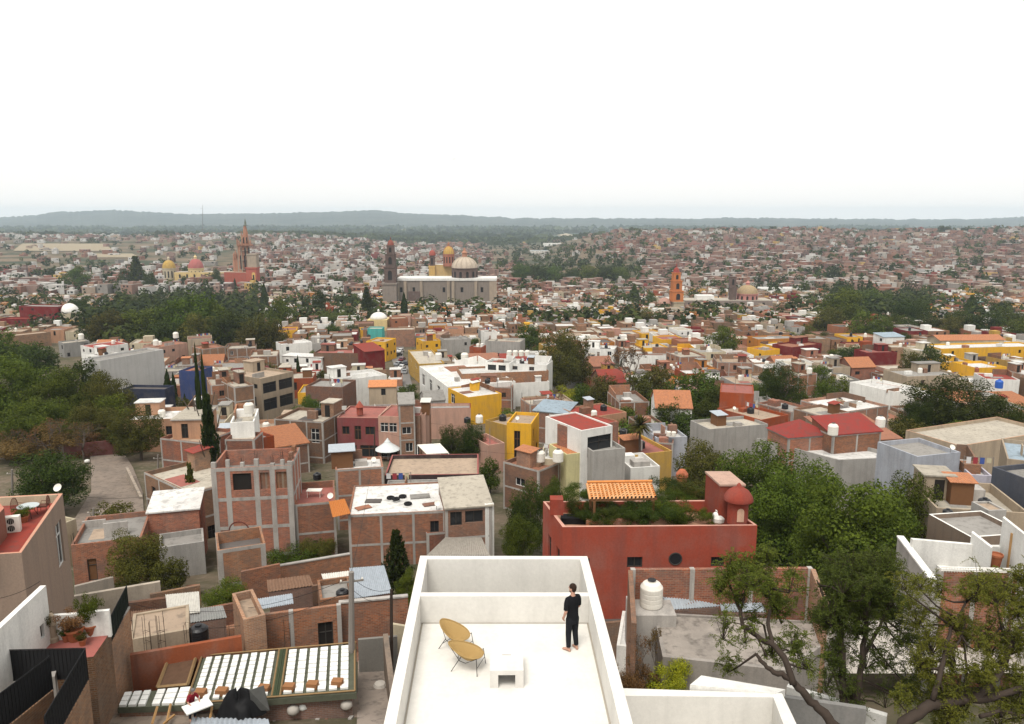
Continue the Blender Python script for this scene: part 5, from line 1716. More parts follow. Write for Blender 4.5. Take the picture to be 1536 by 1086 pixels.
# lower annex at the right of the terrace
za = CZ - 15
p = [at_z(*q_, za) for q_ in ((925, 1032), (1173, 1040), (1225, 1150), (905, 1150), (905, 1165), (1205, 1165), (1160, 1046), (927, 1043.5))]
an = thing('annex_terrace', ((p[0].x + p[1].x) / 2, p[1].y - 2, za - 6), 'lower white walled annex terrace right of the big terrace', 'terrace')
mb = MB()
mb.prism([p[k].xy for k in (0, 1, 2, 5, 6, 7)], za - 8, za, TERR)
mb.build('parapet_wall', an)
mb = MB()
fl_ = [at_z(*q_, za - 2.6) for q_ in ((900, 1080), (1150, 1080), (1190, 1250), (880, 1250))]
mb.face([(p[7].x, p[7].y, za - 2.6), (p[6].x, p[6].y, za - 2.6), (p[5].x, p[5].y - 4, za - 2.6), (p[7].x - 1, p[5].y - 4, za - 2.6)], TERF)
mb.build('terrace_floor', an)
occ_poly([q_ for q_ in p[:4]])
wl = thing('sloping_roof_slab', at_z(1130, 1025, za - .6), 'white sloping slab behind the annex terrace', 'roof slab')
mb = MB()
lo = [at_z(1035, 1027, za + .15), at_z(1165, 1040, za + .02), at_z(1178, 1034, za - .2), at_z(1052, 1013, za - .2)]
mb.hexa([v - V((0, 0, .25)) for v in lo], lo, WHITEPL)
mb.build('slab', wl)
# ------------------------------------------------------------------ walls, sheds and helpers for the yards
def wall_seg(label, p0, p1, h, thick=.22, mat='brick', z=None, zz=None, wp=None, cap=None, posts=0, name='garden_wall', ops=None, base=None):
 m = wallmat(mat) if isinstance(mat, str) else mat
 if z is None:
  z = on_ground((p0[0] + p1[0]) / 2, (p0[1] + p1[1]) / 2, h).z
 A = at_z(*p0, z)
 B = at_z(*p1, zz if zz is not None else z)
 if wp:
  A, B = (V((q[0], q[1], z)) for q in wp)
 u = V((B.x - A.x, B.y - A.y, 0))
 L_ = u.length
 u.normalize()
 n = V((-u.y, u.x, 0))
 zb = base if base is not None else min(ground(A.x, A.y), ground(B.x, B.y)) - .3
 zb = min(zb, z - .8)
 root = thing(name, ((A.x + B.x) / 2, (A.y + B.y) / 2, zb), label, 'wall')
 mb = MB()
 z1 = B.z
 o = []
 A2, B2 = A + n * thick, B + n * thick
 if ops and abs(z1 - z) < .01:
  o = [(q[0] * L_, q[1] * L_, z - q[3], z - q[2]) for q in ops]
  Pn, u_, n_, o2 = opening_wall(mb, A, B, zb, z, o, m, thick * .9)
  mb.wallq(B, B2, zb, z, m)
  mb.wallq(B2, A2, zb, z, m)
  mb.wallq(A2, A, zb, z, m)
  mb.face([(A.x, A.y, z), (B.x, B.y, z), (B2.x, B2.y, z), (A2.x, A2.y, z)], m)
  mb.build('wall', root)
  for k, q in enumerate(o2):
   add_window(root, Pn, q, thick * .8, FR_D, door=q[3] - q[2] > 1.7, detail=True)
 else:
  mb.hexa([V((A.x, A.y, zb)), V((B.x, B.y, zb)), V((B2.x, B2.y, zb)), V((A2.x, A2.y, zb))], [V((A.x, A.y, z)), V((B.x, B.y, z1)), V((B2.x, B2.y, z1)), V((A2.x, A2.y, z))], m)
  mb.build('wall', root)
 if cap is not None:
  mb = MB()
  e_ = n * .05
  lo = [V((A.x, A.y, z)) - e_, V((B.x, B.y, z1)) - e_, V((B2.x, B2.y, z1)) + e_, V((A2.x, A2.y, z)) + e_]
  lo = [v + V((0, 0, .003)) for v in lo]
  mb.hexa(lo, [v + V((0, 0, .1)) for v in lo], cap)
  mb.build('coping', root)
 if posts:
  mb = MB()
  for k in range(posts + 1):
   c = A.lerp(B, k / posts)
   zz_ = lerp(z, z1, k / posts)
   mb.box((c.x + n.x * thick / 2, c.y + n.y * thick / 2, zb), .26, thick + .06, zz_ - zb + .02, CONC, math.atan2(u.y, u.x))
  mb.build('concrete_posts', root)
 return root
def corr_roof(label, quad, zs, mat=SHEET, nw=24, amp=.035, thing_name='corrugated_roof', posts=True, cat='sheet roof', along=True):
 """quad: pixel corners front-left, front-right, back-right, back-left; zs: their heights"""
 P4 = [at_z(*q, z) for q, z in zip(quad, zs)]
 c = sum(P4, V((0, 0, 0))) / 4
 zb = min(ground(p.x, p.y) for p in P4)
 root = thing(thing_name, (c.x, c.y, zb), label, cat)
 W_ = (P4[1] - P4[0]).length
 nw = max(8, int(W_ / .13)) if nw is None else nw
 rows = []
 for j in range(2):
  t = j
  a, b = P4[0].lerp(P4[3], t), P4[1].lerp(P4[2], t)
  rows.append([a.lerp(b, i / (nw * 4)) + V((0, 0, amp * math.sin(i / 4 * 2 * math.pi))) for i in range(nw * 4 + 1)])
 mb = MB()
 mb.grid(rows, mat)
 o = mb.build('sheet', root)
 md = o.modifiers.new('thick', 'SOLIDIFY')
 md.thickness = .02
 if posts:
  mb = MB()
  m = brick('brown_brickwork', (0.28, 0.155, 0.11), (0.19, 0.11, 0.085), (0.30, 0.25, 0.22))
  q = [c + (p - c) * .94 for p in P4]
  mb.hexa([V((p.x, p.y, zb - .5)) for p in q], [V((p.x, p.y, p.z - .12)) for p in q], m)
  mb.build('shed_wall', root)
 occ_poly(P4)
 return root
def fence(label, p0, p1, h, nbar, mat=IRON, z=None, mesh=None, zz=None, name='railing'):
 A = at_z(*p0, z)
 B = at_z(*p1, zz if zz is not None else z)
 root = thing(name, (A + B) / 2 - V((0, 0, h)), label, 'fence')
 mb = MB()
 for k in range(nbar + 1):
  c = A.lerp(B, k / nbar)
  mb.tube([c - V((0, 0, h)), c], .012, mat, 4)
 mb.build('bars', root)
 mb = MB()
 for dz in (0, h - .08):
  mb.tube([A - V((0, 0, dz)), B - V((0, 0, dz))], .022, mat, 5)
 mb.build('rail', root)
 if mesh:
  mb = MB()
  n = V((-(B - A).y, (B - A).x, 0)).normalized() * .02
  mb.hexa([A - V((0, 0, h - .05)) + n * .4, B - V((0, 0, h - .05)) + n * .4, B - V((0, 0, h - .05)) + n, A - V((0, 0, h - .05)) + n], [A - V((0, 0, .04)) + n * .4, B - V((0, 0, .04)) + n * .4, B - V((0, 0, .04)) + n, A - V((0, 0, .04)) + n], mesh)
  mb.build('screen', root)
 return root
TANK = {}
def tank(label, px, pyb, wpx, kind='white', h=8, z=None, aspect=1.15):
 p = on_ground(px, pyb, h) if z is None else at_z(px, pyb, z)
 depth = p.y * CP + (CZ - p.z) * SP
 r = wpx * depth / F / 2
 root = thing('water_tank', p, label, 'water tank', 'rooftop water tanks')
 if kind not in TANK:
  m = {'white': WHITEP, 'black': BLACKP, 'blue': plain('blue_plastic', (0.02, 0.10, 0.42), .45), 'rust': plain('rust_plastic', (.3, .1, .06), .6)}[kind]
  mb = MB()
  Ht = 2 * aspect if kind != 'black' else 1.7
  prof = [(.93, 0), (.98, .04)]
  for k in range(4):
   z0 = .08 + k * Ht * .19
   prof += [(.98, z0), (1.0, z0 + .03), (1.0, z0 + Ht * .15), (.98, z0 + Ht * .18)]
  prof += [(.95, Ht * .80), (.75, Ht * .92), (.42, Ht * .97), (.34, Ht * .98), (.34, Ht * 1.04)]
  mb.lathe((0, 0, 0), prof, m, 24)
  lid = MB()
  lid.lathe((0, 0, Ht * 1.04), [(.38, 0), (.38, .05), (.2, .1), (.02, .12)], BLACKP if kind != 'blue' else m, 16)
  TANK[kind] = []
  for nm, q in (('tank_body', mb), ('lid', lid)):
   me_o = q.build(nm, root, loc=(0, 0, 0))
   TANK[kind].append(me_o.data)
   me_o.scale = (r, r, r)
 else:
  for nm, me in zip(('tank_body', 'lid'), TANK[kind]):
   o = bpy.data.objects.new(nm, me)
   COL.objects.link(o)
   o.parent = root
   o.scale = (r, r, r)
 return root
for t in [
 ('cream water tank standing on the small white rooftop house', 374, 619, 14, 'white', 11.5), ('cream tank on the pinkish house, left one', 234, 518, 8, 'white', 8), ('cream tank on the pinkish house, right one', 264, 507, 8, 'white', 9),
 ('pale tank on the small grey house by the red roofed white house', 122, 509, 8, 'white', 7), ('black tank on a roof right of the cypress pair', 336, 566, 11, 'black', 8.5), ('black tank on the pink roof terrace', 526, 519, 6, 'black', 8),
 ('black tank on the whitewashed house by the street', 550, 558, 7, 'black', 7.6), ('black tank beside the ivy hedge tower', 701, 634, 10, 'black', 7), ('cream tank on the mustard house by the ivy', 719, 634, 11, 'white', 6.3),
 ('wide black tank in front of the pink hacienda', 522, 691, 20, 'black', 4.5), ('squat black tank on the lower white terrace roof', 476, 719, 12, 'black', 5.5), ('big cream tank beside the pale yellow wall', 837, 692, 16, 'white', 6.6), ('cream tank on the maroon roof', 891, 625, 9, 'white', 7.5),
 ('cream tank, left of a pair on the blue grey house', 1003, 654, 7, 'white', 6.3), ('cream tank, right of a pair on the blue grey house', 1010.5, 654.5, 7, 'white', 6.3), ('black tank behind the white balcony house', 935, 653, 12, 'black', 6), ('short wide cream tank at the cream house roof', 810, 692, 15, 'white', 6.2),
 ('tall cream cistern between the two red roofs', 1249, 652, 15, 'white', 9.2), ('cream tank on stand at the right end of the red roof', 1320, 640, 14, 'white', 9.5), ('bright blue tank on the white house at the right', 1498, 582, 11, 'blue', 6.5), ('cream tank on the white roofs right of the round tree', 1214, 560, 8, 'white', 7.2),
 ('cream tank, left of a close pair by the crimson pergola', 1278, 545, 6, 'white', 6), ('cream tank, right of a close pair by the crimson pergola', 1285, 545.5, 6, 'white', 6), ('black tank among the beige roofs on the right', 1421, 775, 14, 'black', 6.8), ('black tank on top of the beige house at the right', 1476, 762, 18, 'black', 7.2),
 ('black tank on the brick roofs below the white gable house', 731, 575, 8, 'black', 8.2), ('white bowl shaped tank on a mast over the white roof', 697, 541, 11, 'white', 9.5), ('white drum on the ochre street house roof', 658, 540, 10, 'white', 8.2),
 ('rust coloured tank on the far right roofs', 1465, 558, 6, 'rust', 6.5), ('black tank on the long plain brick house', 553, 507, 6, 'black', 7), ('small blue drum on the yellow box house', 722, 590, 5, 'blue', 5.4), ('dark tank on the golden row roofs', 1171, 503, 6, 'black', 7), ('cream tank over the white cypress yard', 1247, 538, 6, 'white', 7),
]:
 tank(t[0], t[1], t[2], t[3], t[4], t[5])
for k in range(4):
 tank(['leftmost', 'second from left', 'third from left', 'rightmost'][k] + ' of four white tanks on the roofs behind the wide brick house', 764 + k * 9, 534, 8, 'white', 9.5)
# ------------------------------------------------------------------ red house with roof garden
zr = on_ground(990, 789, 9.0).z
A, B, D = at_z(843.8, 790.6, zr), at_z(1136, 788, zr), at_z(814.5, 752, zr)
vv = D - A
rh = house('big red house with a planted roof garden', None, None, 0, 0, plaster((0.28, 0.06, 0.037), .42), roofmat((0.40, 0.22, 0.14)), z=zr, poly=[A, B, B + vv, D], par=.75, room=False, name='red_house',
           rim=plaster((0.50, 0.27, 0.21), .3), fcol=FR_D,
           ops={0: [(.067, .142, 2.0, 2.65), (.335, .415, 1.95, 2.65), (.77, .84, 2.0, 2.65), (.18, .235, 6.7, 7.5)], 3: [(.3, .45, 1.7, 3.6), (.72, .88, 1.7, 4.0)]})
rroot = rh['root']
Yr = A.y
uR = (B - A).normalized()
uR.z = 0
nR = V((-uR.y, uR.x, 0))
# round window
c = A.lerp(B, .585) - nR * .012
mb = MB()
ring = [(math.cos(2 * math.pi * k / 20), math.sin(2 * math.pi * k / 20)) for k in range(20)]
mb.face([c + uR * x * .36 + V((0, 0, y * .36 - 2.1)) for x, y in ring], GLASS)
w_ = mb.build('window', rroot)
mb = MB()
mb.tube([c + uR * x * .38 + V((0, 0, y * .38 - 2.1)) for x, y in ring + ring[:1]], .04, FR_D, 6, caps=False)
mb.build('frame', w_)
zfl = zr - .75
def onroof(px, py, z=None):
 return at_z(px, py, zfl if z is None else z)
# stair head at its right end
pz = zr + 1.9
a, b = at_z(1080, 729, pz), at_z(1117, 729, pz)
dd = (at_z(1059, 710, pz) - a)
mb = MB()
mb.prism([a.xy, b.xy, (b + dd).xy, (a + dd).xy], zfl, pz, plaster((0.28, 0.06, 0.037), .42))
ro = mb.build('roof_room', rroot)
mb = MB()
ce = (a + b + dd) / 2 * .0 + (a + b + (b + dd) + (a + dd)) / 4
lo = [ce + (v - ce) * 1.06 for v in (a, b, b + dd, a + dd)]
lo = [V((v.x, v.y, pz + .003)) for v in lo]
mb.hexa(lo, [v + V((0, 0, .12)) for v in lo], plaster((0.42, 0.28, 0.22), .4))
mb.build('coping', ro)
mb = MB()
for t in (.3, .62):
 q = a.lerp(a + dd, t)
 n_ = V((-dd.y, dd.x, 0)).normalized()
 arch_panel(mb, V((q.x, q.y, zfl + .7)), dd.normalized(), .5, 1.5, DARK, -.02 if n_.x > 0 else .02)
mb.build('niche', ro)
# round capped chimney turret
c = at_z(1105.5, 784, zr - .2)
cu = thing('round_turret', c, 'round red turret with a domed cap on the red house corner', 'turret')
mb = MB()
REDM = plaster((0.27, 0.055, 0.035), .4)
mb.lathe(c, [(.62, 0), (.62, 1.5)], REDM, 20)
mb.build('body', cu, smooth=False)
mb = MB()
mb.lathe(c + V((0, 0, 1.45)), [(.88, 0), (.9, .06), (.84, .28), (.62, .6), (.32, .8), (.16, .85), (.14, .98), (.04, 1.1)], plaster((0.27, 0.055, 0.038), .4), 24)
mb.build('cap', cu, smooth=True)
mb = MB()
arch_panel(mb, c + V((0, -.62, .3)), UX, .42, .85, plaster((0.55, .35, .25), .3), .02)
mb.build('niche', cu)
c = on_ground(1022, 738, 7.0)
ch_ = thing('clay_chimney', c, 'slim terracotta chimney with a domed top by the leafy slope', 'chimney')
mb = MB()
mb.lathe(c - V((0, 0, 2)), [(.5, 0), (.5, 3.6), (.62, 3.65), (.6, 3.9), (.3, 4.3), (.05, 4.4)], plaster((0.40, 0.12, 0.06), .35), 14)
mb.build('body', ch_)
# tiled pergola on the roof
ptop = [at_z(880.5, 724.5, zfl + 2.5), at_z(978, 723.0, zfl + 2.5)]
pbot = [at_z(885.5, 748.5, zfl + 1.65), at_z(986, 746.5, zfl + 1.65)]
pe = thing('tiled_pergola', (ptop[0] + pbot[1]) / 2 * V((1, 1, 0)).length * 0 + V(((ptop[0].x + pbot[1].x) / 2, (ptop[0].y + pbot[1].y) / 2, zfl)), 'orange clay tiled pergola in the red house roof garden', 'pergola')
nc, nrw = 17, 8
mb = MB()
OT = plain('orange_clay_tile', (0.62, 0.24, 0.075), .8, mott=.6)
OT2 = plain('pale_clay_tile', (0.68, 0.36, 0.17), .8, mott=.6)
for i in range(nc):
 t0, t1 = i / nc, (i + 1) / nc
 for j in range(nrw):
  s0, s1 = j / nrw, (j + 1.12) / nrw
  m_ = OT if R.random() < .75 else OT2
  rws = []
  for s_, lift in ((s0, .0), (s1, .05)):
   l, r = pbot[0].lerp(pbot[1], 0), None
   a0 = ptop[0].lerp(pbot[0], s_).lerp(ptop[1].lerp(pbot[1], s_), t0)
   a1 = ptop[0].lerp(pbot[0], s_).lerp(ptop[1].lerp(pbot[1], s_), t1)
   wd = (a1 - a0).length
   rws.append([a0.lerp(a1, .08 + .84 * k / 6) + V((0, 0, lift + .11 * math.sin(math.pi * k / 6))) for k in range(7)])
  mb.grid(rws, m_)
  e0, e1 = rws[1][0], rws[1][-1]
  mb.face(rws[1], DARK)
 # channel
 a0, a1 = ptop[0].lerp(ptop[1], t0), pbot[0].lerp(pbot[1], t0)
 mb.tube([a0 - V((0, 0, .02)), a1 - V((0, 0, .02))], .09, OT2, 5)
mb.tube([ptop[0] + V((0, 0, .06)), ptop[1] + V((0, 0, .06))], .1, OT, 6)
mb.build('tiled_roof', pe)
mb = MB()
lo = [pbot[0], pbot[1], ptop[1], ptop[0]]
mb.hexa([v - V((0, 0, .16)) for v in lo], [v - V((0, 0, .05)) for v in lo], FR_B)
mb.build('rafters', pe)
for t in (.06, .94):
 for src, hh in ((pbot, 1.5), (ptop, 2.35)):
  q = src[0].lerp(src[1], t)
  mb = MB()
  mb.box((q.x, q.y, zfl), .16, .16, hh, FR_B)
  mb.build('post', pe)
# plants of the roof garden
PL = 'plants of the red house roof garden'
for i, (lab, px, yt, yb, wp, kd, mt) in enumerate([
 ('clipped dark bush in the brick planter, leftmost', 886, 762, 788, 26, 'low', 'dark'), ('clipped dark bush in the brick planter, second', 915, 758, 788, 30, 'low', 'dark'), ('leafy bush right of the brick planters', 948, 760, 788, 28, 'low', 'dark'),
 ('big glossy bush in the roof garden', 985, 752, 789, 42, 'low', 'dark'), ('large leafy bush at the roof garden path', 1012, 748, 789, 38, 'low', 'green'), ('bush under the pergola', 930, 748, 770, 34, 'low', 'dark'), ('bush left of the pergola', 866, 742, 778, 26, 'low', 'dark'),
 ('tall bush right of the pergola', 998, 730, 762, 34, 'low', 'green'), ('spiky plant by the turret steps', 1056, 765, 786, 22, 'low', 'green'), ('bush beside the far roof edge', 1010, 715, 745, 40, 'low', 'dark'), ('dark bush behind the pergola, left', 870, 728, 752, 34, 'low', 'green'), ('dense hedge bush in the roof garden centre', 960, 752, 780, 44, 'low', 'green'), ('dark hedge bush under the pergola front', 905, 752, 776, 44, 'low', 'dark'), ('leafy mass between pergola and path', 1022, 758, 788, 34, 'low', 'dark'), ('climbing bush at the right pergola post', 985, 742, 772, 36, 'low', 'dark'), ('tall green bush at the far roof corner', 1030, 720, 752, 40, 'low', 'olive'),
]):
 q = onroof(px, yb)
 tree(lab, px, yt - 3, yb, wp * 1.3, kd, mt, lod=2, Y=q.y, h=1, name='shrub', cat='shrub', group=PL, occ=False)
def pot(label, p, r, h_, mat=CLAY, plant=None, ph=.6, pw=None, group='potted plants'):
 root = thing('plant_pot', p, label, 'plant pot', group)
 mb = MB()
 mb.lathe(p, [(r * .65, 0), (r * .95, h_ * .85), (r * 1.06, h_ * .86), (r * 1.06, h_), (r * .9, h_), (r * .86, h_ * .9)], mat, 14)
 mb.build('pot', root)
 if plant:
  o = bpy.data.objects.new('plant', get_mesh(('low', 1, 1), lambda: crown_mesh('low', 2600, .045, 10), LEAF[plant]))
  COL.objects.link(o)
  o.parent = root
  pw = pw or r * 3
  o.scale = (pw, pw, ph)
  o.location.z = h_ * .8
 return root
for i, (px, py) in enumerate(((1026, 742), (1030, 752), (1040, 745), (1033, 760))):
 pot(['small pot at the start of the roof path', 'small pot beside the roof path edge', 'clay pot against the path hedge', 'low clay pot by the roof bushes'][i], onroof(px, py), .28, .45, CLAY, 'green', .5)
for i, (px, w_) in enumerate(((896, 1.4), (925, 1.6))):
 q = onroof(px, 789)
 root = thing('brick_planter', q, ['long brick planter under the left bush', 'long brick planter under the second bush'][i], 'planter')
 mb = MB()
 mb.box(q, w_, .5, .42, brick())
 mb.build('box', root)
q = onroof(864, 783)
root = thing('black_planter', q, 'square black planter with a thin palm in the roof corner', 'planter')
mb = MB(); mb.box(q, 1.9, .8, .4, IRON); mb.build('box', root)
q = onroof(1077, 787)
root = thing('white_jar', q, 'white rounded clay jar lying by the turret', 'jar')
mb = MB(); mb.lathe(q, [(.15, 0), (.42, .25), (.45, .5), (.3, .75), (.16, .85), (.2, .95)], WHITEPL, 14); mb.build('jar', root)
q = at_z(835, 772, zr)
mb = MB()
mb.box((q.x, q.y + .3, zr), .8, .8, 1.0, REDM)
o = mb.build('corner_pillar', rroot)
# ------------------------------------------------------------------ yard right of the terrace
zc = at_y(1080, 854, Yr - 3.5).z
wall_seg('brick yard wall with concrete post below the red house', (950, 855), (1216, 853), 4, .25, 'brick', z=zc, posts=3)
wall_seg('short brick wall running forward beside the white tank', (955, 935), (949, 855), 4, .25, 'brick2', z=zc, zz=zc)
pz = zc - 2.9
tank('big cream water tank at the brick yard wall', 976.5, 908, 34, 'white', z=zc - 1.75, aspect=1.2)
q = at_z(976, 908, zc - 1.75)
root = thing('tank_plinth', q - V((0, 0, 3)), 'plastered plinth under the big cream tank', 'plinth')
mb = MB(); mb.box(q - V((0, 0, 4)), 2.4, 2.2, 3.99, CONC); mb.build('plinth', root)
corr_roof('blue grey corrugated roof behind the cracked concrete roof', [(1000, 915), (1082, 909), (1070, 889), (993, 891)], [zc - 2.2] * 2 + [zc - 1.5] * 2, SHEET, 20)
corr_roof('second pale corrugated roof partly behind the tree', [(1082, 917), (1150, 918), (1142, 904), (1080, 906)], [zc - 2.35] * 2 + [zc - 1.95] * 2, SHEET, 16)
zz_ = on_ground(1100, 960, 4.0).z
Pq = [at_z(*p_, zz_) for p_ in ((994, 985), (1182, 1006), (1278, 935), (980, 918))]
house('old concrete house with stained flat roof beside the white terrace', None, None, 0, 0, plaster((.33, .30, .27), .7), roofmat((.36, .32, .28), 1.0, 'stained_roof'), z=zz_, poly=Pq, par=.12, win=.0, room=False, name='concrete_house')
mb = MB()
wall_seg('grey block wall below the stained concrete roof', (1070, 998), (1190, 1034), 2.5, .2, plaster((.30, .29, .27), .5), base=zz_ - 5, z=zz_ - .9)
wall_seg('grey concrete block wall at the bottom right', (1176, 1046), (1300, 1064), 3, .2, plaster((.24, .235, .225), .5), z=CZ - 17.2, base=CZ - 24)
wall_seg('pale yard slab wall behind the big tree', (1180, 1030), (1330, 1075), 3, .25, WHITEPL, z=CZ - 18.3, base=CZ - 24)
wall_seg('brick yard wall end by the white cap', (1216, 853), (1236, 906), 3, .25, 'brick2', z=zc)
mb = MB()
py_ = [at_z(*q_, zz_ - 2.4) for q_ in ((1190, 1010), (1560, 1010), (1480, 930), (1275, 930))]
mb.face([p_ for p_ in py_], roofmat((.50, .46, .41), .7, 'yard_concrete'))
struct(mb.build('courtyard_paving'), 'structure', 'pale concrete yard under the big tree')
house('low rough shed roof between the red house and the stained roof', (905, 935), (960, 930), 3.0, 5, 'brick3', 'dark', win=.3, room=False, par=.15, frame=False)
house('small white washed lean to below the red house wall', (925, 968), (985, 975), 2.6, 4, 'white', 'white', win=0, room=False, par=.1)
# white stepped house
zw = on_ground(1480, 857, 7.0).z
wall_seg('brick boundary wall with white coping and spikes', (1412, 856), (1570, 860), 7, .3, 'brick', z=zw, cap=WHITEPL, posts=3, name='boundary_wall')
fence('row of small white spikes on the brick boundary wall', (1412, 851), (1560, 855), .28, 36, WHITEP, z=zw + .4, name='wall_spikes')
wall_seg('white capped sloping wall left of the brick boundary wall', (1408, 876), (1354, 806), 7, .3, plaster((.42, .40, .37), .5), z=zw - .2, zz=zw, cap=WHITEPL, name='sloping_wall')
mb = MB()
wh = thing('white_stepped_house', at_z(1450, 830, zw - .6), 'white stepped house with patio behind the brick boundary wall', 'house', GROUP_H)
a, b, c_, d_ = (at_z(*q_, zw - .9) for q_ in ((1420, 862), (1580, 866), (1560, 818), (1372, 816)))
mb.prism([v.xy for v in (a, b, c_, d_)], zw - 7, zw - .9, WHITEPL)
mb.build('terrace_floor', wh)
mb = MB()
a, b = at_z(1368, 820, zw + .1), at_z(1502, 832, zw + .1)
mb.prism([a.xy, b.xy, (b + V((0, .25, 0))).xy, (a + V((0, .25, 0))).xy], zw - 6, zw + .55, WHITEPL)
mb.build('wall', wh)
mb = MB()
a, b = at_z(1503, 786, zw + 1.9), at_z(1560, 832, zw + 1.9)
mb.prism([a.xy, b.xy, (b + V((.2, .2, 0))).xy, (a + V((.2, .2, 0))).xy], zw - 6, zw + 2.3, WHITEPL)
a, b = at_z(1456, 808, zw + .8), at_z(1486, 832, zw + .8)
mb.prism([a.xy, b.xy, (b + V((.2, .2, 0))).xy, (a + V((.2, .2, 0))).xy], zw - 6, zw + 1.2, WHITEPL)
mb.build('stepped_wall', wh)
pot('terracotta urn on the white patio', at_z(1492, 853, zw - .4), .35, .9)
root = thing('patio_door_frame', at_z(1512, 856, zw - .4), 'wooden door frame standing on the white patio', 'door frame')
a = at_z(1512, 856, zw - .4)
mb = MB(); mb.box(a, .15, .15, 2.1, WOOD); mb.box(a + V((1.6, 0, 0)), .15, .15, 2.1, WOOD); mb.box(a + V((.8, 0, 2.1)), 1.75, .15, .15, WOOD); mb.build('frame', root)
house('beige house with recessed roof yards at the right edge', (1405, 762), (1545, 770), 7, 8, 'beige', 'cream', par=.9, win=.3, room=True)
house('brownish walled yard house with sloping coping', (1393, 771), (1457, 806), 6.5, 5, 'tan', 'grey', par=.4, win=0, room=False, rim=WHITEPL)
house('small plastered tank room on the beige roofs', (1483, 766), (1510, 765), 7.4, 2.2, 'cement', 'beige', win=0, room=False, par=.15, det=False)
# ------------------------------------------------------------------ left foreground
zT = CZ - 18
B_, C_ = at_z(32, 829, zT), at_z(94, 740, zT)
A_ = at_z(-170, 842, zT)
tb = house('tall tan house with red floored roof terrace and table', None, None, 0, 0, plaster((.27, .20, .155), .25), roofmat(RC['redroof']), z=zT, poly=[A_, B_, C_, A_ + (C_ - B_)], par=.55, room=False, rim=plaster((.50, .26, .18), .3), name='tan_house',
           ops={1: [(.72, .88, 1.3, 4.2)], 0: []}, win=0)
zTf = zT - .55
mb = MB()
d_ = (C_ - B_).normalized()
k0 = C_ + (A_ - B_).normalized() * .3 - d_ * .25
mb.hexa([V((p_.x, p_.y, zTf)) for p_ in (k0, k0 + (A_ - B_).normalized() * 7, k0 + (A_ - B_).normalized() * 7 + d_ * .05, k0 + d_ * .05)],
  [V((p_.x, p_.y, zT + .003)) for p_ in (k0, k0 + (A_ - B_).normalized() * 7, k0 + (A_ - B_).normalized() * 7 + d_ * .05, k0 + d_ * .05)], CREAMP)
mb.build('inner_parapet', tb['root'])
q = at_z(5, 800, zT + 1.6)
root = tb['root']
mb = MB(); mb.prism([at_z(-40, 812, zT + 1.2).xy, at_z(6, 762, zT + 1.2).xy, at_z(-10, 742, zT + 1.2).xy, at_z(-90, 760, zT + 1.2).xy], zTf, zT + 1.2, plaster((.24, .10, .07), .3), top=plaster((.50, .22, .15), .3)); mb.build('stair_block', root)
# patio set
c = at_z(44, 775, zTf)
t_ = thing('patio_table', c, 'round glass topped metal table on the red roof terrace', 'table')
mb = MB(); mb.lathe(c + V((0, 0, .70)), [(.02, 0), (.62, 0), (.62, .03), (.02, .03)], plain('table_glass', (.4, .45, .45), .15), 20); mb.build('tabletop', t_)
for k in range(4):
 an_ = math.pi / 4 + k * math.pi / 2
 mb = MB(); mb.tube([c + V((.5 * math.cos(an_), .5 * math.sin(an_), 0)), c + V((.3 * math.cos(an_), .3 * math.sin(an_), .4)), c + V((.45 * math.cos(an_), .45 * math.sin(an_), .7))], .018, IRON, 5); mb.build('leg', t_)
def patio_chair(label, p, yaw):
 r_ = thing('patio_chair', p, label, 'chair', 'wicker patio chairs')
 M_ = Matrix.Translation(p) @ Matrix.Rotation(yaw, 4, 'Z')
 WM = plain('brown_wicker', (.12, .05, .035), .7)
 mb = MB(); mb.hexa([M_ @ V(v) for v in ((-.27, -.27, .40), (.27, -.27, .40), (.27, .27, .40), (-.27, .27, .40))], [M_ @ V(v) for v in ((-.27, -.27, .47), (.27, -.27, .47), (.27, .27, .47), (-.27, .27, .47))], WM); mb.build('seat', r_)
 mb = MB()
 arc = [M_ @ V((-.30, .30 * math.cos(t), .47 + .62 * math.sin(t))) for t in (math.pi * k / 10 for k in range(11))]
 mb.tube(arc, .022, WM, 6)
 for k in range(1, 10):
  mb.tube([M_ @ V((-.29, -.27 + .06 * k, .47)), arc[10 - k] if False else M_ @ V((-.30, -.27 + .06 * k, .47 + .6 * math.sqrt(max(0, 1 - ((-.27 + .06 * k) / .3) ** 2))))], .012, WM, 4)
 mb.build('backrest', r_)
 for sx in (-1, 1):
  mb = MB(); mb.tube([M_ @ V((-.28, sx * .3, .66)), M_ @ V((.2, sx * .31, .66)), M_ @ V((.26, sx * .28, .45))], .02, WM, 5); mb.build('armrest', r_)
  for fx in (-1, 1):
   mb = MB(); mb.tube([M_ @ V((fx * .25, sx * .25, .42)), M_ @ V((fx * .28, sx * .27, 0))], .018, WM, 5); mb.build('leg', r_)
patio_chair('dark wicker patio chair left of the glass table', at_z(29, 772, zTf), math.radians(-10))
patio_chair('dark wicker patio chair right of the glass table', at_z(66, 768, zTf), math.radians(190))
c = at_z(19, 797, zTf)
ac = thing('air_conditioner', c, 'white air conditioning unit on the red roof terrace', 'air conditioner')
yw = math.radians(20)
mb = MB(); mb.box(c, .9, .42, .95, WHITEP, yw); mb.build('casing', ac)
ca, sa = math.cos(yw), math.sin(yw)
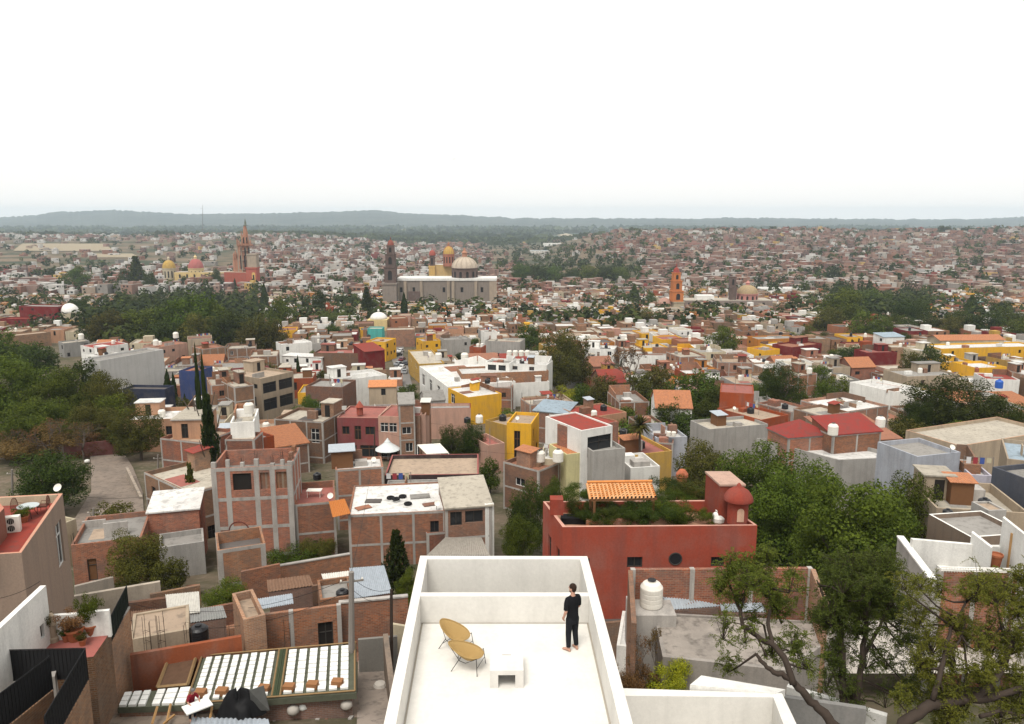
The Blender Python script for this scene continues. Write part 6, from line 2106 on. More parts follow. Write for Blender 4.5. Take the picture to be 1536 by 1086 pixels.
for dz in (.26, .7):
 mb = MB()
 cc = c + V((sa * .215, -ca * .215, dz))
 u_ = V((ca, sa, 0))
 mb.face([cc + u_ * x * .19 + V((0, 0, y * .19)) for x, y in ring], DARK)
 for k in range(5):
  mb.tube([cc + u_ * (-.19 + .095 * k) + V((0, 0, -.16)) - V((-sa, ca, 0)) * .01, cc + u_ * (-.19 + .095 * k) + V((0, 0, .16)) - V((-sa, ca, 0)) * .01], .008, WHITEP, 4)
 mb.build('fan_grille', ac)
q = at_z(36, 783, zTf)
pot('square green planter beside the air conditioner', q, .3, .4, CLAY, 'green', .8, 1.0)
# white wall with two little windows, small red terrace
zwt = at_y(69, 878, 33.5).z
A = at_z(-25, 966, zwt)
wall_seg('white garden wall with two small red framed windows', (-40, 980), (69, 878), 3, .25, WHITEPL, z=zwt, base=zwt - 3.4,
         ops=[(.62, .68, 2.35, 2.9), (.84, .9, 1.55, 2.2)], name='white_wall')
zlw = at_y(69, 925, 33.5).z
zfl2 = at_y(69, 962, 33.5).z
wall_seg('low white wall behind the potted plants', (69, 925), (163, 916), 1.3, .2, WHITEPL, z=zlw, base=zfl2 - .1)
mb = MB()
mb.prism([at_z(*q_, zfl2).xy for q_ in ((20, 998), (140, 985), (166, 947), (72, 958))], zfl2 - 4, zfl2, wallmat('brick3'), top=roofmat((.36, .12, .10), .5, 'red_terrace'))
tt = mb.build('red_terrace', loc=at_z(90, 980, zfl2 - 4))
tag(tt, 'little red floored terrace with pots on the left', 'terrace')
for i, (px, py, r_, h_, mt, ph) in enumerate(((71, 962, .28, .5, 'olive', 1.3), (113, 960, .42, .6, 'brown', 1.2), (138, 952, .34, .55, 'green', 1.9), (100, 962, .2, .35, 'green', .5), (45, 965, .25, .4, 'brown', .6), (124, 968, .18, .3, 'olive', .5))):
 pot(['tall potted plant at the white wall corner', 'large clay pot with a reddish bush', 'clay pot with a slender tall plant', 'small clay pot between the larger ones', 'clay pot with red flowers by the wall', 'tiny clay pot on the red terrace edge'][i], at_z(px, py, zfl2), r_, h_, CLAY, mt, ph, None)
q = at_z(81, 962, zfl2)
root = thing('stone_statue', q, 'pale stone pedestal figure between the pots', 'statue')
mb = MB(); mb.lathe(q, [(.22, 0), (.22, .2), (.16, .25), (.15, .8), (.2, .85), (.12, 1.1), (.13, 1.3), (.06, 1.42)], plaster(WC['beige'], .3), 10); mb.build('figure', root)
# tall brick wall running forward with fences on it
zbw = CZ - 21
wall_seg('long brick wall running towards the camera beside the building site', (84, 1084), (194, 912), 4, .3, 'brick2', z=zbw, base=CZ - 29, cap=CONC)
MESHG = plain('dark_green_screen', (.012, .018, .014), .9)
MESHB = plain('black_screen', (.02, .02, .021), .9)
fence('dark screened fence on top of the long brick wall', (143, 968), (190, 878), 1.3, 14, IRON, z=zbw + 1.3, mesh=MESHG, name='screen_fence')
zR = CZ - 18
fence('black railing with screen across the lower left corner', (-30, 976), (128, 972), 1.5, 26, IRON, z=zR, mesh=MESHB, name='screen_fence')
fence('black railing running down from the screen corner', (66, 1075), (128, 972), 1.5, 18, IRON, z=zR, name='railing', mesh=MESHB)
fence('black sloping railing at the lower left edge', (-40, 1070), (74, 985), 1.5, 22, IRON, z=zR + .4, name='railing', mesh=MESHB)
wall_seg('brick wall carrying the railing that runs down to the camera', (66, 1075), (128, 972), 4, .3, 'brick2', wp=(at_z(66, 1075, zR), at_z(128, 972, zR)), z=zR - 1.5, base=CZ - 29)
wall_seg('brick wall under the sloping railing at the left edge', (-40, 1070), (74, 985), 4, .35, 'brick2', wp=(at_z(-40, 1070, zR + .4), at_z(74, 985, zR + .4)), z=zR - 1.1, base=CZ - 29)
q = at_z(74, 1012, zR - 1)
root = thing('concrete_post', q - V((0, 0, 5)), 'grey concrete post between the lower left railings', 'post')
mb = MB(); mb.box(q - V((0, 0, 5)), .45, .45, 5, CONC, .4); mb.build('post', root)
q = at_z(122, 1020, zbw - 1.2)
root = thing('concrete_post', q - V((0, 0, 6)), 'slim pale post against the long brick wall', 'post')
mb = MB(); mb.box(q - V((0, 0, 6)), .25, .25, 6.6, CONC, .4); mb.build('post', root)
# sheds between the tan house and the unfinished building
house('brick shed with white peaked roof above a grey wall', (221, 770), (298, 763), 5.5, 4.5, 'brick', 'white', style='shed', drop=.5, win=0, frame=False)
house('grey walled lower part of the peaked shed', (238, 822), (306, 812), 3.2, 3.5, 'cement', 'grey', win=0, room=False)
house('long brick outhouse with rubble on its roof', (106, 818), (212, 806), 4.2, 7, 'brick', 'grey', par=.5, ops={0: [(.2, .33, 1.5, 3.6)]}, room=False, frame=False)
house('small cream cube house beside the tan house', (96, 785), (114, 778), 4.5, 3, 'cream', 'cream', win=0, room=False)
wall_seg('ruined pale wall below the feathery tree', (110, 895), (240, 873), 2.6, .3, plaster((.42, .36, .29), .7), name='ruined_wall')
wall_seg('dark brick wall under the ruined wall', (192, 905), (250, 897), 2.6, .3, 'brick3')
corr_roof('pale corrugated sheets beside the bushy tree', [(252, 924), (300, 918), (298, 887), (248, 892)], [CZ - 25.3] * 2 + [CZ - 24.9] * 2, SHEETW, 20)
house('low plastered wash house with dark tank on its roof', (194, 960), (283, 944), 3.0, 3.2, 'beige', 'beige', par=.1, win=0, room=False)
wall_seg('orange painted wall behind the building site', (195, 983), (362, 955), 3, .25, plaster((.25, .075, .035), .6), name='orange_wall')
tank('black tank with wide brim on the wash house', 299, 960, 28, 'black', z=at_z(299, 960, CZ - 24.6).z)
house('brick pillar house end at the orange wall', (348, 890), (365, 930), 4.5, 1.2, 'brick2', 'beige', win=0, room=False, frame=False)
corr_roof('pale blue corrugated roof behind the brick yard wall', [(366, 918), (440, 905), (438, 890), (362, 902)], [CZ - 25.2] * 2 + [CZ - 25.0] * 2, SHEET, 22, posts=False)
wall_seg('brick yard wall with a brown metal door', (362, 927), (508, 908), 3.6, .25, 'brick', posts=2, ops=[(.77, .93, 1.0, 3.4)])
wall_seg('brick yard wall right of the brown door', (508, 906), (612, 896), 3.8, .25, 'brick', cap=CONC)
house('brick outhouse with black tank between the sheet roofs', (480, 900), (530, 893), 3.4, 3, 'brick', 'grey', win=0, room=False, par=.4)
tank('black tank on the brick outhouse', 514, 899, 19, 'black', z=at_z(514, 899, on_ground(505, 897, 3.0).z).z)
corr_roof('cream corrugated roof strip left of the blue sheet roof', [(488, 880), (526, 875), (524, 856), (482, 861)], [CZ - 26.6] * 2 + [CZ - 26.2] * 2, SHEETW, 12)
corr_roof('large pale blue corrugated roof by the tall pole', [(528, 898), (588, 889), (576, 848), (524, 852)], [CZ - 27.0] * 2 + [CZ - 26.2] * 2, SHEET, 20)
wall_seg('brick garden wall below the unfinished brick building', (362, 858), (420, 846), 3, .25, 'brick')
wall_seg('low brick garden wall with white coping', (418, 850), (525, 832), 2.6, .25, 'brick', cap=CONC)
wall_seg('brick wall running behind the bushy tree', (225, 892), (300, 878), 2.2, .25, 'brick3')
corr_roof('rusty flat sheet roof below the ruined pale wall', [(196, 940), (250, 934), (246, 912), (196, 917)], [CZ - 25.0] * 2 + [CZ - 24.8] * 2, plain('rusty_sheet', (.2, .12, .08), .8, mott=.7), 14)
corr_roof('dull grey sheet roof behind the wash house tank', [(284, 934), (340, 926), (334, 908), (284, 914)], [CZ - 25.6] * 2 + [CZ - 25.3] * 2, plain('grey_sheet', (.27, .27, .26), .7, mott=.6), 14)
corr_roof('patched sheet roof left of the low garden wall', [(402, 888), (470, 878), (464, 862), (400, 870)], [CZ - 27.0] * 2 + [CZ - 26.8] * 2, plain('rusty_sheet', (.2, .12, .08), .8, mott=.7), 14)
wall_seg('broken brick yard wall under the green bush', (420, 888), (500, 874), 2.0, .25, 'brick3')
wall_seg('stub of brick wall between the sheet roofs', (300, 915), (352, 905), 2.2, .25, 'brick')
wall_seg('pale rubble stone wall beside the tan house', (112, 880), (170, 866), 1.8, .3, plaster((.30, .26, .22), .7))
# unfinished frame building
ub = house('tall unfinished brick building with bare concrete frame', (316, 703), (437, 698), 10, 6, 'brick', 'grey', frame=True, fw=.24, bay=2.1, cols=(0, .2, .555, .755, 1), hollow=True, room=False, par=1.6, win=0, name='unfinished_house', det=False,
           ops={0: [(.26, .49, .6, 2.3), (.60, .71, .6, 2.3), (.80, .94, .6, 2.3)]})
for t in (0, .2, .38, .555, .755, .88, 1):
 q = ub['poly'][0].lerp(ub['poly'][1], min(max(t, .025), .975)) + V((0, .26, 0))
 mb = MB(); hh = R.uniform(.15, .75)
 mb.box((q.x, q.y, ub['z']), R.uniform(.3, .5), .34, hh, R.choice([CONC, brick()]))
 for k in range(3):
  mb.tube([(q.x - .1 + .1 * k, q.y, ub['z'] + hh - .05), (q.x - .12 + .1 * k + R.uniform(-.08, .08), q.y, ub['z'] + hh + R.uniform(.4, .9))], .018, IRON, 3)
 mb.build('column_stub', ub['root'])
for t in (.35, .7):
 q = ub['poly'][1].lerp(ub['poly'][2], t) - V((.3, 0, 0))
 mb = MB(); mb.box((q.x, q.y, ub['z']), .34, R.uniform(.6, 1.4), R.uniform(.3, .8), brick()); mb.build('column_stub', ub['root'])
house('low brick annex with open roof below the unfinished building', (326, 826), (398, 815), 4.6, 4, 'brick', 'dark', det=False, par=1.0, win=0, room=False, frame=True, fw=.2)
q = at_z(359, 797, on_ground(362, 815, 4.6).z)
root = thing('metal_ring', q - V((0, 0, .9)), 'rusty metal hoop leaning on the annex roof', 'hoop')
mb = MB(); mb.tube([q + V((.9 * math.cos(t), 0, .9 * math.sin(t))) for t in (2 * math.pi * k / 24 for k in range(25))], .06, plain('rust_metal', (.12, .04, .03), .7), 6, caps=False); mb.build('hoop', root)
house('brick house with pink tiled terrace and railing', (442, 757), (503, 752), 6.0, 6.5, 'brick', 'pinkroof', det=False, par=.7, win=0, room=False, frame=True)
house('brick cube house framed in concrete beside the dark wall', (503, 705), (575, 700), 7.2, 4, 'brick', 'white', par=.25, win=0, room=False, frame=True, fcol=FR_D)
house('long plum coloured wall house with a red rimmed terrace', (577, 713), (718, 711), 5.6, 8, 'plum', 'beige', det=False, par=.5, win=0, room=False, rim=plaster((.32, .1, .09), .3))
house('small grey house roof in front of the plum wall', (577, 738), (668, 736), 4.6, 4, 'cement', 'grey', win=0, room=False, par=.15)
house('low brick house with long white patched roof', (522, 773), (668, 766), 5.4, 8.5, 'brick', 'white', det=False, par=.12, win=0, room=False, frame=True, ops={0: [(.84, .93, 1.0, 2.2)]})
house('house with tilted cream sheet roof and dark shed front', (668, 763), (738, 758), 6.0, 6, 'brick3', 'cream', style='shed', drop=.9, ops={0: [(.1, .35, .4, 1.8), (.42, .8, .4, 1.6)]})
house('brick lattice walled lower house', (640, 800), (736, 792), 3.4, 4, 'brick', 'grey', win=0, room=False)
corr_roof('grey ribbed asbestos roof below the lattice wall', [(640, 833), (735, 833), (722, 806), (668, 806)], [CZ - 30.6] * 2 + [CZ - 30.0] * 2, plain('asbestos_sheet', (.34, .31, .27), .9, mott=.6), 26, amp=.05)
corr_roof('orange sheet eave at the left end of the white patched roof', [(499, 776), (526, 770), (517, 748), (493, 752)], [on_ground(595, 770, 5.6).z] * 2 + [on_ground(595, 770, 5.6).z + .5] * 2, plain('orange_sheet', (.45, .17, .05), .8), 10, posts=False)
house('tall white post house corner right of the shed front', (728, 757), (741, 755), 6.2, 1.2, 'white', 'cream', win=0, room=False)
# ------------------------------------------------------------------ building site with foam block slab
zs = CZ - 24
FOAM = plain('white_foam', (.74, .74, .71), .8, mott=.15)
FORM = plain('greenish_formwork', (.10, .105, .075), .9, mott=.6)
site = thing('slab_formwork', at_z(410, 1010, zs - 3), 'unfinished roof slab filled with rows of white foam blocks', 'building site')
qB = [(305, 987), (530, 967.5), (530, 1037), (282, 1056)]       # back-left, back-right, front-right, front-left
cs = [at_z(*q_, zs) for q_ in qB]
def slabpt(u, v, dz=0.0):
 return cs[0].lerp(cs[1], u).lerp(cs[3].lerp(cs[2], u), v) + V((0, 0, dz))
mb = MB()
lo = [slabpt(-.02, -.03), slabpt(1.02, -.03), slabpt(1.02, 1.03), slabpt(-.02, 1.03)]
mb.hexa([v - V((0, 0, .35)) for v in lo], [v - V((0, 0, .02)) for v in lo], FORM)
mb.build('deck', site)
mb = MB()
lo = [slabpt(.02, 0), slabpt(.99, 0), slabpt(.99, .97), slabpt(.02, .97)]
mb.hexa([V((v.x, v.y, zs - 4.5)) for v in lo], [v - V((0, 0, .36)) for v in lo], brick('brown_brickwork', (0.28, 0.155, 0.11), (0.19, 0.11, 0.085), (0.30, 0.25, 0.22)))
mb.build('wall', site)
groups = [(.02, .49, 8), (.565, .985, 6)]
for g0, g1, ncol in groups:
 for i in range(ncol):
  u0 = lerp(g0, g1, i / ncol) + .004
  u1 = lerp(g0, g1, (i + 1) / ncol) - .017
  mb = MB()
  rws = []
  for j in range(10):
   v0, v1 = .03 + j * .094, .03 + (j + 1) * .094 - .02
   k = .02 if (j == 8 and i % 2 == 1) else R.uniform(.10, .14)
   for v_, h_ in ((v0, .02), (v0 + .001, k), (v1, k), (v1 + .001, .02)):
    rws.append([slabpt(u0, v_), slabpt(u1, v_), slabpt(u1, v_, h_), slabpt(u0, v_, h_)])
  mb.grid(rws, FOAM, closed=True, caps=True)
  mb.build('foam_block_row', site)
mb = MB()
for a, b in (((-.01, -.025), (1.02, -.025)), ((1.01, -.02), (1.01, 1.02)), ((-.01, 0), (-.01, 1.0)), ((.5, -.02), (.5, 1.0)), ((.552, -.02), (.552, 1.0)), ((0, 1.02), (1.01, 1.02))):
 p0, p1 = slabpt(*a, .09), slabpt(*b, .09)
 mb.tube([p0, p1], .05, plain('weathered_timber', (.26, .17, .085), .85, mott=.5), 4)
mb.build('timber_edges', site)
mb = MB()
for k in range(14):
 u = lerp(.505, .55, R.random())
 mb.tube([slabpt(u, -.02, .08), slabpt(u, 1.0, .08)], .018, plain('rebar', (.07, .09, .05), .8), 4)
mb.build('rebar', site)
for k, (u, v) in enumerate(((.06, .845), (.19, .85), (.445, .86), (.60, .87), (.745, .86), (.90, .85))):
 p_ = slabpt(u, v, .0)
 mb = MB()
 mb.box(p_, .55, .42, .30, plain('brown_block', (.27, .13, .06), .9), -.08)
 o = mb.build('formwork_box', loc=p_)
 tag(o, ['brown hollow box nearest the worker', 'brown hollow box half behind the black tarp', 'brown hollow box just right of the tarp', 'brown hollow box right of the dark beam', 'brown hollow box third from the right post', 'brown hollow box at the right end of the slab'][k], 'formwork box', 'brown boxes on the foam slab')
# left part: open timber frame and small foam rows
p4 = [at_z(*q_, zs + .05) for q_ in ((236, 1031), (281, 1027), (294, 985), (252, 990))]
tf_ = thing('timber_shuttering', sum(p4, V((0, 0, 0))) / 4 - V((0, 0, .2)), 'open yellow timber frame lying left of the foam slab', 'shuttering')
mb = MB()
for k in range(4):
 mb.tube([p4[k], p4[(k + 1) % 4]], .09, plain('weathered_timber', (.26, .17, .085), .85, mott=.5), 4)
mb.build('boards', tf_)
mb = MB()
mb.face([v - V((0, 0, .06)) for v in p4], plain('brown_board', (.12, .07, .045), .9, mott=.6))
mb.build('panel', tf_)
sm = thing('small_foam_panel', at_z(230, 1050, zs - .5), 'small separate foam panel in front of the timber frame', 'building site')
mb = MB()
lo = [at_z(*q_, zs - .08) for q_ in ((176, 1062), (290, 1058), (300, 1030), (186, 1040))]
mb.hexa([v - V((0, 0, .3)) for v in lo], lo, FORM)
lo2 = [lo[0].lerp(lo[2], .02), lo[1].lerp(lo[3], .02), lo[2].lerp(lo[0], .02), lo[3].lerp(lo[1], .02)]
mb.hexa([V((v.x, v.y, zs - 4)) for v in lo2], [v - V((0, 0, .31)) for v in lo2], wallmat('brick3'))
mb.build('deck', sm)
for i, (t0, t1) in enumerate(((.02, .11), (.14, .24), (.27, .36), (.45, .55), (.58, .72), (.75, .9))):
 mb = MB()
 f = lambda t, s_, z_=0: lo[0].lerp(lo[1], t).lerp(lo[3].lerp(lo[2], t), s_) + V((0, 0, z_))
 rws = []
 for j in range(3):
  s0, s1 = .05 + j * .31, .05 + j * .31 + .27
  for v_, h_ in ((s0, .02), (s0 + .003, .12), (s1, .12), (s1 + .003, .02)):
   rws.append([f(t0, v_), f(t1, v_), f(t1, v_, h_), f(t0, v_, h_)])
 mb.grid(rws, FOAM, closed=True, caps=True)
 mb.build('foam_block_row', sm)
# lower floor bits, timber props
mb = MB()
lo = [at_z(*q_, zs - .6) for q_ in ((150, 1100), (330, 1100), (320, 1066), (176, 1066))]
mb.hexa([v - V((0, 0, 3)) for v in lo], lo, roofmat((.30, .24, .19), .8, 'rough_slab'))
ls = mb.build('rough_slab', loc=at_z(250, 1090, zs - 4))
tag(ls, 'rough lower slab edge at the bottom of the building site', 'slab')
for i, (p0, p1) in enumerate((((262, 1072), (245, 1086)), ((256, 1056), (250, 1084)), ((236, 1060), (228, 1086)), ((318, 1060), (314, 1086)))):
 a, b = at_z(*p0, zs + .1), at_z(*p1, zs - .3)
 mb = MB(); mb.tube([a, b], .06, WOOD, 4)
 o = mb.build('timber_plank', loc=(a + b) / 2)
 tag(o, 'loose timber plank lying on the rough lower slab', 'plank', 'loose planks on the site')
# standing rebar
for i, (px, pyb, n_, h_) in enumerate(((222, 985, 4, 2.6), (244, 985, 5, 2.8), (283, 972, 3, 1.9), (430, 965, 4, 1.6), (195, 968, 4, 2.0), (340, 965, 2, 1.5))):
 p_ = at_z(px, pyb, zs)
 root = thing('rebar_bundle', p_, ['cage of thin rebar left of the timber frame', 'tall cage of thin rebar over the timber frame', 'thin rebar at the orange wall', 'rebar sticking up between the two foam panels', 'rebar cage beside the long brick wall', 'pair of rebars before the brick pillar'][i], 'rebar')
 mb = MB()
 for k in range(n_):
  q = p_ + V((.22 * math.cos(k * 2.2), .22 * math.sin(k * 2.2), -.2))
  mb.tube([q, q + V((R.uniform(-.05, .05), 0, h_ * R.uniform(.85, 1.05)))], .016, plain('rusty_rebar', (.06, .04, .03), .8), 4)
 for k in range(3):
  z_ = .3 + k * .6
  if z_ < h_ * .8:
   mb.tube([p_ + V((.22 * math.cos(k2 * 2.2), .22 * math.sin(k2 * 2.2), z_)) for k2 in range(n_)], .01, plain('rusty_rebar', (.06, .04, .03), .8), 4)
 mb.build('rods', root)
# black tarp heap
c = at_z(360, 1070, zs - .3)
root = thing('tarp_heap', c, 'heap covered with a black tarpaulin in front of the foam slab', 'tarp')
rows = []
nth = 48
for i in range(9):
 s_ = i / 8
 row = []
 for k in range(nth):
  t = 2 * math.pi * k / nth
  f = 1 + .16 * math.sin(t * 5 + 1.3) * s_ + .05 * math.sin(t * 13) * s_
  rr_ = (.1 + 1.0 * s_ ** .75) * f
  row.append(c + V((rr_ * math.cos(t) * 1.0, rr_ * math.sin(t) * .75, 1.15 * (1 - s_ ** 1.6) * (1 + .25 * math.sin(t * 2 + 1)) + .12 * noise.noise(V((t * 2, s_ * 4, 1))))))
 rows.append(row)
mb = MB()
mb.grid(rows, plain('black_tarp', (.012, .012, .013), .5), closed=True)
mb.face(rows[0], plain('black_tarp', (.012, .012, .013), .5))
mb.build('tarpaulin', root, smooth=True)
c2 = at_z(392, 1070, zs - .3)
root = thing('grey_board', c2, 'dark grey board leaning on the black tarp heap', 'board')
mb = MB()
lo = [at_z(374, 1036, zs + 1.1), at_z(395, 1029, zs + 1.1), at_z(404, 1066, zs - .1), at_z(378, 1066, zs - .1)]
mb.hexa([v + V((0, .06, 0)) for v in lo], lo, plain('grey_board', (.10, .10, .095), .9, mott=.6))
mb.build('board', root)
corr_roof('grey corrugated sheet at the bottom edge of the site', [(280, 1110), (410, 1110), (402, 1078), (288, 1076)], [zs - .2] * 2 + [zs - .1] * 2, SHEET, 16, posts=False)
c = at_z(485, 1072, zs - 2.0)
root = thing('rubble_box', c, 'pale box shaped rubble pile with white bags at the site corner', 'rubble')
mb = MB(); mb.box(c, 2.0, .9, 1.0, plaster((.55, .50, .38), .5), .12); mb.build('box', root)
for i, (px, py) in enumerate(((478, 1056), (455, 1063), (520, 1062), (440, 1070))):
 c = at_z(px, py, zs - 1.0)
 mb = MB()
 mb.lathe(c, [(.22, 0), (.32, .12), (.28, .35), (.1, .45)], FOAM if i < 2 else plain('grey_sack', (.4, .37, .33), .9), 9)
 o = mb.build('sack', loc=c, smooth=True)
 tag(o, ['white sack on top of the pale rubble box', 'white bucket left of the rubble box', 'grey sack right of the rubble box', 'grey sack beside the black tarp'][i], 'sack', 'sacks on the building site')
mb = MB()
lo = [at_z(*q_, zs - 1.6) for q_ in ((405, 1100), (545, 1095), (536, 1040), (402, 1045))]
mb.hexa([v - V((0, 0, 3)) for v in lo], lo, roofmat((.26, .2, .16), .9, 'rough_slab'))
o = mb.build('rubble_floor', loc=at_z(470, 1090, zs - 4))
tag(o, 'earthy lower floor strewn with rubble below the foam slab', 'floor')
for k in range(26):
 p_ = at_z(R.uniform(405, 530), R.uniform(1050, 1084), zs - 1.6)
 if k == 0:
  rub = MB()
 s_ = R.uniform(.08, .28)
 rub.box(p_, s_ * 1.5, s_, s_ * .8, R.choice([CONC, brick(), WHITEPL, SOIL]), R.uniform(0, 3))
o = rub.build('rubble')
struct(o, 'stuff', 'broken bricks and debris on the site floor')
# alley right of the site
mb = MB()
pts = [on_ground(*q_, .05) for q_ in ((535, 1100), (625, 1100), (592, 985), (537, 985))]
mb.face(pts, roofmat((.30, .25, .21), .8, 'alley_dirt'))
struct(mb.build('alley'), 'structure', 'dusty alley between the building site and the white terrace')
wall_seg('grey plastered wall at the head of the alley', (537, 960), (596, 955), 2.2, .2, plaster((.2, .19, .17), .6))
root = thing('wash_basin_stand', on_ground(604, 975, .6), 'white walled corner with a round mirror near the terrace', 'wall')
c = on_ground(606, 938, 2.8)
mb = MB(); mb.box(c - V((0, 0, 2.8)), 1.6, .2, 2.8, CREAMP, -.3); mb.build('wall', root)
wall_seg('rough stone wall along the alley by the terrace', (594, 1040), (582, 950), 2.0, .3, plaster((.22, .17, .13), .7))
# poles and wires
POLES = [('tall concrete utility pole beside the building site', 527, 858, 1034, .17), ('thin dark pole left of the white terrace', 587, 884, 1012, .10), ('pale utility pole behind the tan house', 18, 704, 760, .14), ('thin pole among the yard roofs on the right', 1484, 640, 700, .12),
         ('thin pole left of the ivy hedge', 562, 640, 745, .09), ('white pole beside the low brick house on the lane', 237, 682, 722, .12), ('grey pole by the rubble roof house', 140, 762, 800, .12)]
TOP = {}
for lab, px, yt_, yb_, r_ in POLES:
 p_ = on_ground(px, yb_, 0)
 t_ = at_y(px, yt_, p_.y)
 root = thing('utility_pole', p_, lab, 'pole', 'utility poles')
 mb = MB(); mb.tube([p_ - V((0, 0, .5)), t_], [r_ * 1.25, r_ * .85], POLE if r_ > .1 else BARKD, 8); mb.build('shaft', root)
 if r_ > .1:
  mb = MB(); mb.box(t_ - V((0, 0, .6)), 1.3, .09, .09, POLE, .3); mb.build('crossarm', root)
  mb = MB()
  for k in (-.55, 0, .55):
   mb.lathe(t_ + V((k, k * .3, -.5)), [(.04, 0), (.06, .05), (.03, .12)], WHITEP, 6)
  mb.build('insulators', root)
 TOP[px] = t_
def wire(label, a, b, sag=.8, r_=.012):
 pts = [a.lerp(b, k / 12) - V((0, 0, sag * 4 * (k / 12) * (1 - k / 12))) for k in range(13)]
 mb = MB(); mb.tube(pts, r_, IRON, 4)
 o = mb.build('power_line', loc=(a + b) / 2)
 tag(o, label, 'cable', 'overhead cables')
wire('cable from the tall utility pole to the thin dark pole', TOP[527] - V((0, 0, .3)), TOP[587], .4)
wire('second cable under the first between the two poles', TOP[527] - V((0, 0, 1.0)), TOP[587] - V((0, 0, .5)), .5)
wire('cable from the tall utility pole across the brick yards to the left', TOP[527] - V((0, 0, .3)), at_y(194, 905, 46), 1.2)
wire('lower cable from the tall utility pole over the orange wall', TOP[527] - V((0, 0, 1.0)), at_y(194, 930, 43), 1.3)
wire('cable from the tall utility pole to the plum wall', TOP[527], at_y(562, 645, 108), 1.5)
wire('cable over the yellow wooden doored house', at_y(562, 645, 108), at_y(940, 672, 118), 2.2)
wire('cable crossing in front of the red house wall', at_y(885, 866, 58), at_y(1060, 858, 62), .5)
wire('cable in front of the pink hacienda', at_y(500, 600, 135), at_y(760, 640, 128), 1.5)
wire('pale cable at the tan house front', at_y(-20, 900, 36), at_y(60, 872, 37), .2)
# lane, street, cars
def strip(name, label, left, right, mat, lift=.06):
 mb = MB()
 a = [on_ground(*p_, .0) for p_ in left]
 b = [on_ground(*p_, .0) for p_ in right]
 rows = []
 for (l0, r0), (l1, r1) in zip(zip(a, b), list(zip(a, b))[1:]):
  for k in range(6):
   l, r = l0.lerp(l1, k / 6), r0.lerp(r1, k / 6)
   rows.append([(q.x, q.y, ground(q.x, q.y) + lift + .2) for q in (l.lerp(r, j / 8) for j in range(9))])
 mb.grid(rows, mat)
 return struct(mb.build(name), 'structure', label)
strip('lane', 'dusty cobbled lane climbing on the left', [(100, 800), (137, 740), (137, 700), (134, 678)], [(218, 800), (214, 740), (200, 704), (184, 678)], roofmat((.23, .185, .15), .8, 'cobbled_lane'))
strip('street', 'narrow street curving away between coloured houses', [(588, 592), (590, 570), (592, 552), (586, 536), (590, 520), (598, 505)], [(622, 592), (616, 570), (613, 552), (604, 536), (606, 520), (612, 505)], roofmat((.20, .19, .18), .4, 'street_paving'))
wall_seg('dark red gate wall at the top of the lane', (95, 668), (182, 659), 2.6, .3, plaster((.13, .05, .045), .5))
wall_seg('old stone wall below the purple brown bushes', (-20, 668), (96, 668), 2.4, .35, plaster((.19, .16, .14), .7))
wall_seg('small stone parapet along the right of the lane', (214, 745), (192, 700), 1.2, .35, plaster((.30, .25, .2), .7), base=None)
c = on_ground(131, 694, .2)
mb = MB(); mb.lathe(c, [(.3, 0), (.42, .2), (.36, .45), (.12, .55)], WHITEPL, 12)
tag(mb.build('white_boulder', loc=c, smooth=True), 'white painted boulder at the lane corner', 'boulder')
def car(label, p, yaw, col, proto=[None]):
 root = thing('parked_car', p, label, 'car', 'cars parked along the curved street')
 if proto[0] is None:
  ms = []
  body = plain('car_paint', (.3, .3, .3), .3)
  mb = MB()
  prof = [(-2.1, .35), (-2.15, .75), (-1.9, .9), (-1.35, .95), (-.85, 1.42), (.55, 1.45), (1.15, .98), (1.95, .85), (2.1, .6), (2.1, .35)]
  for s0, s1, sh in ((-.85, .85, 1),):
   rows = [[V((x, y * (1 if z < 1 else .84), z)) for x, z in prof] for y in (-.85, -.8, .8, .85)]
   mb.grid(rows, body, caps=False)
   mb.face([rows[0][k] for k in range(len(prof))][::-1], body)
   mb.face([rows[-1][k] for k in range(len(prof))], body)
   mb.face([V((-2.1, -.85, .35)), V((2.1, -.85, .35)), V((2.1, .85, .35)), V((-2.1, .85, .35))], body)
  gl = MB()
  for sy in (-1, 1):
   gl.face([V((-1.2, sy * .87, 1.0)), V((1.05, sy * .87, 1.0)), V((.5, sy * .74, 1.40)), V((-.8, sy * .74, 1.38))], GLASS)
  gl.face([V((1.17, -.7, 1.0)), V((1.17, .7, 1.0)), V((.58, .62, 1.43)), V((.58, -.62, 1.43))], GLASS)
  gl.face([V((-1.38, -.7, 1.0)), V((-1.38, .7, 1.0)), V((-.9, .62, 1.4)), V((-.9, -.62, 1.4))], GLASS)
  wh_ = MB()
  rows = [[V((.32 * math.cos(t), y, .32 * math.sin(t))) for t in (2 * math.pi * k / 14 for k in range(14))] for y in (-.1, .1)]
  wh_.grid(rows, IRON, closed=True, caps=True)
  proto[0] = (mb, gl, wh_)
 cm = plain('car_paint_' + {0: 'dark', 1: 'white', 2: 'grey', 3: 'maroon'}[col], [(.03, .03, .035), (.7, .7, .68), (.25, .26, .27), (.14, .02, .03)][col], .3)
 mb, gl, wh_ = proto[0]
 mb.mats = [cm]
 for nm, q, loc in (('body', mb, (0, 0, 0)), ('windows', gl, (0, 0, 0))):
  q.build(nm, root, loc=(0, 0, 0))
 for x in (-1.3, 1.3):
  for y in (-.78, .78):
   o = wh_.build('wheel', root, loc=(0, 0, 0))
   o.location = (x, y, .32)
 root.rotation_euler.z = yaw
 return root
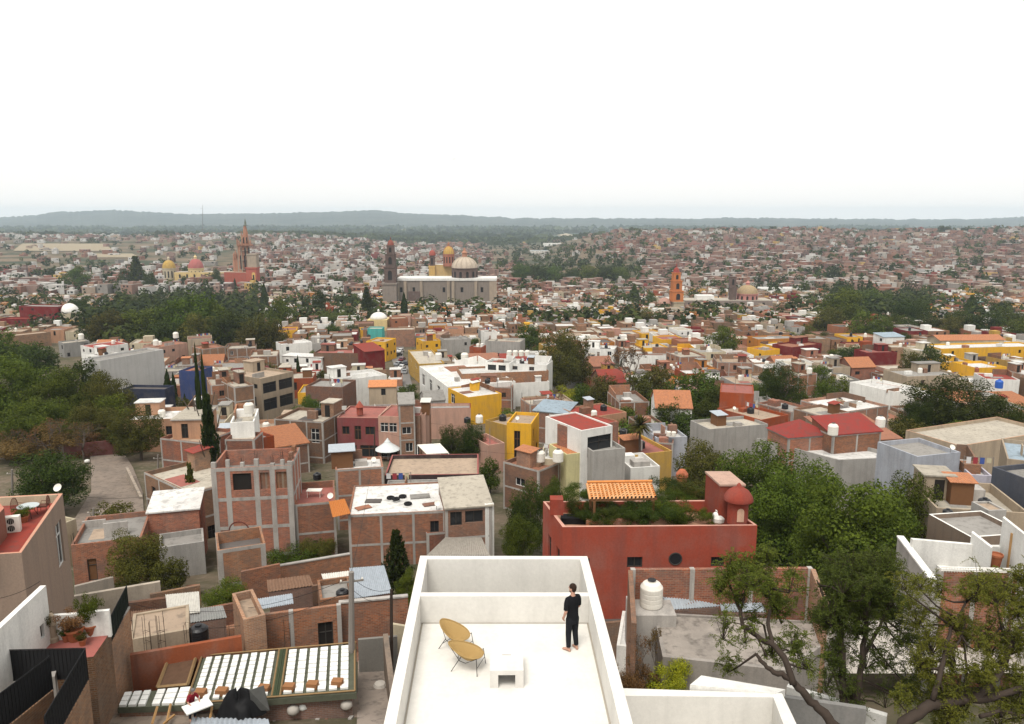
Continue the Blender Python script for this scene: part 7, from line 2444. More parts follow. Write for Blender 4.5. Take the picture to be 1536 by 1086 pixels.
CARL = [(607, 560, 2, 'grey car parked nearest on the curved street'), (603, 553, 1, 'white car second in the line on the street'), (608, 547, 0, 'black car at the bend of the street'), (598, 548, 2, 'grey car on the left side of the street bend'), (603, 541, 3, 'maroon car half hidden past the bend'), (597, 534, 0, 'dark car far up the narrow street'), (601, 528, 1, 'white car farthest up the narrow street')]
for px, py, c_, lab in CARL:
 p_ = on_ground(px, py, .27)
 car(lab, p_, math.radians(80 + (px - 603) * 3), c_)
# yard of the pink hacienda
MG = plain('pale_canvas', (.62, .66, .66), .8)
p_ = on_ground(582, 690, 0)
t_ = at_y(582, 657, p_.y)
root = thing('parasol', p_, 'pale blue white parasol in front of the pink hacienda', 'parasol')
mb = MB(); mb.tube([p_, t_], .05, FR_W, 6); mb.build('pole', root)
mb = MB(); mb.lathe((p_.x, p_.y, t_.z - 1.9), [(2.1, 0), (2.0, .12), (.9, .85), (.55, 1.15), (.5, 1.3), (.2, 1.65), (.05, 1.9)], MG, 16); mb.build('canopy', root)
zk = on_ground(650, 690, 3.6).z
q4 = [at_z(*q_, zk) for q_ in ((640, 682), (673, 680), (660, 666), (626, 668))]
root = thing('canopy', (q4[0] + q4[2]) / 2 - V((0, 0, 3)), 'white flat canopy on posts right of the parasol', 'canopy')
mb = MB(); mb.hexa(q4, [v + V((0, 0, .12)) for v in q4], WHITEP); mb.build('top', root)
for v in q4:
 mb = MB(); mb.box(v - V((0, 0, 3.2)), .14, .14, 3.19, FR_W); mb.build('post', root)
p_ = on_ground(658, 705, 1.5)
root = thing('garden_dome', p_, 'small white bell shaped garden dome behind the plum wall', 'ornament')
mb = MB(); mb.lathe(p_, [(1.05, 0), (1.0, .6), (1.15, .65), (.9, 1.0), (.3, 1.5), (.25, 1.8), (.05, 2.1)], WHITEPL, 14); mb.build('dome', root, smooth=True)
p_ = at_z(540, 622, on_ground(536, 626, 7).z)
root = thing('roof_turret', p_, 'little red octagonal turret on the hacienda roof', 'turret')
mb = MB(); mb.lathe(p_, [(.55, 0), (.55, 1.3), (.8, 1.35), (.4, 1.9), (.05, 2.4)], REDP, 8); mb.build('body', root)
ybr = Pq[0].y - 1.3
for lab, px, yt_, yb_, wp_, kd, mt in (('yellow green reed clump between the terrace and the stained concrete roof', 1006, 984, 1046, 66, 'low', 'yellow'), ('dry brown brush beside the white terrace wall', 958, 945, 1040, 60, 'bare', 'brown'), ('grey dry twigs at the corner of the stained roof', 984, 925, 1030, 50, 'bare', 'brown'), ('tangled brown brush low by the terrace', 950, 985, 1046, 60, 'low', 'brown')):
 tree(lab, px, yt_, yb_, wp_, kd, mt, lod=2 if kd != 'bare' else 1, Y=ybr, h=1, name='shrub', cat='shrub', occ=False)
# loose things in the yards
BIT = [('blue plastic drum', 'drum', 'blue'), ('rusty oil drum', 'drum', 'rust'), ('stack of red bricks', 'bricks', 'b'), ('heap of broken brick', 'heap', 'h'), ('grey cement sack', 'sack', 's'), ('pile of old boards', 'boards', 'w'), ('white plastic bucket', 'bucket', 'k')]
PLC = [((110, 905, 'by the ruined wall'), 3), ((150, 893, 'under the feathery tree'), 5), ((230, 935, 'beside the wash house'), 0), ((330, 948, 'behind the orange wall'), 5), ((345, 952, 'at the brick pillar'), 2), ((440, 865, 'at the low brick garden wall'), 3), ((470, 858, 'inside the garden wall'), 6), ((505, 858, 'near the cream corrugated strip'), 5), ((455, 930, 'before the brick yard wall'), 2),
       ((555, 985, 'in the alley'), 3), ((570, 1030, 'on the alley floor near the terrace'), 4), ((600, 1000, 'against the alley wall'), 1), ((560, 930, 'behind the alley head'), 0), ((400, 880, 'beside the bushy tree'), 1), ((120, 870, 'below the long brick outhouse'), 4), ((290, 890, 'beside the grey wall'), 2)]
for (px, py, wh_), k in PLC:
 nm, ct, kd = BIT[k]
 p_ = on_ground(px, py, .05)
 p_.z = ground(p_.x, p_.y)
 mb = MB()
 if ct in ('drum', 'bucket'):
  f_ = .5 if ct == 'bucket' else 1
  mb.lathe(p_, [(.28 * f_, 0), (.3 * f_, .28 * f_), (.28 * f_, .3 * f_), (.3 * f_, .6 * f_), (.28 * f_, .62 * f_), (.29 * f_, .9 * f_), (.24 * f_, .9 * f_)], {'blue': plain('blue_plastic', (0.02, 0.10, 0.42), .45), 'rust': plain('rust_metal', (.12, .04, .03), .7), 'k': WHITEP}[kd], 14)
 elif ct == 'bricks':
  mb.box(p_, 1.1, .7, .7, brick(), .3)
 elif ct == 'heap':
  rows = [[p_ + V((r * math.cos(t) * (1 + .25 * noise.noise(V((t, r, px)))), r * math.sin(t), max(0, .75 - .6 * r) + .12 * noise.noise(V((t * 3, r * 4, py))))) for t in (2 * math.pi * q / 18 for q in range(18))] for r in (1.3, 1.0, .6, .25)]
  mb.grid(rows, wallmat('brick3'), closed=True, caps=True)
 elif ct == 'sack':
  mb.lathe(p_, [(.3, 0), (.38, .12), (.3, .28), (.05, .33)], plain('grey_sack', (.4, .37, .33), .9), 10)
 else:
  mb.hexa([p_ + V(v) for v in ((-1.1, -.3, 0), (1.1, -.2, 0), (1.1, .3, 0), (-1.1, .25, 0))], [p_ + V(v) for v in ((-1.0, -.3, .25), (1.2, -.2, .3), (1.2, .3, .2), (-1.0, .25, .22))], WOOD)
 o = mb.build({'bricks': 'brick_stack', 'heap': 'brick_heap', 'boards': 'board_pile'}.get(ct, ct), loc=p_)
 tag(o, nm + ' ' + wh_, ct)
# things on the near roofs
zpr = on_ground(595, 769.5, 5.4).z - .1
TYRE = plain('old_rubber', (.02, .02, .021), .9)
for i, (px, py) in enumerate(((586, 748), (594, 752), (604, 746), (612, 757))):
 p_ = at_z(px, py, zpr)
 mb = MB(); mb.tube([p_ + V((.3 * math.cos(t), .3 * math.sin(t), .12 + (.14 if i == 1 else 0))) for t in (2 * math.pi * k / 16 for k in range(17))], .12, TYRE, 8, caps=False)
 tag(mb.build('tyre', loc=p_), ['old black tyre on the white patched roof, left', 'old black tyre lying half on another one', 'old black tyre near the middle of the patched roof', 'old black tyre close to the patched roof edge'][i], 'tyre')
for i, (px, py, w2, m_) in enumerate(((560, 752, 1.6, 'dark'), (630, 745, 2.0, 'grey'), (645, 757, 1.4, 'brickroof'), (545, 762, 1.5, 'terracotta'))):
 p_ = at_z(px, py, zpr)
 mb = MB(); mb.box(p_ + V((0, 0, .02)), w2, w2 * .6, .07, rmat(m_), .2 * i)
 tag(mb.build('loose_sheet', loc=p_), ['dark loose sheet on the patched roof', 'grey loose sheet on the patched roof', 'brown loose sheet near the cream roof', 'rusty loose sheet beside the orange eave'][i], 'sheet')
p_ = at_z(472, 745, on_ground(472, 754, 6.0).z - .7)
root = thing('plastic_table', p_, 'white plastic table on the pink tiled terrace', 'table')
mb = MB(); mb.box(p_ + V((0, 0, .7)), 1.5, .9, .05, WHITEP); mb.build('tabletop', root)
for sx in (-.65, .65):
 for sy in (-.38, .38):
  mb = MB(); mb.tube([p_ + V((sx, sy, 0)), p_ + V((sx, sy, .7))], .035, WHITEP, 5); mb.build('leg', root)
def dish(label, px, py, h):
 p_ = on_ground(px, py, h)
 r_ = thing('satellite_dish', p_, label, 'satellite dish', 'satellite dishes on the roofs')
 mb = MB(); mb.tube([p_, p_ + V((0, 0, .8))], .03, POLE, 5); mb.build('pole', r_)
 mb = MB()
 rows = [[p_ + V((.29 * r * math.cos(t) + .1, -.2 + .1 * (1 - r * r) + .2 * r * math.sin(t), .8 + .24 * r * math.sin(t))) for t in (2 * math.pi * k / 16 for k in range(16))] for r in (.05, .4, .75, 1)]
 mb.grid(rows, WHITEP, closed=True); mb.build('reflector', r_, smooth=True)
for a_ in (('white dish on the brick cube house', 560, 698, 7), ('white dish on the brown brick house edge', 500, 582, 8), ('white dish above the ochre door house', 775, 634, 7.5), ('white dish on the tan house roof edge', 88, 745, 9.5), ('white dish on the white patched roof', 655, 765, 5.4), ('white dish on the brick terrace house', 495, 754, 6), ('white dish on the red villa wing', 1100, 618, 6.5), ('white dish on the blue grey blank house', 1425, 680, 9)):
 dish(*a_)
wire('long cable sagging over the brick yards', at_y(216, 706, 95), at_y(562, 700, 95), 2.0)
wire('cable from the tan house to the unfinished building', at_y(95, 742, 50), at_y(316, 712, 84), 1.2)
wire('cable over the patched white roof', at_y(440, 740, 84), at_y(741, 752, 86), 1.0)
wire('upper cable over the patched white roof', at_y(440, 722, 84), at_y(741, 742, 86), 1.3)
wire('cable across the street by the white long house', at_y(590, 545, 215), at_y(668, 568, 175), .8)
wire('cable before the red hipped roofs', at_y(1080, 640, 130), at_y(1490, 662, 128), 2.0)
wire('cable in front of the beige roofs at the right', at_y(1330, 690, 90), at_y(1560, 735, 70), 1.0)
# ------------------------------------------------------------------ people
def remesh(mb, name, parent, mat_fn, voxel=.008, smooth=4):
 o = mb.build('tmp_' + name, loc=(0, 0, 0))
 md = o.modifiers.new('r', 'REMESH')
 md.mode = 'VOXEL'
 md.voxel_size = voxel
 md.use_smooth_shade = True
 if smooth:
  m2 = o.modifiers.new('s', 'SMOOTH')
  m2.factor = .5
  m2.iterations = smooth
 dg = bpy.context.evaluated_depsgraph_get()
 me = bpy.data.meshes.new_from_object(o.evaluated_get(dg))
 old = o.data
 bpy.data.objects.remove(o)
 bpy.data.meshes.remove(old)
 me.materials.clear()
 me.materials.append(mat_fn)
 me.name = name
 ob = bpy.data.objects.new(name, me)
 COL.objects.link(ob)
 ob.parent = parent
 return ob
def loft(mb, rings, mat, n=20):
 """rings: (x, y, z, rx, ry)"""
 rows = [[V((x + rx * math.cos(t), y + ry * math.sin(t), z)) for t in (2 * math.pi * k / n for k in range(n))] for x, y, z, rx, ry in rings]
 mb.grid(rows, mat, closed=True, caps=True)
def ball(mb, c, r, mat, sc=(1, 1, 1), n=14, rot=None):
 rows = []
 for i in range(n // 2 + 1):
  a = -math.pi / 2 + math.pi * i / (n // 2)
  a = max(-1.5, min(1.5, a))
  row = []
  for k in range(n):
   t = 2 * math.pi * k / n
   v = V((math.cos(a) * math.cos(t) * r * sc[0], math.cos(a) * math.sin(t) * r * sc[1], math.sin(a) * r * sc[2]))
   if rot:
    v = rot @ v
   row.append(V(c) + v)
  rows.append(row)
 mb.grid(rows, mat, closed=True, caps=True)
SKIN = plain('skin', (.46, .26, .19), .55, mott=.15)
HAIR = plain('dark_brown_hair', (.03, .018, .013), .7)
def hand(mb, wrist, d, palm_n, size=1.0, curl=.5, mat=SKIN, side=1):
 """palm and five fingers from the wrist along d; palm_n: palm normal"""
 d = d.normalized()
 pn = (palm_n - d * palm_n.dot(d)).normalized()
 s = d.cross(pn) * side
 pc = wrist + d * .05 * size
 rows = []
 for t, w_, th in ((-.02, .026, .022), (.02, .034, .02), (.06, .041, .016), (.09, .040, .013)):
  c = wrist + d * t * size
  rows.append([c + s * w_ * size * math.cos(a) + pn * th * size * math.sin(a) for a in (2 * math.pi * k / 12 for k in range(12))])
 mb.grid(rows, mat, closed=True, caps=True)
 for k, (off, L_) in enumerate(((.031, .070), (.011, .080), (-.010, .074), (-.030, .058))):
  b = wrist + d * .088 * size + s * off * size
  p1 = b + (d * math.cos(curl * .5) + pn * math.sin(curl * .5)) * L_ * .45 * size
  p2 = p1 + (d * math.cos(curl * 1.3) + pn * math.sin(curl * 1.3)) * L_ * .32 * size
  p3 = p2 + (d * math.cos(curl * 2.0) + pn * math.sin(curl * 2.0)) * L_ * .25 * size
  mb.tube([b - d * .02, b, p1, p2, p3], [.0095 * size, .0095 * size, .0088 * size, .008 * size, .0065 * size], mat, 8)
 b = wrist + d * .025 * size + s * .032 * size
 p1 = b + (d * .6 + s * .7 + pn * .35).normalized() * .035 * size
 p2 = p1 + (d * .85 + s * .3 + pn * .5).normalized() * .03 * size
 mb.tube([wrist + d * .01, b, p1, p2], [.013 * size, .0125 * size, .0105 * size, .008 * size], mat, 8)
def limb(mb, pts, rad, mat, n=14):
 # smooth chain through the joints
 P_, r_ = [], []
 for i in range(len(pts) - 1):
  for k in range(5):
   t = k / 5
   P_.append(V(pts[i]).lerp(V(pts[i + 1]), t))
   r_.append(lerp(rad[i], rad[i + 1], t))
 P_.append(V(pts[-1]))
 r_.append(rad[-1])
 mb.tube(P_, r_, mat, n)
def person(label, pos, yaw, shirt, trousers, pose, head_turn=.4, lean=0.0, group=None, beard=True, hat=None, scale=1.0):
 root = thing('person', (0, 0, 0), label, 'person', group)
 sh_l, el_l, wr_l, hd_l = pose['left_arm']
 sh_r, el_r, wr_r, hd_r = pose['right_arm']
 hl, kl, al, fl_ = pose['left_leg']
 hr, kr, ar, fr_ = pose['right_leg']
 tw = pose.get('torso', 0.0)
 T = lambda z: tw * max(0, (z - .95)) ** 1.2      # forward lean of the trunk
 b = MB()
 loft(b, [(0, T(z), z, rx, ry) for z, rx, ry in ((.80, .10, .08), (.90, .155, .105), (1.0, .15, .10), (1.12, .14, .095), (1.25, .16, .105), (1.36, .175, .105), (1.43, .15, .085), (1.48, .07, .065), (1.52, .056, .058), (1.60, .054, .058))], SKIN)
 hc = V((0, T(1.66) + .015, 1.665))
 RT = Matrix.Rotation(head_turn, 3, 'Z')
 hp = lambda x, y, z: hc + RT @ V((x, y, z))
 ball(b, hc + V((0, 0, .03)), .098, SKIN, (.80, .98, 1.02), 20, RT)
 ball(b, hp(0, .022, -.045), .07, SKIN, (.82, .95, 1.0), 16, RT)       # jaw
 ball(b, hp(0, .065, -.078), .025, SKIN, (1, .8, .8), 10, RT)          # chin
 b.tube([hp(0, .088, .035), hp(0, .108, .0), hp(0, .100, -.012)], [.009, .015, .010], SKIN, 8)     # nose
 b.tube([hp(-.035, .083, .045), hp(0, .092, .04), hp(.035, .083, .045)], [.010, .010, .010], SKIN, 8)  # brow
 b.tube([hp(-.022, .080, -.040), hp(0, .089, -.038), hp(.022, .080, -.040)], [.007, .009, .007], SKIN, 8)  # lips
 for sx in (-1, 1):
  ball(b, hp(sx * .080, -.005, .012), .026, SKIN, (.35, .8, 1.2), 10, RT)
 for s_, (S0, E0, W0, H0), sgn in ((0, pose['left_arm'], -1), (1, pose['right_arm'], 1)):
  limb(b, [V(S0) + V((-S0[0] * .25, 0, -.03)), E0, W0], [.045, .040, .027], SKIN)
  hand(b, V(W0), V(H0) - V(W0), V(pose['palm'][s_]), 1.0, pose.get('curl', .6), SKIN, pose['thumb'][s_])
 for (H0, K0, A0, F0) in (pose['left_leg'], pose['right_leg']):
  limb(b, [H0, K0, A0], [.085, .058, .038], SKIN)
  A0, F0 = V(A0), V(F0)
  fd = (F0 - A0)
  fd.z = 0
  fd.normalize()
  sd_ = V((-fd.y, fd.x, 0))
  rows = []
  for t, w_, th, zz in ((-.06, .024, .03, .032), (-.03, .035, .045, .047), (.03, .036, .05, .052), (.09, .044, .032, .035), (.14, .047, .022, .024), (.17, .044, .017, .019)):
   c = V((A0.x, A0.y, A0.z - .075)) + fd * t + V((0, 0, zz))
   rows.append([c + sd_ * w_ * math.cos(a) + V((0, 0, 1)) * th * math.sin(a) for a in (2 * math.pi * k / 14 for k in range(14))])
  b.grid(rows, SKIN, closed=True, caps=True)
  for k in range(5):
   o_ = (-.034 + .017 * k)
   c = V((A0.x, A0.y, A0.z - .075)) + fd * .165 + sd_ * o_ + V((0, 0, .016))
   b.tube([c - fd * .02, c + fd * (.035 - .004 * abs(k - 1))], [.010, .008], SKIN, 7)
 remesh(b, 'body', root, SKIN, .0065, 3)
 # eyes
 e = MB()
 for sx in (-1, 1):
  ball(e, hp(sx * .032, .080, .022), .011, plain('eye_white', (.7, .7, .68), .3), n=8)
  ball(e, hp(sx * .032, .088, .022), .0055, DARK, n=8)
 e.build('eyes', root, loc=(0, 0, 0))
 h_ = MB()
 ball(h_, hp(0, -.012, .052), .103, HAIR, (.84, .97, .95), 20, RT)
 ball(h_, hp(0, -.045, .0), .078, HAIR, (.95, .75, 1.0), 16, RT)
 if beard:
  ball(h_, hp(0, .030, -.068), .068, HAIR, (.90, .92, .55), 14, RT)
 ho = remesh(h_, 'hair', root, HAIR, .008, 2)
 if hat:
  q = MB()
  ball(q, hp(0, -.005, .085), .115, hat, (.88, 1, .75), 18, RT)
  rows = [[hp(r * math.cos(t) * .8, r * math.sin(t) + .03, .075 + .02 * (r > .12)) for t in (2 * math.pi * k / 20 for k in range(20))] for r in (.09, .15)]
  q.grid(rows, hat, closed=True)
  q.build('cap', root, loc=(0, 0, 0), smooth=True)
 t_ = MB()
 loft(t_, [(0, T(z), z, rx, ry) for z, rx, ry in ((.84, .172, .125), (.92, .168, .122), (1.02, .162, .115), (1.12, .164, .114), (1.25, .178, .118), (1.35, .190, .115), (1.41, .186, .10), (1.465, .13, .085), (1.49, .082, .073))], shirt, 28)
 for (S0, E0, W0, H0) in (pose['left_arm'], pose['right_arm']):
  S1, E1 = V(S0), V(E0)
  m = S1.lerp(E1, .86)
  limb(t_, [S1 + V((-S1.x * .75, 0, .03)), S1 + V((-S1.x * .12, 0, .0)), S1.lerp(E1, .3), m], [.06, .070, .067, .061], shirt)
 remesh(t_, 't_shirt', root, shirt, .009, 7)
 t_ = MB()
 loft(t_, [(0, 0, z, rx, ry) for z, rx, ry in ((.76, .165, .115), (.84, .178, .125), (.92, .172, .12), (.98, .165, .112))], trousers, 28)
 for (H0, K0, A0, F0) in (pose['left_leg'], pose['right_leg']):
  A1 = V(K0).lerp(V(A0), .90)
  limb(t_, [V(H0) + V((0, 0, .03)), V(H0), K0, A1], [.095, .10, .076, .06], trousers)
 remesh(t_, 'trousers', root, trousers, .009, 3)
 root.location = pos
 root.rotation_euler.z = yaw
 root.scale = (scale,) * 3
 return root
BLK = plain('black_cotton', (.012, .012, .014), .9, mott=.4)
BLK2 = plain('black_linen', (.016, .017, .020), .9, mott=.4)
pose = dict(left_arm=((-.185, 0, 1.42), (-.255, -.05, 1.13), (-.235, .07, .91), (-.205, .11, .83)), right_arm=((.185, 0, 1.42), (.225, .03, 1.13), (.13, .22, 1.05), (.04, .26, 1.06)),
   left_leg=((-.09, 0, .86), (-.105, .02, .48), (-.12, -.01, .08), (-.16, .16, 0)), right_leg=((.09, 0, .86), (.10, .015, .48), (.115, -.03, .08), (.15, .15, 0)),
   palm=((1, .2, 0), (-.3, -1, 0)), thumb=(-1, 1), curl=.55)
fp = at_z(858, 974.5, zf)
person('barefoot bearded man in black t shirt and black trousers standing on the terrace', fp, math.radians(33), BLK, BLK2, pose, head_turn=math.radians(22), scale=.955)
REDS = plain('red_shirt', (.22, .02, .03), .9, mott=.4)
NAVY = plain('navy_trousers', (.03, .035, .05), .9)
pose2 = dict(left_arm=((-.185, .14, 1.40), (-.27, .28, 1.18), (-.22, .50, 1.10), (-.20, .58, 1.08)), right_arm=((.185, .14, 1.40), (.27, .28, 1.18), (.22, .50, 1.10), (.20, .58, 1.08)),
             left_leg=((-.09, 0, .86), (-.12, .06, .48), (-.13, -.02, .08), (-.15, .15, 0)), right_leg=((.09, 0, .86), (.11, .05, .48), (.12, -.02, .08), (.14, .15, 0)),
             palm=((0, .3, 1), (0, .3, 1)), thumb=(-1, 1), torso=.42, curl=.7)
wp = at_z(289, 1079, zs - .62)
person('worker in red shirt and grey cap bending over a white board on the site', wp, math.radians(225), REDS, NAVY, pose2, head_turn=0, beard=False, hat=plain('grey_cap', (.16, .15, .15), .9))
q = wp + Matrix.Rotation(math.radians(225), 3, 'Z') @ V((0, .72, 1.08))
root = thing('foam_sheet', q, 'white foam board held flat by the worker', 'board')
mb = MB()
mb.box(q - V((0, 0, .03)), 1.25, .8, .06, FOAM, math.radians(40))
mb.build('board', root)
# bird far above the town
c = at_y(681, 239, 260)
mb = MB()
mb.lathe((c.x, c.y, c.z), [(.02, -.0), (.1, .05), (.08, .12), (.01, .16)], IRON, 8)
for s_ in (-1, 1):
 mb.face([c + V((s_ * .05, -.1, .1)), c + V((s_ * .4, -.06, .2)), c + V((s_ * .75, .05, .12)), c + V((s_ * .35, .12, .16)), c + V((s_ * .05, .12, .1))], IRON)
o = mb.build('bird', loc=c)
tag(o, 'tiny dark bird gliding alone in the white sky', 'bird')
# ------------------------------------------------------------------ mesquite trees at the lower right
TR = random.Random(99)
MQ = leafmat((0.065, 0.082, 0.013), (0.127, 0.140, 0.022), 'mesquite_leaves')
MQD = leafmat((0.037, 0.050, 0.011), (0.075, 0.091, 0.017), 'mesquite_dark_leaves')
def bigtree(label, base, limbs, sprays, barkm, leafm, fill, name='mesquite_tree'):
 root = thing(name, base, label, 'tree', TREES_G)
 mb = MB()
 tips = []
 rngs = []
 for pts, r0, r1 in limbs:
  P_ = [at_y(*p) for p in pts]
  # subdivide with wobble
  Q = []
  for i in range(len(P_) - 1):
   for k in range(4):
    t = k / 4
    Q.append(P_[i].lerp(P_[i + 1], t) + (rv() * r0 * .2 if 0 < k else V((0, 0, 0))))
  Q.append(P_[-1])
  mb.tube(Q, [.6 * lerp(r0, r1, i / (len(Q) - 1)) * (1 + .06 * TR.uniform(-1, 1)) for i in range(len(Q))], barkm, 10)
  tips += Q
  rngs.append(Q)
 lf = MB()
 sprays = sprays + [(TR.uniform(*fill[0]), TR.uniform(*fill[1]), TR.uniform(*fill[2]), TR.uniform(40, 75), TR.uniform(40, 75), int(TR.uniform(5, 12))) for _ in range(fill[3])]
 for px, py, Y, wpx, hpx, ntw in sprays:
  c = at_y(px, py, Y)
  s = (Y * CP + (CZ - c.z) * SP) / F
  near = min(tips, key=lambda q: (q - c).length)
  hub = c + V((0, 0, -hpx * s * .35))
  mb.tube([near, near.lerp(hub, .55) + rv() * .12, hub], [.045, .032, .018], barkm, 5)
  for _ in range(int(ntw * 1.7)):
   d = rv()
   e = c + V((d.x * wpx * s * .5, d.y * wpx * s * .5, d.z * hpx * s * .5)) * TR.uniform(.4, 1)
   st_ = hub.lerp(e, .15) + rv() * .05
   mid = st_.lerp(e, .5) + V((0, 0, .10)) + rv() * .06
   mb.tube([hub, mid, e], [.013, .008, .004], barkm, 3, caps=False)
   for _2 in range(3):
    tw = mid.lerp(e, TR.random())
    dd = (rv() + V((0, 0, -.35))).normalized()
    L_ = TR.uniform(.25, .5)
    for k in range(11):
     p = tw + dd * L_ * k / 11 + V((0, 0, -.10 * (k / 11) ** 2))
     for sgn in (-1, 1):
      sd_ = dd.cross(V((0, 0, 1)))
      if sd_.length < .01:
       sd_ = V((1, 0, 0))
      sd_ = (sd_.normalized() * sgn + rv() * .35 + dd * .4).normalized()
      n_ = sd_.cross(rv()).normalized()
      l_ = TR.uniform(.055, .11)
      lf.face([p, p + sd_ * l_ * .5 + n_ * .016, p + sd_ * l_, p + sd_ * l_ * .5 - n_ * .016], leafm)
 mb.build('trunk', root, smooth=True)
 lf.build('crown', root)
 return root
Ya = 24.0
base = at_y(1262, 1100, Ya)
bigtree('old mesquite tree with long bare limbs reaching left at the lower right', V((base.x + .6, Ya - .5, ground(base.x, Ya))), [
 ([(1340, 1180, 22.5), (1290, 1120, 23), (1246, 1084, 23.6), (1223, 1056, 24), (1198, 1033, 24.2), (1173, 1010, 24.4), (1150, 1001, 24.7), (1134, 981, 25)], .36, .09),
 ([(1190, 1027, 24.2), (1176, 986, 24.6), (1160, 968, 25), (1136, 954, 25.3), (1114, 941, 25.7), (1111, 916, 26), (1103, 895, 26.3), (1088, 868, 26.6)], .2, .07),
 ([(1160, 968, 25), (1152, 935, 25.6), (1157, 900, 26), (1150, 862, 26.4)], .13, .05),
 ([(1113, 930, 25.8), (1128, 926, 26), (1146, 938, 26.3)], .08, .05), ([(1111, 916, 26), (1120, 880, 26.2), (1126, 850, 26.5)], .08, .03),
 ([(1150, 985, 24.8), (1128, 940, 25.2), (1080, 930, 25.6)], .06, .02),
], [(1092, 850, 26.6, 56, 60, 26), (1125, 845, 26.5, 50, 60, 24), (1150, 870, 26.4, 56, 80, 30), (1108, 890, 26.2, 50, 50, 16), (1165, 905, 26, 50, 50, 18), (1190, 960, 25.2, 50, 60, 14), (1080, 875, 26.4, 36, 50, 12), (1150, 830, 26.6, 60, 40, 16), (1210, 985, 24.8, 60, 60, 14), (1130, 920, 26, 40, 40, 8)], BARKD, MQ, ((1070, 1250), (850, 1040), (24.6, 26.4), 12))
base = at_y(1280, 1120, 26)
bigtree('dense dark mesquite with upright trunks in the middle of the lower right', V((base.x, 26, ground(base.x, 26))), [
 ([(1272, 1120, 26), (1267, 1057, 26.3), (1264, 1006, 26.8), (1262, 950, 27.3), (1258, 900, 27.8)], .28, .16),
 ([(1278, 1110, 26), (1288, 1030, 26.6), (1294, 985, 27), (1300, 930, 27.5), (1306, 872, 28)], .24, .10),
 ([(1294, 985, 27), (1320, 940, 27.4), (1340, 890, 28)], .14, .06), ([(1262, 950, 27.3), (1240, 905, 27.8), (1225, 870, 28.2)], .14, .05), ([(1300, 930, 27.5), (1285, 890, 28), (1275, 850, 28.4)], .1, .05),
 ([(1267, 1057, 26.3), (1250, 1010, 26.6), (1245, 970, 27)], .09, .04),
], [(1262, 880, 28, 90, 80, 70), (1305, 870, 28, 90, 90, 80), (1240, 920, 27.6, 80, 70, 50), (1340, 900, 27.8, 90, 90, 60), (1290, 930, 27.4, 80, 70, 46), (1275, 845, 28.4, 100, 50, 46), (1325, 840, 28.4, 90, 50, 40), (1352, 945, 27.6, 80, 70, 26), (1255, 975, 27, 60, 70, 26), (1300, 985, 27, 60, 60, 16), (1330, 985, 27, 60, 60, 16), (1280, 1030, 26.4, 60, 60, 14), (1240, 1020, 26.4, 50, 60, 12)], BARKD, MQD, ((1215, 1390), (830, 1060), (26.4, 28.2), 16))
base = at_y(1390, 1130, 23)
bigtree('spreading mesquite with thick curved limbs in the lower right corner', V((base.x, 23, ground(base.x, 23))), [
 ([(1340, 1160, 22.6), (1355, 1084, 23), (1395, 1057, 23.4), (1446, 1050, 23.8), (1473, 1037, 24.1), (1500, 1006, 24.5), (1510, 973, 25), (1538, 938, 25.5), (1580, 900, 26)], .34, .13),
 ([(1446, 1050, 23.8), (1490, 1046, 24), (1540, 1028, 24.3), (1600, 1000, 24.6)], .22, .14), ([(1399, 1050, 23.4), (1416, 990, 24), (1426, 939, 24.6), (1456, 893, 25.2)], .16, .05),
 ([(1416, 990, 24), (1440, 960, 24.4), (1448, 930, 24.8)], .09, .04), ([(1446, 1050, 23.8), (1450, 1000, 24.2), (1445, 950, 24.8)], .10, .04), ([(1470, 1075, 23.4), (1500, 1066, 23.6), (1545, 1075, 23.7)], .12, .08),
 ([(1510, 973, 25), (1500, 930, 25.4), (1490, 880, 26)], .09, .04),
], [(1460, 880, 25.2, 60, 60, 22), (1500, 880, 26, 70, 70, 26), (1530, 900, 25.8, 60, 80, 30), (1430, 925, 24.8, 60, 60, 18), (1450, 945, 24.8, 60, 60, 18), (1520, 960, 25, 60, 70, 26), (1490, 985, 24.8, 60, 60, 18), (1430, 990, 24.2, 50, 60, 14), (1400, 1000, 24.2, 50, 60, 14), (1470, 1010, 24.2, 50, 50, 14), (1525, 1010, 24.6, 50, 50, 16), (1380, 985, 24.4, 50, 60, 14), (1420, 1060, 23.5, 60, 50, 10), (1500, 1060, 23.8, 60, 50, 12), (1475, 870, 25.6, 60, 40, 14), (1535, 860, 26, 50, 60, 18), (1350, 1040, 23.5, 50, 50, 10), (1440, 1030, 23.8, 60, 60, 14), (1400, 960, 24.6, 60, 70, 16), (1480, 940, 25, 60, 60, 16), (1536, 1050, 24, 50, 70, 14), (1380, 920, 25.4, 60, 60, 16), (1410, 880, 25.6, 60, 50, 12)], BARKD, MQ, ((1350, 1560), (860, 1090), (23.6, 25.6), 22))
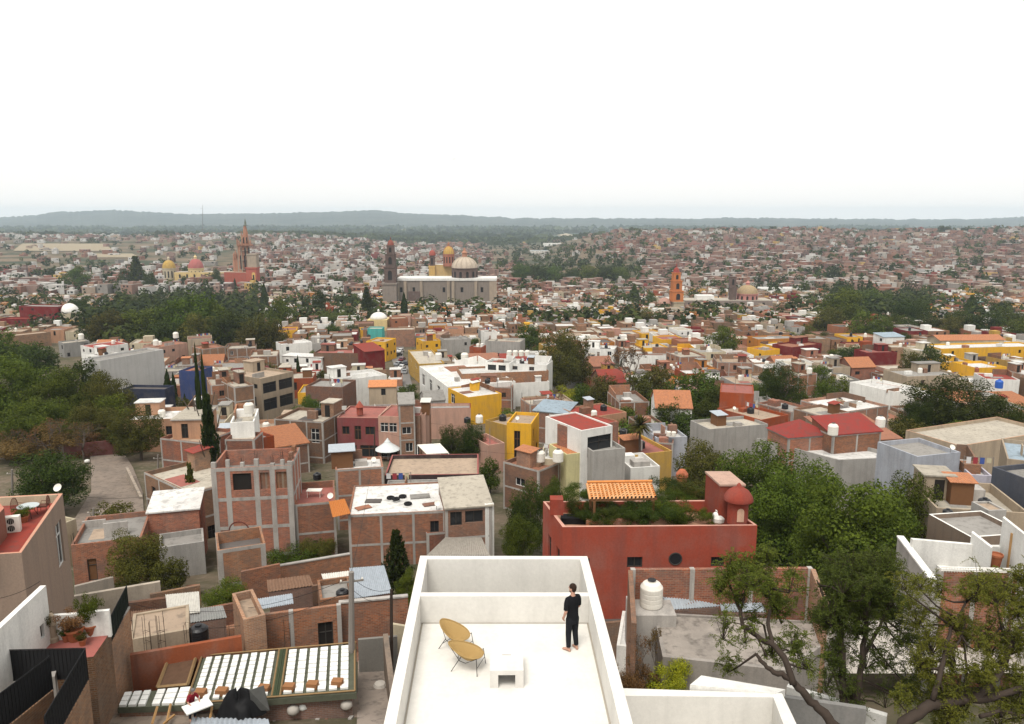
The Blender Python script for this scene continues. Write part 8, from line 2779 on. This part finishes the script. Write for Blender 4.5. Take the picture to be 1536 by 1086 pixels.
# ------------------------------------------------------------------ the rest of the town
KEEP = [  # ground areas left free: lane, street, wooded slope (pixel polygons laid on the ground)
 [(120, 640), (230, 640), (250, 760), (90, 800), (0, 800), (0, 640)],
 [(585, 500), (622, 505), (625, 580), (590, 600)],
 [(0, 520), (120, 520), (185, 600), (240, 640), (230, 760), (-80, 760), (-120, 600)],
 [(560, 500), (640, 500), (628, 525), (632, 600), (590, 600), (585, 530)],
 [(500, 655), (645, 655), (650, 710), (490, 710)],
 [(775, 395), (970, 395), (960, 428), (780, 428)],
 [(1235, 434), (1400, 438), (1395, 488), (1262, 488)],
 [(200, 445), (390, 440), (410, 530), (120, 530), (120, 480)],
]
KEEPW = [[tuple(on_ground(*p).xy) for p in k] for k in KEEP]
for k in KEEPW:
 pass
def kept(poly):
 cx, cy = sum(p[0] for p in poly) / len(poly), sum(p[1] for p in poly) / len(poly)
 return any(inside((cx, cy), k) for k in KEEPW)
KEEPW[2] = KEEPW[2]
PALW = [('brick', 28, 'brick'), ('brick2', 15, 'pale brick'), ('brick3', 18, 'brown brick'), ('cream', 9, 'cream'), ('white', 12, 'white'), ('grey', 4, 'grey'), ('cement', 6, 'cement grey'), ('pink', 5, 'pink'),
  ('salmon', 5, 'salmon'), ('terracotta', 4, 'terracotta'), ('yellow', 4, 'yellow'), ('mustard', 3, 'mustard'), ('crimson', 4, 'crimson'), ('rust', 4, 'rust red'), ('beige', 6, 'beige'), ('orange', 2, 'orange')]
PALR = [('cream', 26, 'cream'), ('white', 14, 'white'), ('grey', 26, 'grey'), ('beige', 12, 'beige'), ('terracotta', 8, 'terracotta'), ('brickroof', 6, 'brick coloured'), ('pinkroof', 4, 'pinkish'), ('redroof', 3, 'red'), ('dark', 7, 'dark')]
def pick(pal, rnd):
 return rnd.choices(pal, [p[1] for p in pal])[0]
ANCH = [('the pink gothic church', 368, 400), ('the golden domed church', 270, 405), ('the long stone church', 660, 440), ('the orange bell tower', 1014, 430), ('the yellow domed convent', 1100, 452), ('the white domed chapel', 568, 475),
  ('the crimson house on the left', 57, 475), ('the big cement house', 200, 545), ('the two tall cypresses', 303, 560), ('the pink hacienda', 570, 630), ('the curved street of cars', 603, 560), ('the long white street house', 650, 570),
  ('the yellow box house', 726, 605), ('the wide brick house', 757, 570), ('the red roofed white balcony', 895, 655), ('the tall broad tree', 840, 530), ('the bare brown tree', 950, 540), ('the red loggia villa', 1105, 605),
  ('the red hipped roofs', 1215, 640), ('the golden yellow house', 1470, 530), ('the big dark tree', 1430, 610), ('the orange row house', 1168, 515), ('the round green tree', 1168, 570), ('the crimson pergola house', 1320, 535),
  ('the white studio house', 1305, 580), ('the maroon roofed house', 385, 570), ('the peach mansion', 755, 410), ('the crimson shed block', 560, 535), ('the grey corner tower', 736, 505), ('the large white house by the convent', 1175, 440),
  ('the barn like tiled house', 1010, 605), ('the long white bungalow row', 975, 540), ('the ivy hedge', 690, 660), ('the wooded slope on the left', 60, 580), ('the dark grove on the right', 1380, 470), ('the green row of trees', 860, 412),
  ('the dark pines on the left', 205, 410), ('the tree before the stone church', 652, 446), ('the tall yellow street house', 630, 510), ('the dirt lane', 160, 700)]
USED = set()
def rel(px, py, a):
 dx, dy = px - a[1], py - a[2]
 if abs(dx) > 1.6 * abs(dy):
  s_ = 'right of' if dx > 0 else 'left of'
  return ('just ' if abs(dx) < 70 else 'well ' if abs(dx) > 150 else '') + s_
 s_ = 'behind' if dy < 0 else 'in front of'
 return s_
def auto_label(base, px, py, alts=('',)):
 order = sorted(ANCH, key=lambda a: (a[1] - px) ** 2 + 2.2 * (a[2] - py) ** 2)
 for alt in alts:
  for a in order[:4]:
   t = '%s%s %s %s' % (base, alt, rel(px, py, a), a[0])
   if t not in USED and len(t.split()) <= 16:
    USED.add(t)
    return t
 for a in order[:6]:
  for b in order[:7]:
   if b is a:
    continue
   if len(('%s %s %s, %s %s' % (base, rel(px, py, a), a[0], rel(px, py, b), b[0])).split()) > 16:
    continue
   t = '%s %s %s, %s %s' % (base, rel(px, py, a), a[0], rel(px, py, b), b[0])
   if t not in USED:
    USED.add(t)
    return t
 return t if len(t.split()) <= 16 else auto_label(' '.join(base.split()[-7:]) if len(base.split()) > 7 else base.split()[0] + ' house', px, py)
cand = []
GAPS = []
rr = random.Random(5)
YAW = math.radians(9)
cy_, sy_ = math.cos(YAW), math.sin(YAW)
X0 = -60
row = 0
v = 70.0
while v < 760:
 dv = rr.uniform(8.5, 11.5)
 uu = -760.0
 street = (row % 4 == 3)
 while uu < 760:
  wu = rr.uniform(6.5, 11)
  cxx, cyy = uu + wu / 2, v + dv / 2
  X, Y = cxx * cy_ - cyy * sy_ + 60, cxx * sy_ + cyy * cy_
  uu += wu + (0.2 if rr.random() < .8 else 3.5)
  if Y < 112 or Y > 760 or abs(X) > Y * .72 + 10:
   continue
  if rr.random() < (.22 if Y < 400 else .18):
   if Y < 520 and abs(X) < Y * .66:
    GAPS.append((X, Y))
   continue
  yaw = YAW + rr.gauss(0, .05)
  wx, dx = wu * .97, dv * .97
  ca, sa = math.cos(yaw), math.sin(yaw)
  poly = [(X + x * ca - y * sa, Y + x * sa + y * ca) for x, y in ((-wx / 2, -dx / 2), (wx / 2, -dx / 2), (wx / 2, dx / 2), (-wx / 2, dx / 2))]
  cand.append((Y, X, poly, rr.random(), rr.randrange(1 << 30)))
 v += dv + (0.2 if not street else 5)
 row += 1
cand.sort()
MAXH = 296
mass = MB()
NM = 0
for Y, X, poly, hr, sd in cand:
 if overlaps(poly) or kept(poly):
  continue
 rnd = random.Random(sd)
 gz = min(ground(*p) for p in poly)
 h = rnd.choice([3.6, 3.8, 4.2, 5.5, 6.2, 6.6]) if Y < 250 else rnd.choice([3.8, 4.5, 6.0, 6.6, 7.2])
 if 560 < Y and h > 6:
  h = 5.5
 z = gz + h + rnd.uniform(0, .6)
 p0, p1 = proj((*poly[0], z)), proj((*poly[1], z))
 bad = False
 for a, b, t, bt, yy, lb in HRECT:
  if yy > Y:
   ov = min(b, p1[0]) - max(a, p0[0])
   if ov > .3 * (b - a) and p0[1] < t + .75 * min(bt - t, 60):
    bad = True
    break
 if bad:
  z = gz + 3.2
  p0 = proj((*poly[0], z))
  for a, b, t, bt, yy, lb in HRECT:
   if yy > Y:
    ov = min(b, p1[0]) - max(a, p0[0])
    if ov > .3 * (b - a) and p0[1] < t + .75 * min(bt - t, 60):
     break
  else:
   bad = False
 if bad:
  continue
 wk, rk = pick(PALW, rnd), pick(PALR, rnd)
 inview = -30 < (p0[0] + p1[0]) / 2 < 1566
 if HOUSE_N[0] < MAXH and inview:
  st = 'flat'
  if rnd.random() < .1:
   st = rnd.choice(['gable', 'shed'])
   rk = rnd.choice([('tile', 1, 'clay tile'), ('redroof', 1, 'red'), ('terracotta', 1, 'terracotta')])
  size = 'small' if h < 4.4 else 'two storey' if h > 5 else 'low'
  base = '%s %s house with %s %sroof' % (size, wk[2], rk[2], {'flat': 'flat ', 'gable': 'pitched ', 'shed': 'sloping '}[st])
  lab = auto_label(base, (p0[0] + p1[0]) / 2, p0[1])
  house(lab, None, None, 0, poly and math.hypot(poly[1][0] - poly[2][0], poly[1][1] - poly[2][1]), wk[0], rk[0], z=z, poly=poly, style=st, par=rnd.choice([.3, .5, .7]), win=rnd.choice([.2, .4, .6]), quiet=True)
 else:
  NM += 1
  wm, rm = wallmat(wk[0]), rmat(rk[0])
  zb = gz - .4
  for k in range(4):
   a, b = poly[k], poly[(k + 1) % 4]
   mass.wallq(a, b, zb, z, wm)
  c = (sum(p[0] for p in poly) / 4, sum(p[1] for p in poly) / 4)
  inn = [(c[0] + (p[0] - c[0]) * .95, c[1] + (p[1] - c[1]) * .95) for p in poly]
  for k in range(4):
   a, b, ia, ib = poly[k], poly[(k + 1) % 4], inn[k], inn[(k + 1) % 4]
   mass.face([(a[0], a[1], z), (b[0], b[1], z), (ib[0], ib[1], z), (ia[0], ia[1], z)], wm)
   mass.wallq(ib, ia, z - .4, z, wm)
  mass.face([(p[0], p[1], z - .4) for p in inn], rm)
  ax, ay = poly[0]
  bx, by = poly[1]
  for q in range(rnd.choice([1, 2, 3, 3])):
   t0 = rnd.uniform(.08, .8)
   for_z = z - rnd.choice([2.6, 2.6, 5.4])
   e = .1
   if for_z > zb:
    q0 = (lerp(ax, bx, t0), lerp(ay, by, t0) - .06)
    q1 = (lerp(ax, bx, t0 + e), lerp(ay, by, t0 + e) - .06)
    hh = rnd.choice([1.2, 1.6, 2.0])
    mass.face([(*q0, for_z), (*q1, for_z), (*q1, for_z + hh), (*q0, for_z + hh)], DARK)
  if rnd.random() < .6:
   f0, f1 = rnd.uniform(-.4, 0), rnd.uniform(0, .35)
   ex_ = [(inn[0][0] + (inn[1][0] - inn[0][0]) * a_ + (inn[3][0] - inn[0][0]) * b_, inn[0][1] + (inn[1][1] - inn[0][1]) * a_ + (inn[3][1] - inn[0][1]) * b_) for a_, b_ in ((.5 + f0, .1), (.6 + f1, .1), (.6 + f1, .55 + f1), (.5 + f0, .55 + f1))]
   mass.face([(p[0], p[1], z - .38) for p in ex_], rmat(rnd.choice(['dark', 'grey', 'brickroof', 'terracotta', 'dark', 'beige'])))
  if rnd.random() < .45:
   mass.box((c[0] + rnd.uniform(-2, 2), c[1] + rnd.uniform(0, 3), z - .4), rnd.uniform(2.5, 4), 3, rnd.choice([1.2, 2.2, 2.6]), rnd.choice([wm, wm, wm, WHITEPL, CONC]), YAW)
  if rnd.random() < .3:
   mass.lathe((c[0] + rnd.uniform(-3, 3), c[1] - rnd.uniform(0, 2), z - .4), [(.6, 0), (.6, 1.3), (.3, 1.7)], rnd.choice([WHITEP, BLACKP]), 7)
nt_ = 0
for X, Y in GAPS:
 po = [(X - 2.2, Y - 2.2), (X + 2.2, Y - 2.2), (X + 2.2, Y + 2.2), (X - 2.2, Y + 2.2)]
 if overlaps(po) or kept(po):
  continue
 rnd = random.Random(int(X * 31 + Y * 17))
 px, py, w_ = proj((X, Y, ground(X, Y)))
 hh = rnd.uniform(4.5, 8.5)
 yt = proj((X, Y, ground(X, Y) + hh))[1]
 if any(b > px > a and yy > Y and yt < bt - .35 * (bt - t) for a, b, t, bt, yy, lb in HRECT):
  hh = 3.6
  yt = proj((X, Y, ground(X, Y) + hh))[1]
 kd, mt, tx = rnd.choice([('broad', 'green', 'round green tree'), ('broad', 'olive', 'olive green tree'), ('broad', 'dark', 'dark green tree'), ('low', 'green', 'low green shrub'), ('broad', 'bright', 'fresh green tree'), ('cypress', 'cyp', 'slim dark cypress'), ('bare', 'brown', 'half bare brown tree')])
 tree(auto_label(('small ' if hh < 5.5 else 'tall ' if hh > 7.2 else '') + tx, px, yt), px, yt, py, hh * rnd.uniform(.85, 1.25) * F / w_ * (.22 if kd == 'cypress' else 1), kd, mt, lod=1, Y=Y, occ=False, name={'cypress': 'cypress', 'low': 'shrub', 'bare': 'bare_tree'}.get(kd, 'tree'), cat={'cypress': 'cypress', 'low': 'shrub', 'bare': 'bare tree'}.get(kd, 'tree'))
 nt_ += 1
print('gap trees', nt_)
nt_ = 0
for x, y, zz, lb, rn in TANKQ:
 px, py, w_ = proj((x, y, zz))
 if not (0 < px < 1536):
  continue
 kd = 'white' if rn < .55 else 'black'
 t = ('cream' if kd == 'white' else 'black') + ' tank on the ' + lb
 if len(t.split()) > 16:
  t = ' '.join(t.split()[:3]) + ' the ' + lb.split(', ')[0].replace('two storey ', '')
  t = auto_label(('cream' if kd == 'white' else 'black') + ' rooftop tank', px, py)
 tank(t, px, py, 1.25 * F / w_, kind=kd, z=zz)
 nt_ += 1
print('roof tanks', nt_)
# far slopes: thousands of small houses that read as one mass
rf = random.Random(8)
FARW = [plaster(c_, .4, 'far_wall', 0) for c_ in ((.25, .125, .085), (.20, .105, .075), (.28, .17, .13), (.15, .09, .075), (.44, .41, .37), (.38, .29, .22), (.27, .245, .22), (.26, .125, .08), (.46, .3, .09), (.22, .045, .035), (.54, .52, .49), (.30, .15, .12), (.27, .18, .145), (.21, .12, .09))]
FARR = [roofmat(c_, .4, 'far_roof') for c_ in ((.33, .295, .25), (.44, .42, .39), (.23, .205, .18), (.28, .18, .14), (.28, .23, .195), (.17, .12, .095))]
Y = 770.0
fw = [9, 8, 9, 8, 5, 4, 5, 4, 1, 1, 4, 4, 7, 7]
while Y < 3000:
 step = 13 if Y < 1200 else 16 if Y < 1800 else 24
 lim = Y * .74
 X = -lim
 while X < lim:
  X += rf.uniform(.75, 1.25) * step
  a = X / Y
  px, py, _ = proj((X, Y, ground(X, Y)))
  dens = .84
  valley = sstep(-.08, -.01, a) * (1 - sstep(.07, .19, a))
  if Y > 1000:
   dens *= 1 - .96 * valley * sstep(950, 1250, Y)
  if a < -.33 and 1150 < Y < 2100:
   dens *= .10 if noise.noise(V((X / 200, Y / 300, 4))) > -.25 else .6
  elif a < -.1 and Y > 900:
   dens *= .62
  if a > .1 and Y > 2250 or a < -.1 and Y > 2700:
   dens *= .15
  dens *= .72 + .6 * noise.noise(V((X / 60, Y / 90, 2)))
  if rf.random() > dens:
   continue
  if overlaps([(X - 5, Y - 5), (X + 5, Y - 5), (X + 5, Y + 5), (X - 5, Y + 5)]) or kept([(X, Y)]):
   continue
  yy = Y + rf.uniform(-.4, .4) * step
  g = ground(X, yy)
  w_, d_, h_ = rf.choice([5, 7, 8, 9, 11, 13, 18]) * rf.uniform(.85, 1.15), rf.uniform(7, 15), rf.choice([3.2, 3.4, 4, 6, 6.5, 7, 9]) + .5
  if step > 20:
   w_ *= 1.4
  wm, rm = rf.choices(FARW, fw)[0], rf.choice(FARR)
  if a < -.1 and rf.random() < .25:
   wm, rm = FARW[10], FARR[1]
  yw = rf.choice([.1, .1, -.35, .6]) + rf.gauss(0, .1)
  ca, sa = math.cos(yw), math.sin(yw)
  po = [(X + x * ca - y * sa, yy + x * sa + y * ca) for x, y in ((-w_ / 2, -d_ / 2), (w_ / 2, -d_ / 2), (w_ / 2, d_ / 2), (-w_ / 2, d_ / 2))]
  for k in (0, 1, 3):
   mass.wallq(po[k], po[(k + 1) % 4], g - 1.5, g + h_, wm)
  mass.face([(p[0], p[1], g + h_) for p in po], rm)
  for q in range(rf.choice([1, 2, 2, 3])):
   t0 = rf.uniform(.08, .78)
   q0 = (lerp(po[0][0], po[1][0], t0), lerp(po[0][1], po[1][1], t0) - .1)
   q1 = (lerp(po[0][0], po[1][0], t0 + .15), lerp(po[0][1], po[1][1], t0 + .15) - .1)
   z0 = g + h_ - rf.choice([2.6, 2.6, 5.6])
   mass.face([(*q0, max(g, z0)), (*q1, max(g, z0)), (*q1, max(g, z0) + 1.7), (*q0, max(g, z0) + 1.7)], DARK)
  if rf.random() < .4:
   mass.box((X + rf.uniform(-2, 2), yy + 2, g + h_ - .1), w_ * .45, d_ * .4, 2.5, wm, yw)
 Y += step * (1.0 if Y < 1800 else 1.3)
mo = mass.build('town_houses')
struct(mo, 'stuff', 'mass of small far houses covering the valley floor and the slopes beyond')
print('houses', HOUSE_N[0], 'mass faces', len(mass.f), 'mid mass', NM)
# scattered far trees, one mass
TR = random.Random(5)
mb = MB()
tf = random.Random(77)
LM = [leafmat((0.038, 0.053, 0.011), (0.077, 0.092, 0.017), 'far_foliage'), leafmat((0.024, 0.036, 0.008), (0.050, 0.063, 0.013), 'far_dark_foliage')]
nfar = 0
FIELDS = [(640, 775, 351, 353.6), (835, 962, 350, 353), (830, 930, 354.6, 356.4), (600, 700, 346.5, 348), (700, 830, 347.2, 348.8), (20, 170, 366, 377), (130, 210, 381, 387), (1040, 1200, 341.5, 343)]
fm_ = roofmat((.34, .28, .19), .4, 'dry_field')
for q0, q1, r0, r1 in FIELDS:
 c4 = [on_ground(q0, r1), on_ground(q1, r1), on_ground(q1 - 12, r0), on_ground(q0 + 14, r0)]
 fb_ = MB()
 fb_.grid([[(lambda p: (p.x, p.y, ground(p.x, p.y) + 1.2))(c4[0].lerp(c4[1], i / 10).lerp(c4[3].lerp(c4[2], i / 10), j / 6)) for i in range(11)] for j in range(7)], fm_)
 struct(fb_.build('field'), 'structure', 'dry tan field')
def clump(x, y, z, w_, h_, mat, n, ls):
 for _ in range(n):
  d = rv()
  k = tf.uniform(.6, 1.05)
  p = V((x + d.x * w_ * .5 * k, y + d.y * w_ * .5 * k, z + h_ * .5 + d.z * h_ * .52 * k))
  leafq(mb, p, (d + rv() * .6 + V((0, 0, .4))).normalized(), ls * tf.uniform(.7, 1.4), mat)
Y = 130.0
while Y < 6200:
 step = max(9, Y * .018) if Y < 2600 else Y * .016
 lim = Y * .74
 X = -lim
 while X < lim:
  X += step * tf.uniform(.6, 1.5)
  a = X / Y
  dens = .0 if Y < 420 else .30
  if Y > 900:
   valley = sstep(-.08, -.01, a) * (1 - sstep(.07, .2, a))
   dens = lerp(.32, .95, valley * sstep(950, 1250, Y))
  if a > .08 and 900 < Y < 2250:
   dens = max(dens, .62)
  if Y > 2250:
   dens = .5
  if Y > 3000:
   dens = .5
  if a < -.33 and 1150 < Y < 2100:
   dens = .14
  if any(inside((X, Y), KEEPW[k_]) for k_ in (5, 6, 7)):
   dens = .85
  cl = noise.noise(V((X / 70, Y / 110, 8)))
  dens *= 1 + 2.2 * cl
  if Y > 2600 and noise.noise(V((X / 900, Y / 500, 3))) > .12:
   dens *= .1
  fx, fy, _ = proj((X, Y, ground(X, Y)))
  if any(q0 < fx < q1 and r0 < fy < r1 for q0, q1, r0, r1 in FIELDS):
   continue
  if tf.random() > dens:
   continue
  yy = Y + tf.uniform(-.5, .5) * step
  g = ground(X, yy)
  big = tf.choice([.7, .8, 1, 1.2, 1.6, 2.0])
  w_, h_ = 7 * big, 6.5 * big
  if Y > 2600:
   w_, h_ = step * 1.5, 8
  if Y < 700 and (overlaps([(X - 2, yy - 2), (X + 2, yy - 2), (X + 2, yy + 2), (X - 2, yy + 2)])):
   continue
  nl = 170 if Y < 420 else 70 if Y < 900 else 34 if Y < 1800 else 18 if Y < 2600 else 16
  ls = w_ * (.13 if Y < 420 else .2 if Y < 900 else .3 if Y < 1800 else .42)
  clump(X, yy, g, w_, h_, tf.choice(LM), nl, ls)
  nfar += 1
 Y += step * (.9 if Y < 2600 else 1.1)
# dark wood on the crest right and left
for px, py, wpx, hpx, Yc in ((1420, 349, 22, 12, 2100), (1470, 352, 50, 10, 2100), (1455, 351, 30, 10, 2080), (1495, 356, 36, 8, 2000), (1380, 353, 44, 5, 2100), (240, 352, 26, 8, 2500), (265, 353, 24, 7, 2500), (215, 354, 30, 4, 2500), (130, 372, 70, 8, 2000), (160, 369, 60, 7, 2050),
       (1240, 402, 40, 6, 950), (1330, 398, 30, 6, 1000), (1460, 392, 36, 10, 1100), (1150, 414, 34, 8, 800), (1290, 415, 30, 9, 750), (1360, 418, 20, 7, 720)):
 p = at_y(px, py, Yc)
 g = ground(p.x, Yc)
 s = Yc / F
 for k in range(max(3, int(wpx / 7))):
  x = p.x + tf.uniform(-.5, .5) * wpx * s
  clump(x, Yc + tf.uniform(-8, 8), g - 2, 10 * s if wpx < 25 else 9 * s, p.z + hpx * s - g + tf.uniform(-2, 2), LM[1], 110, 2.6 * s)
 nfar += 5
fo = mb.build('far_trees')
struct(fo, 'stuff', 'scattered dark green trees and woods among the far houses and in the valley')
print('far tree clumps', nfar, len(mb.f))
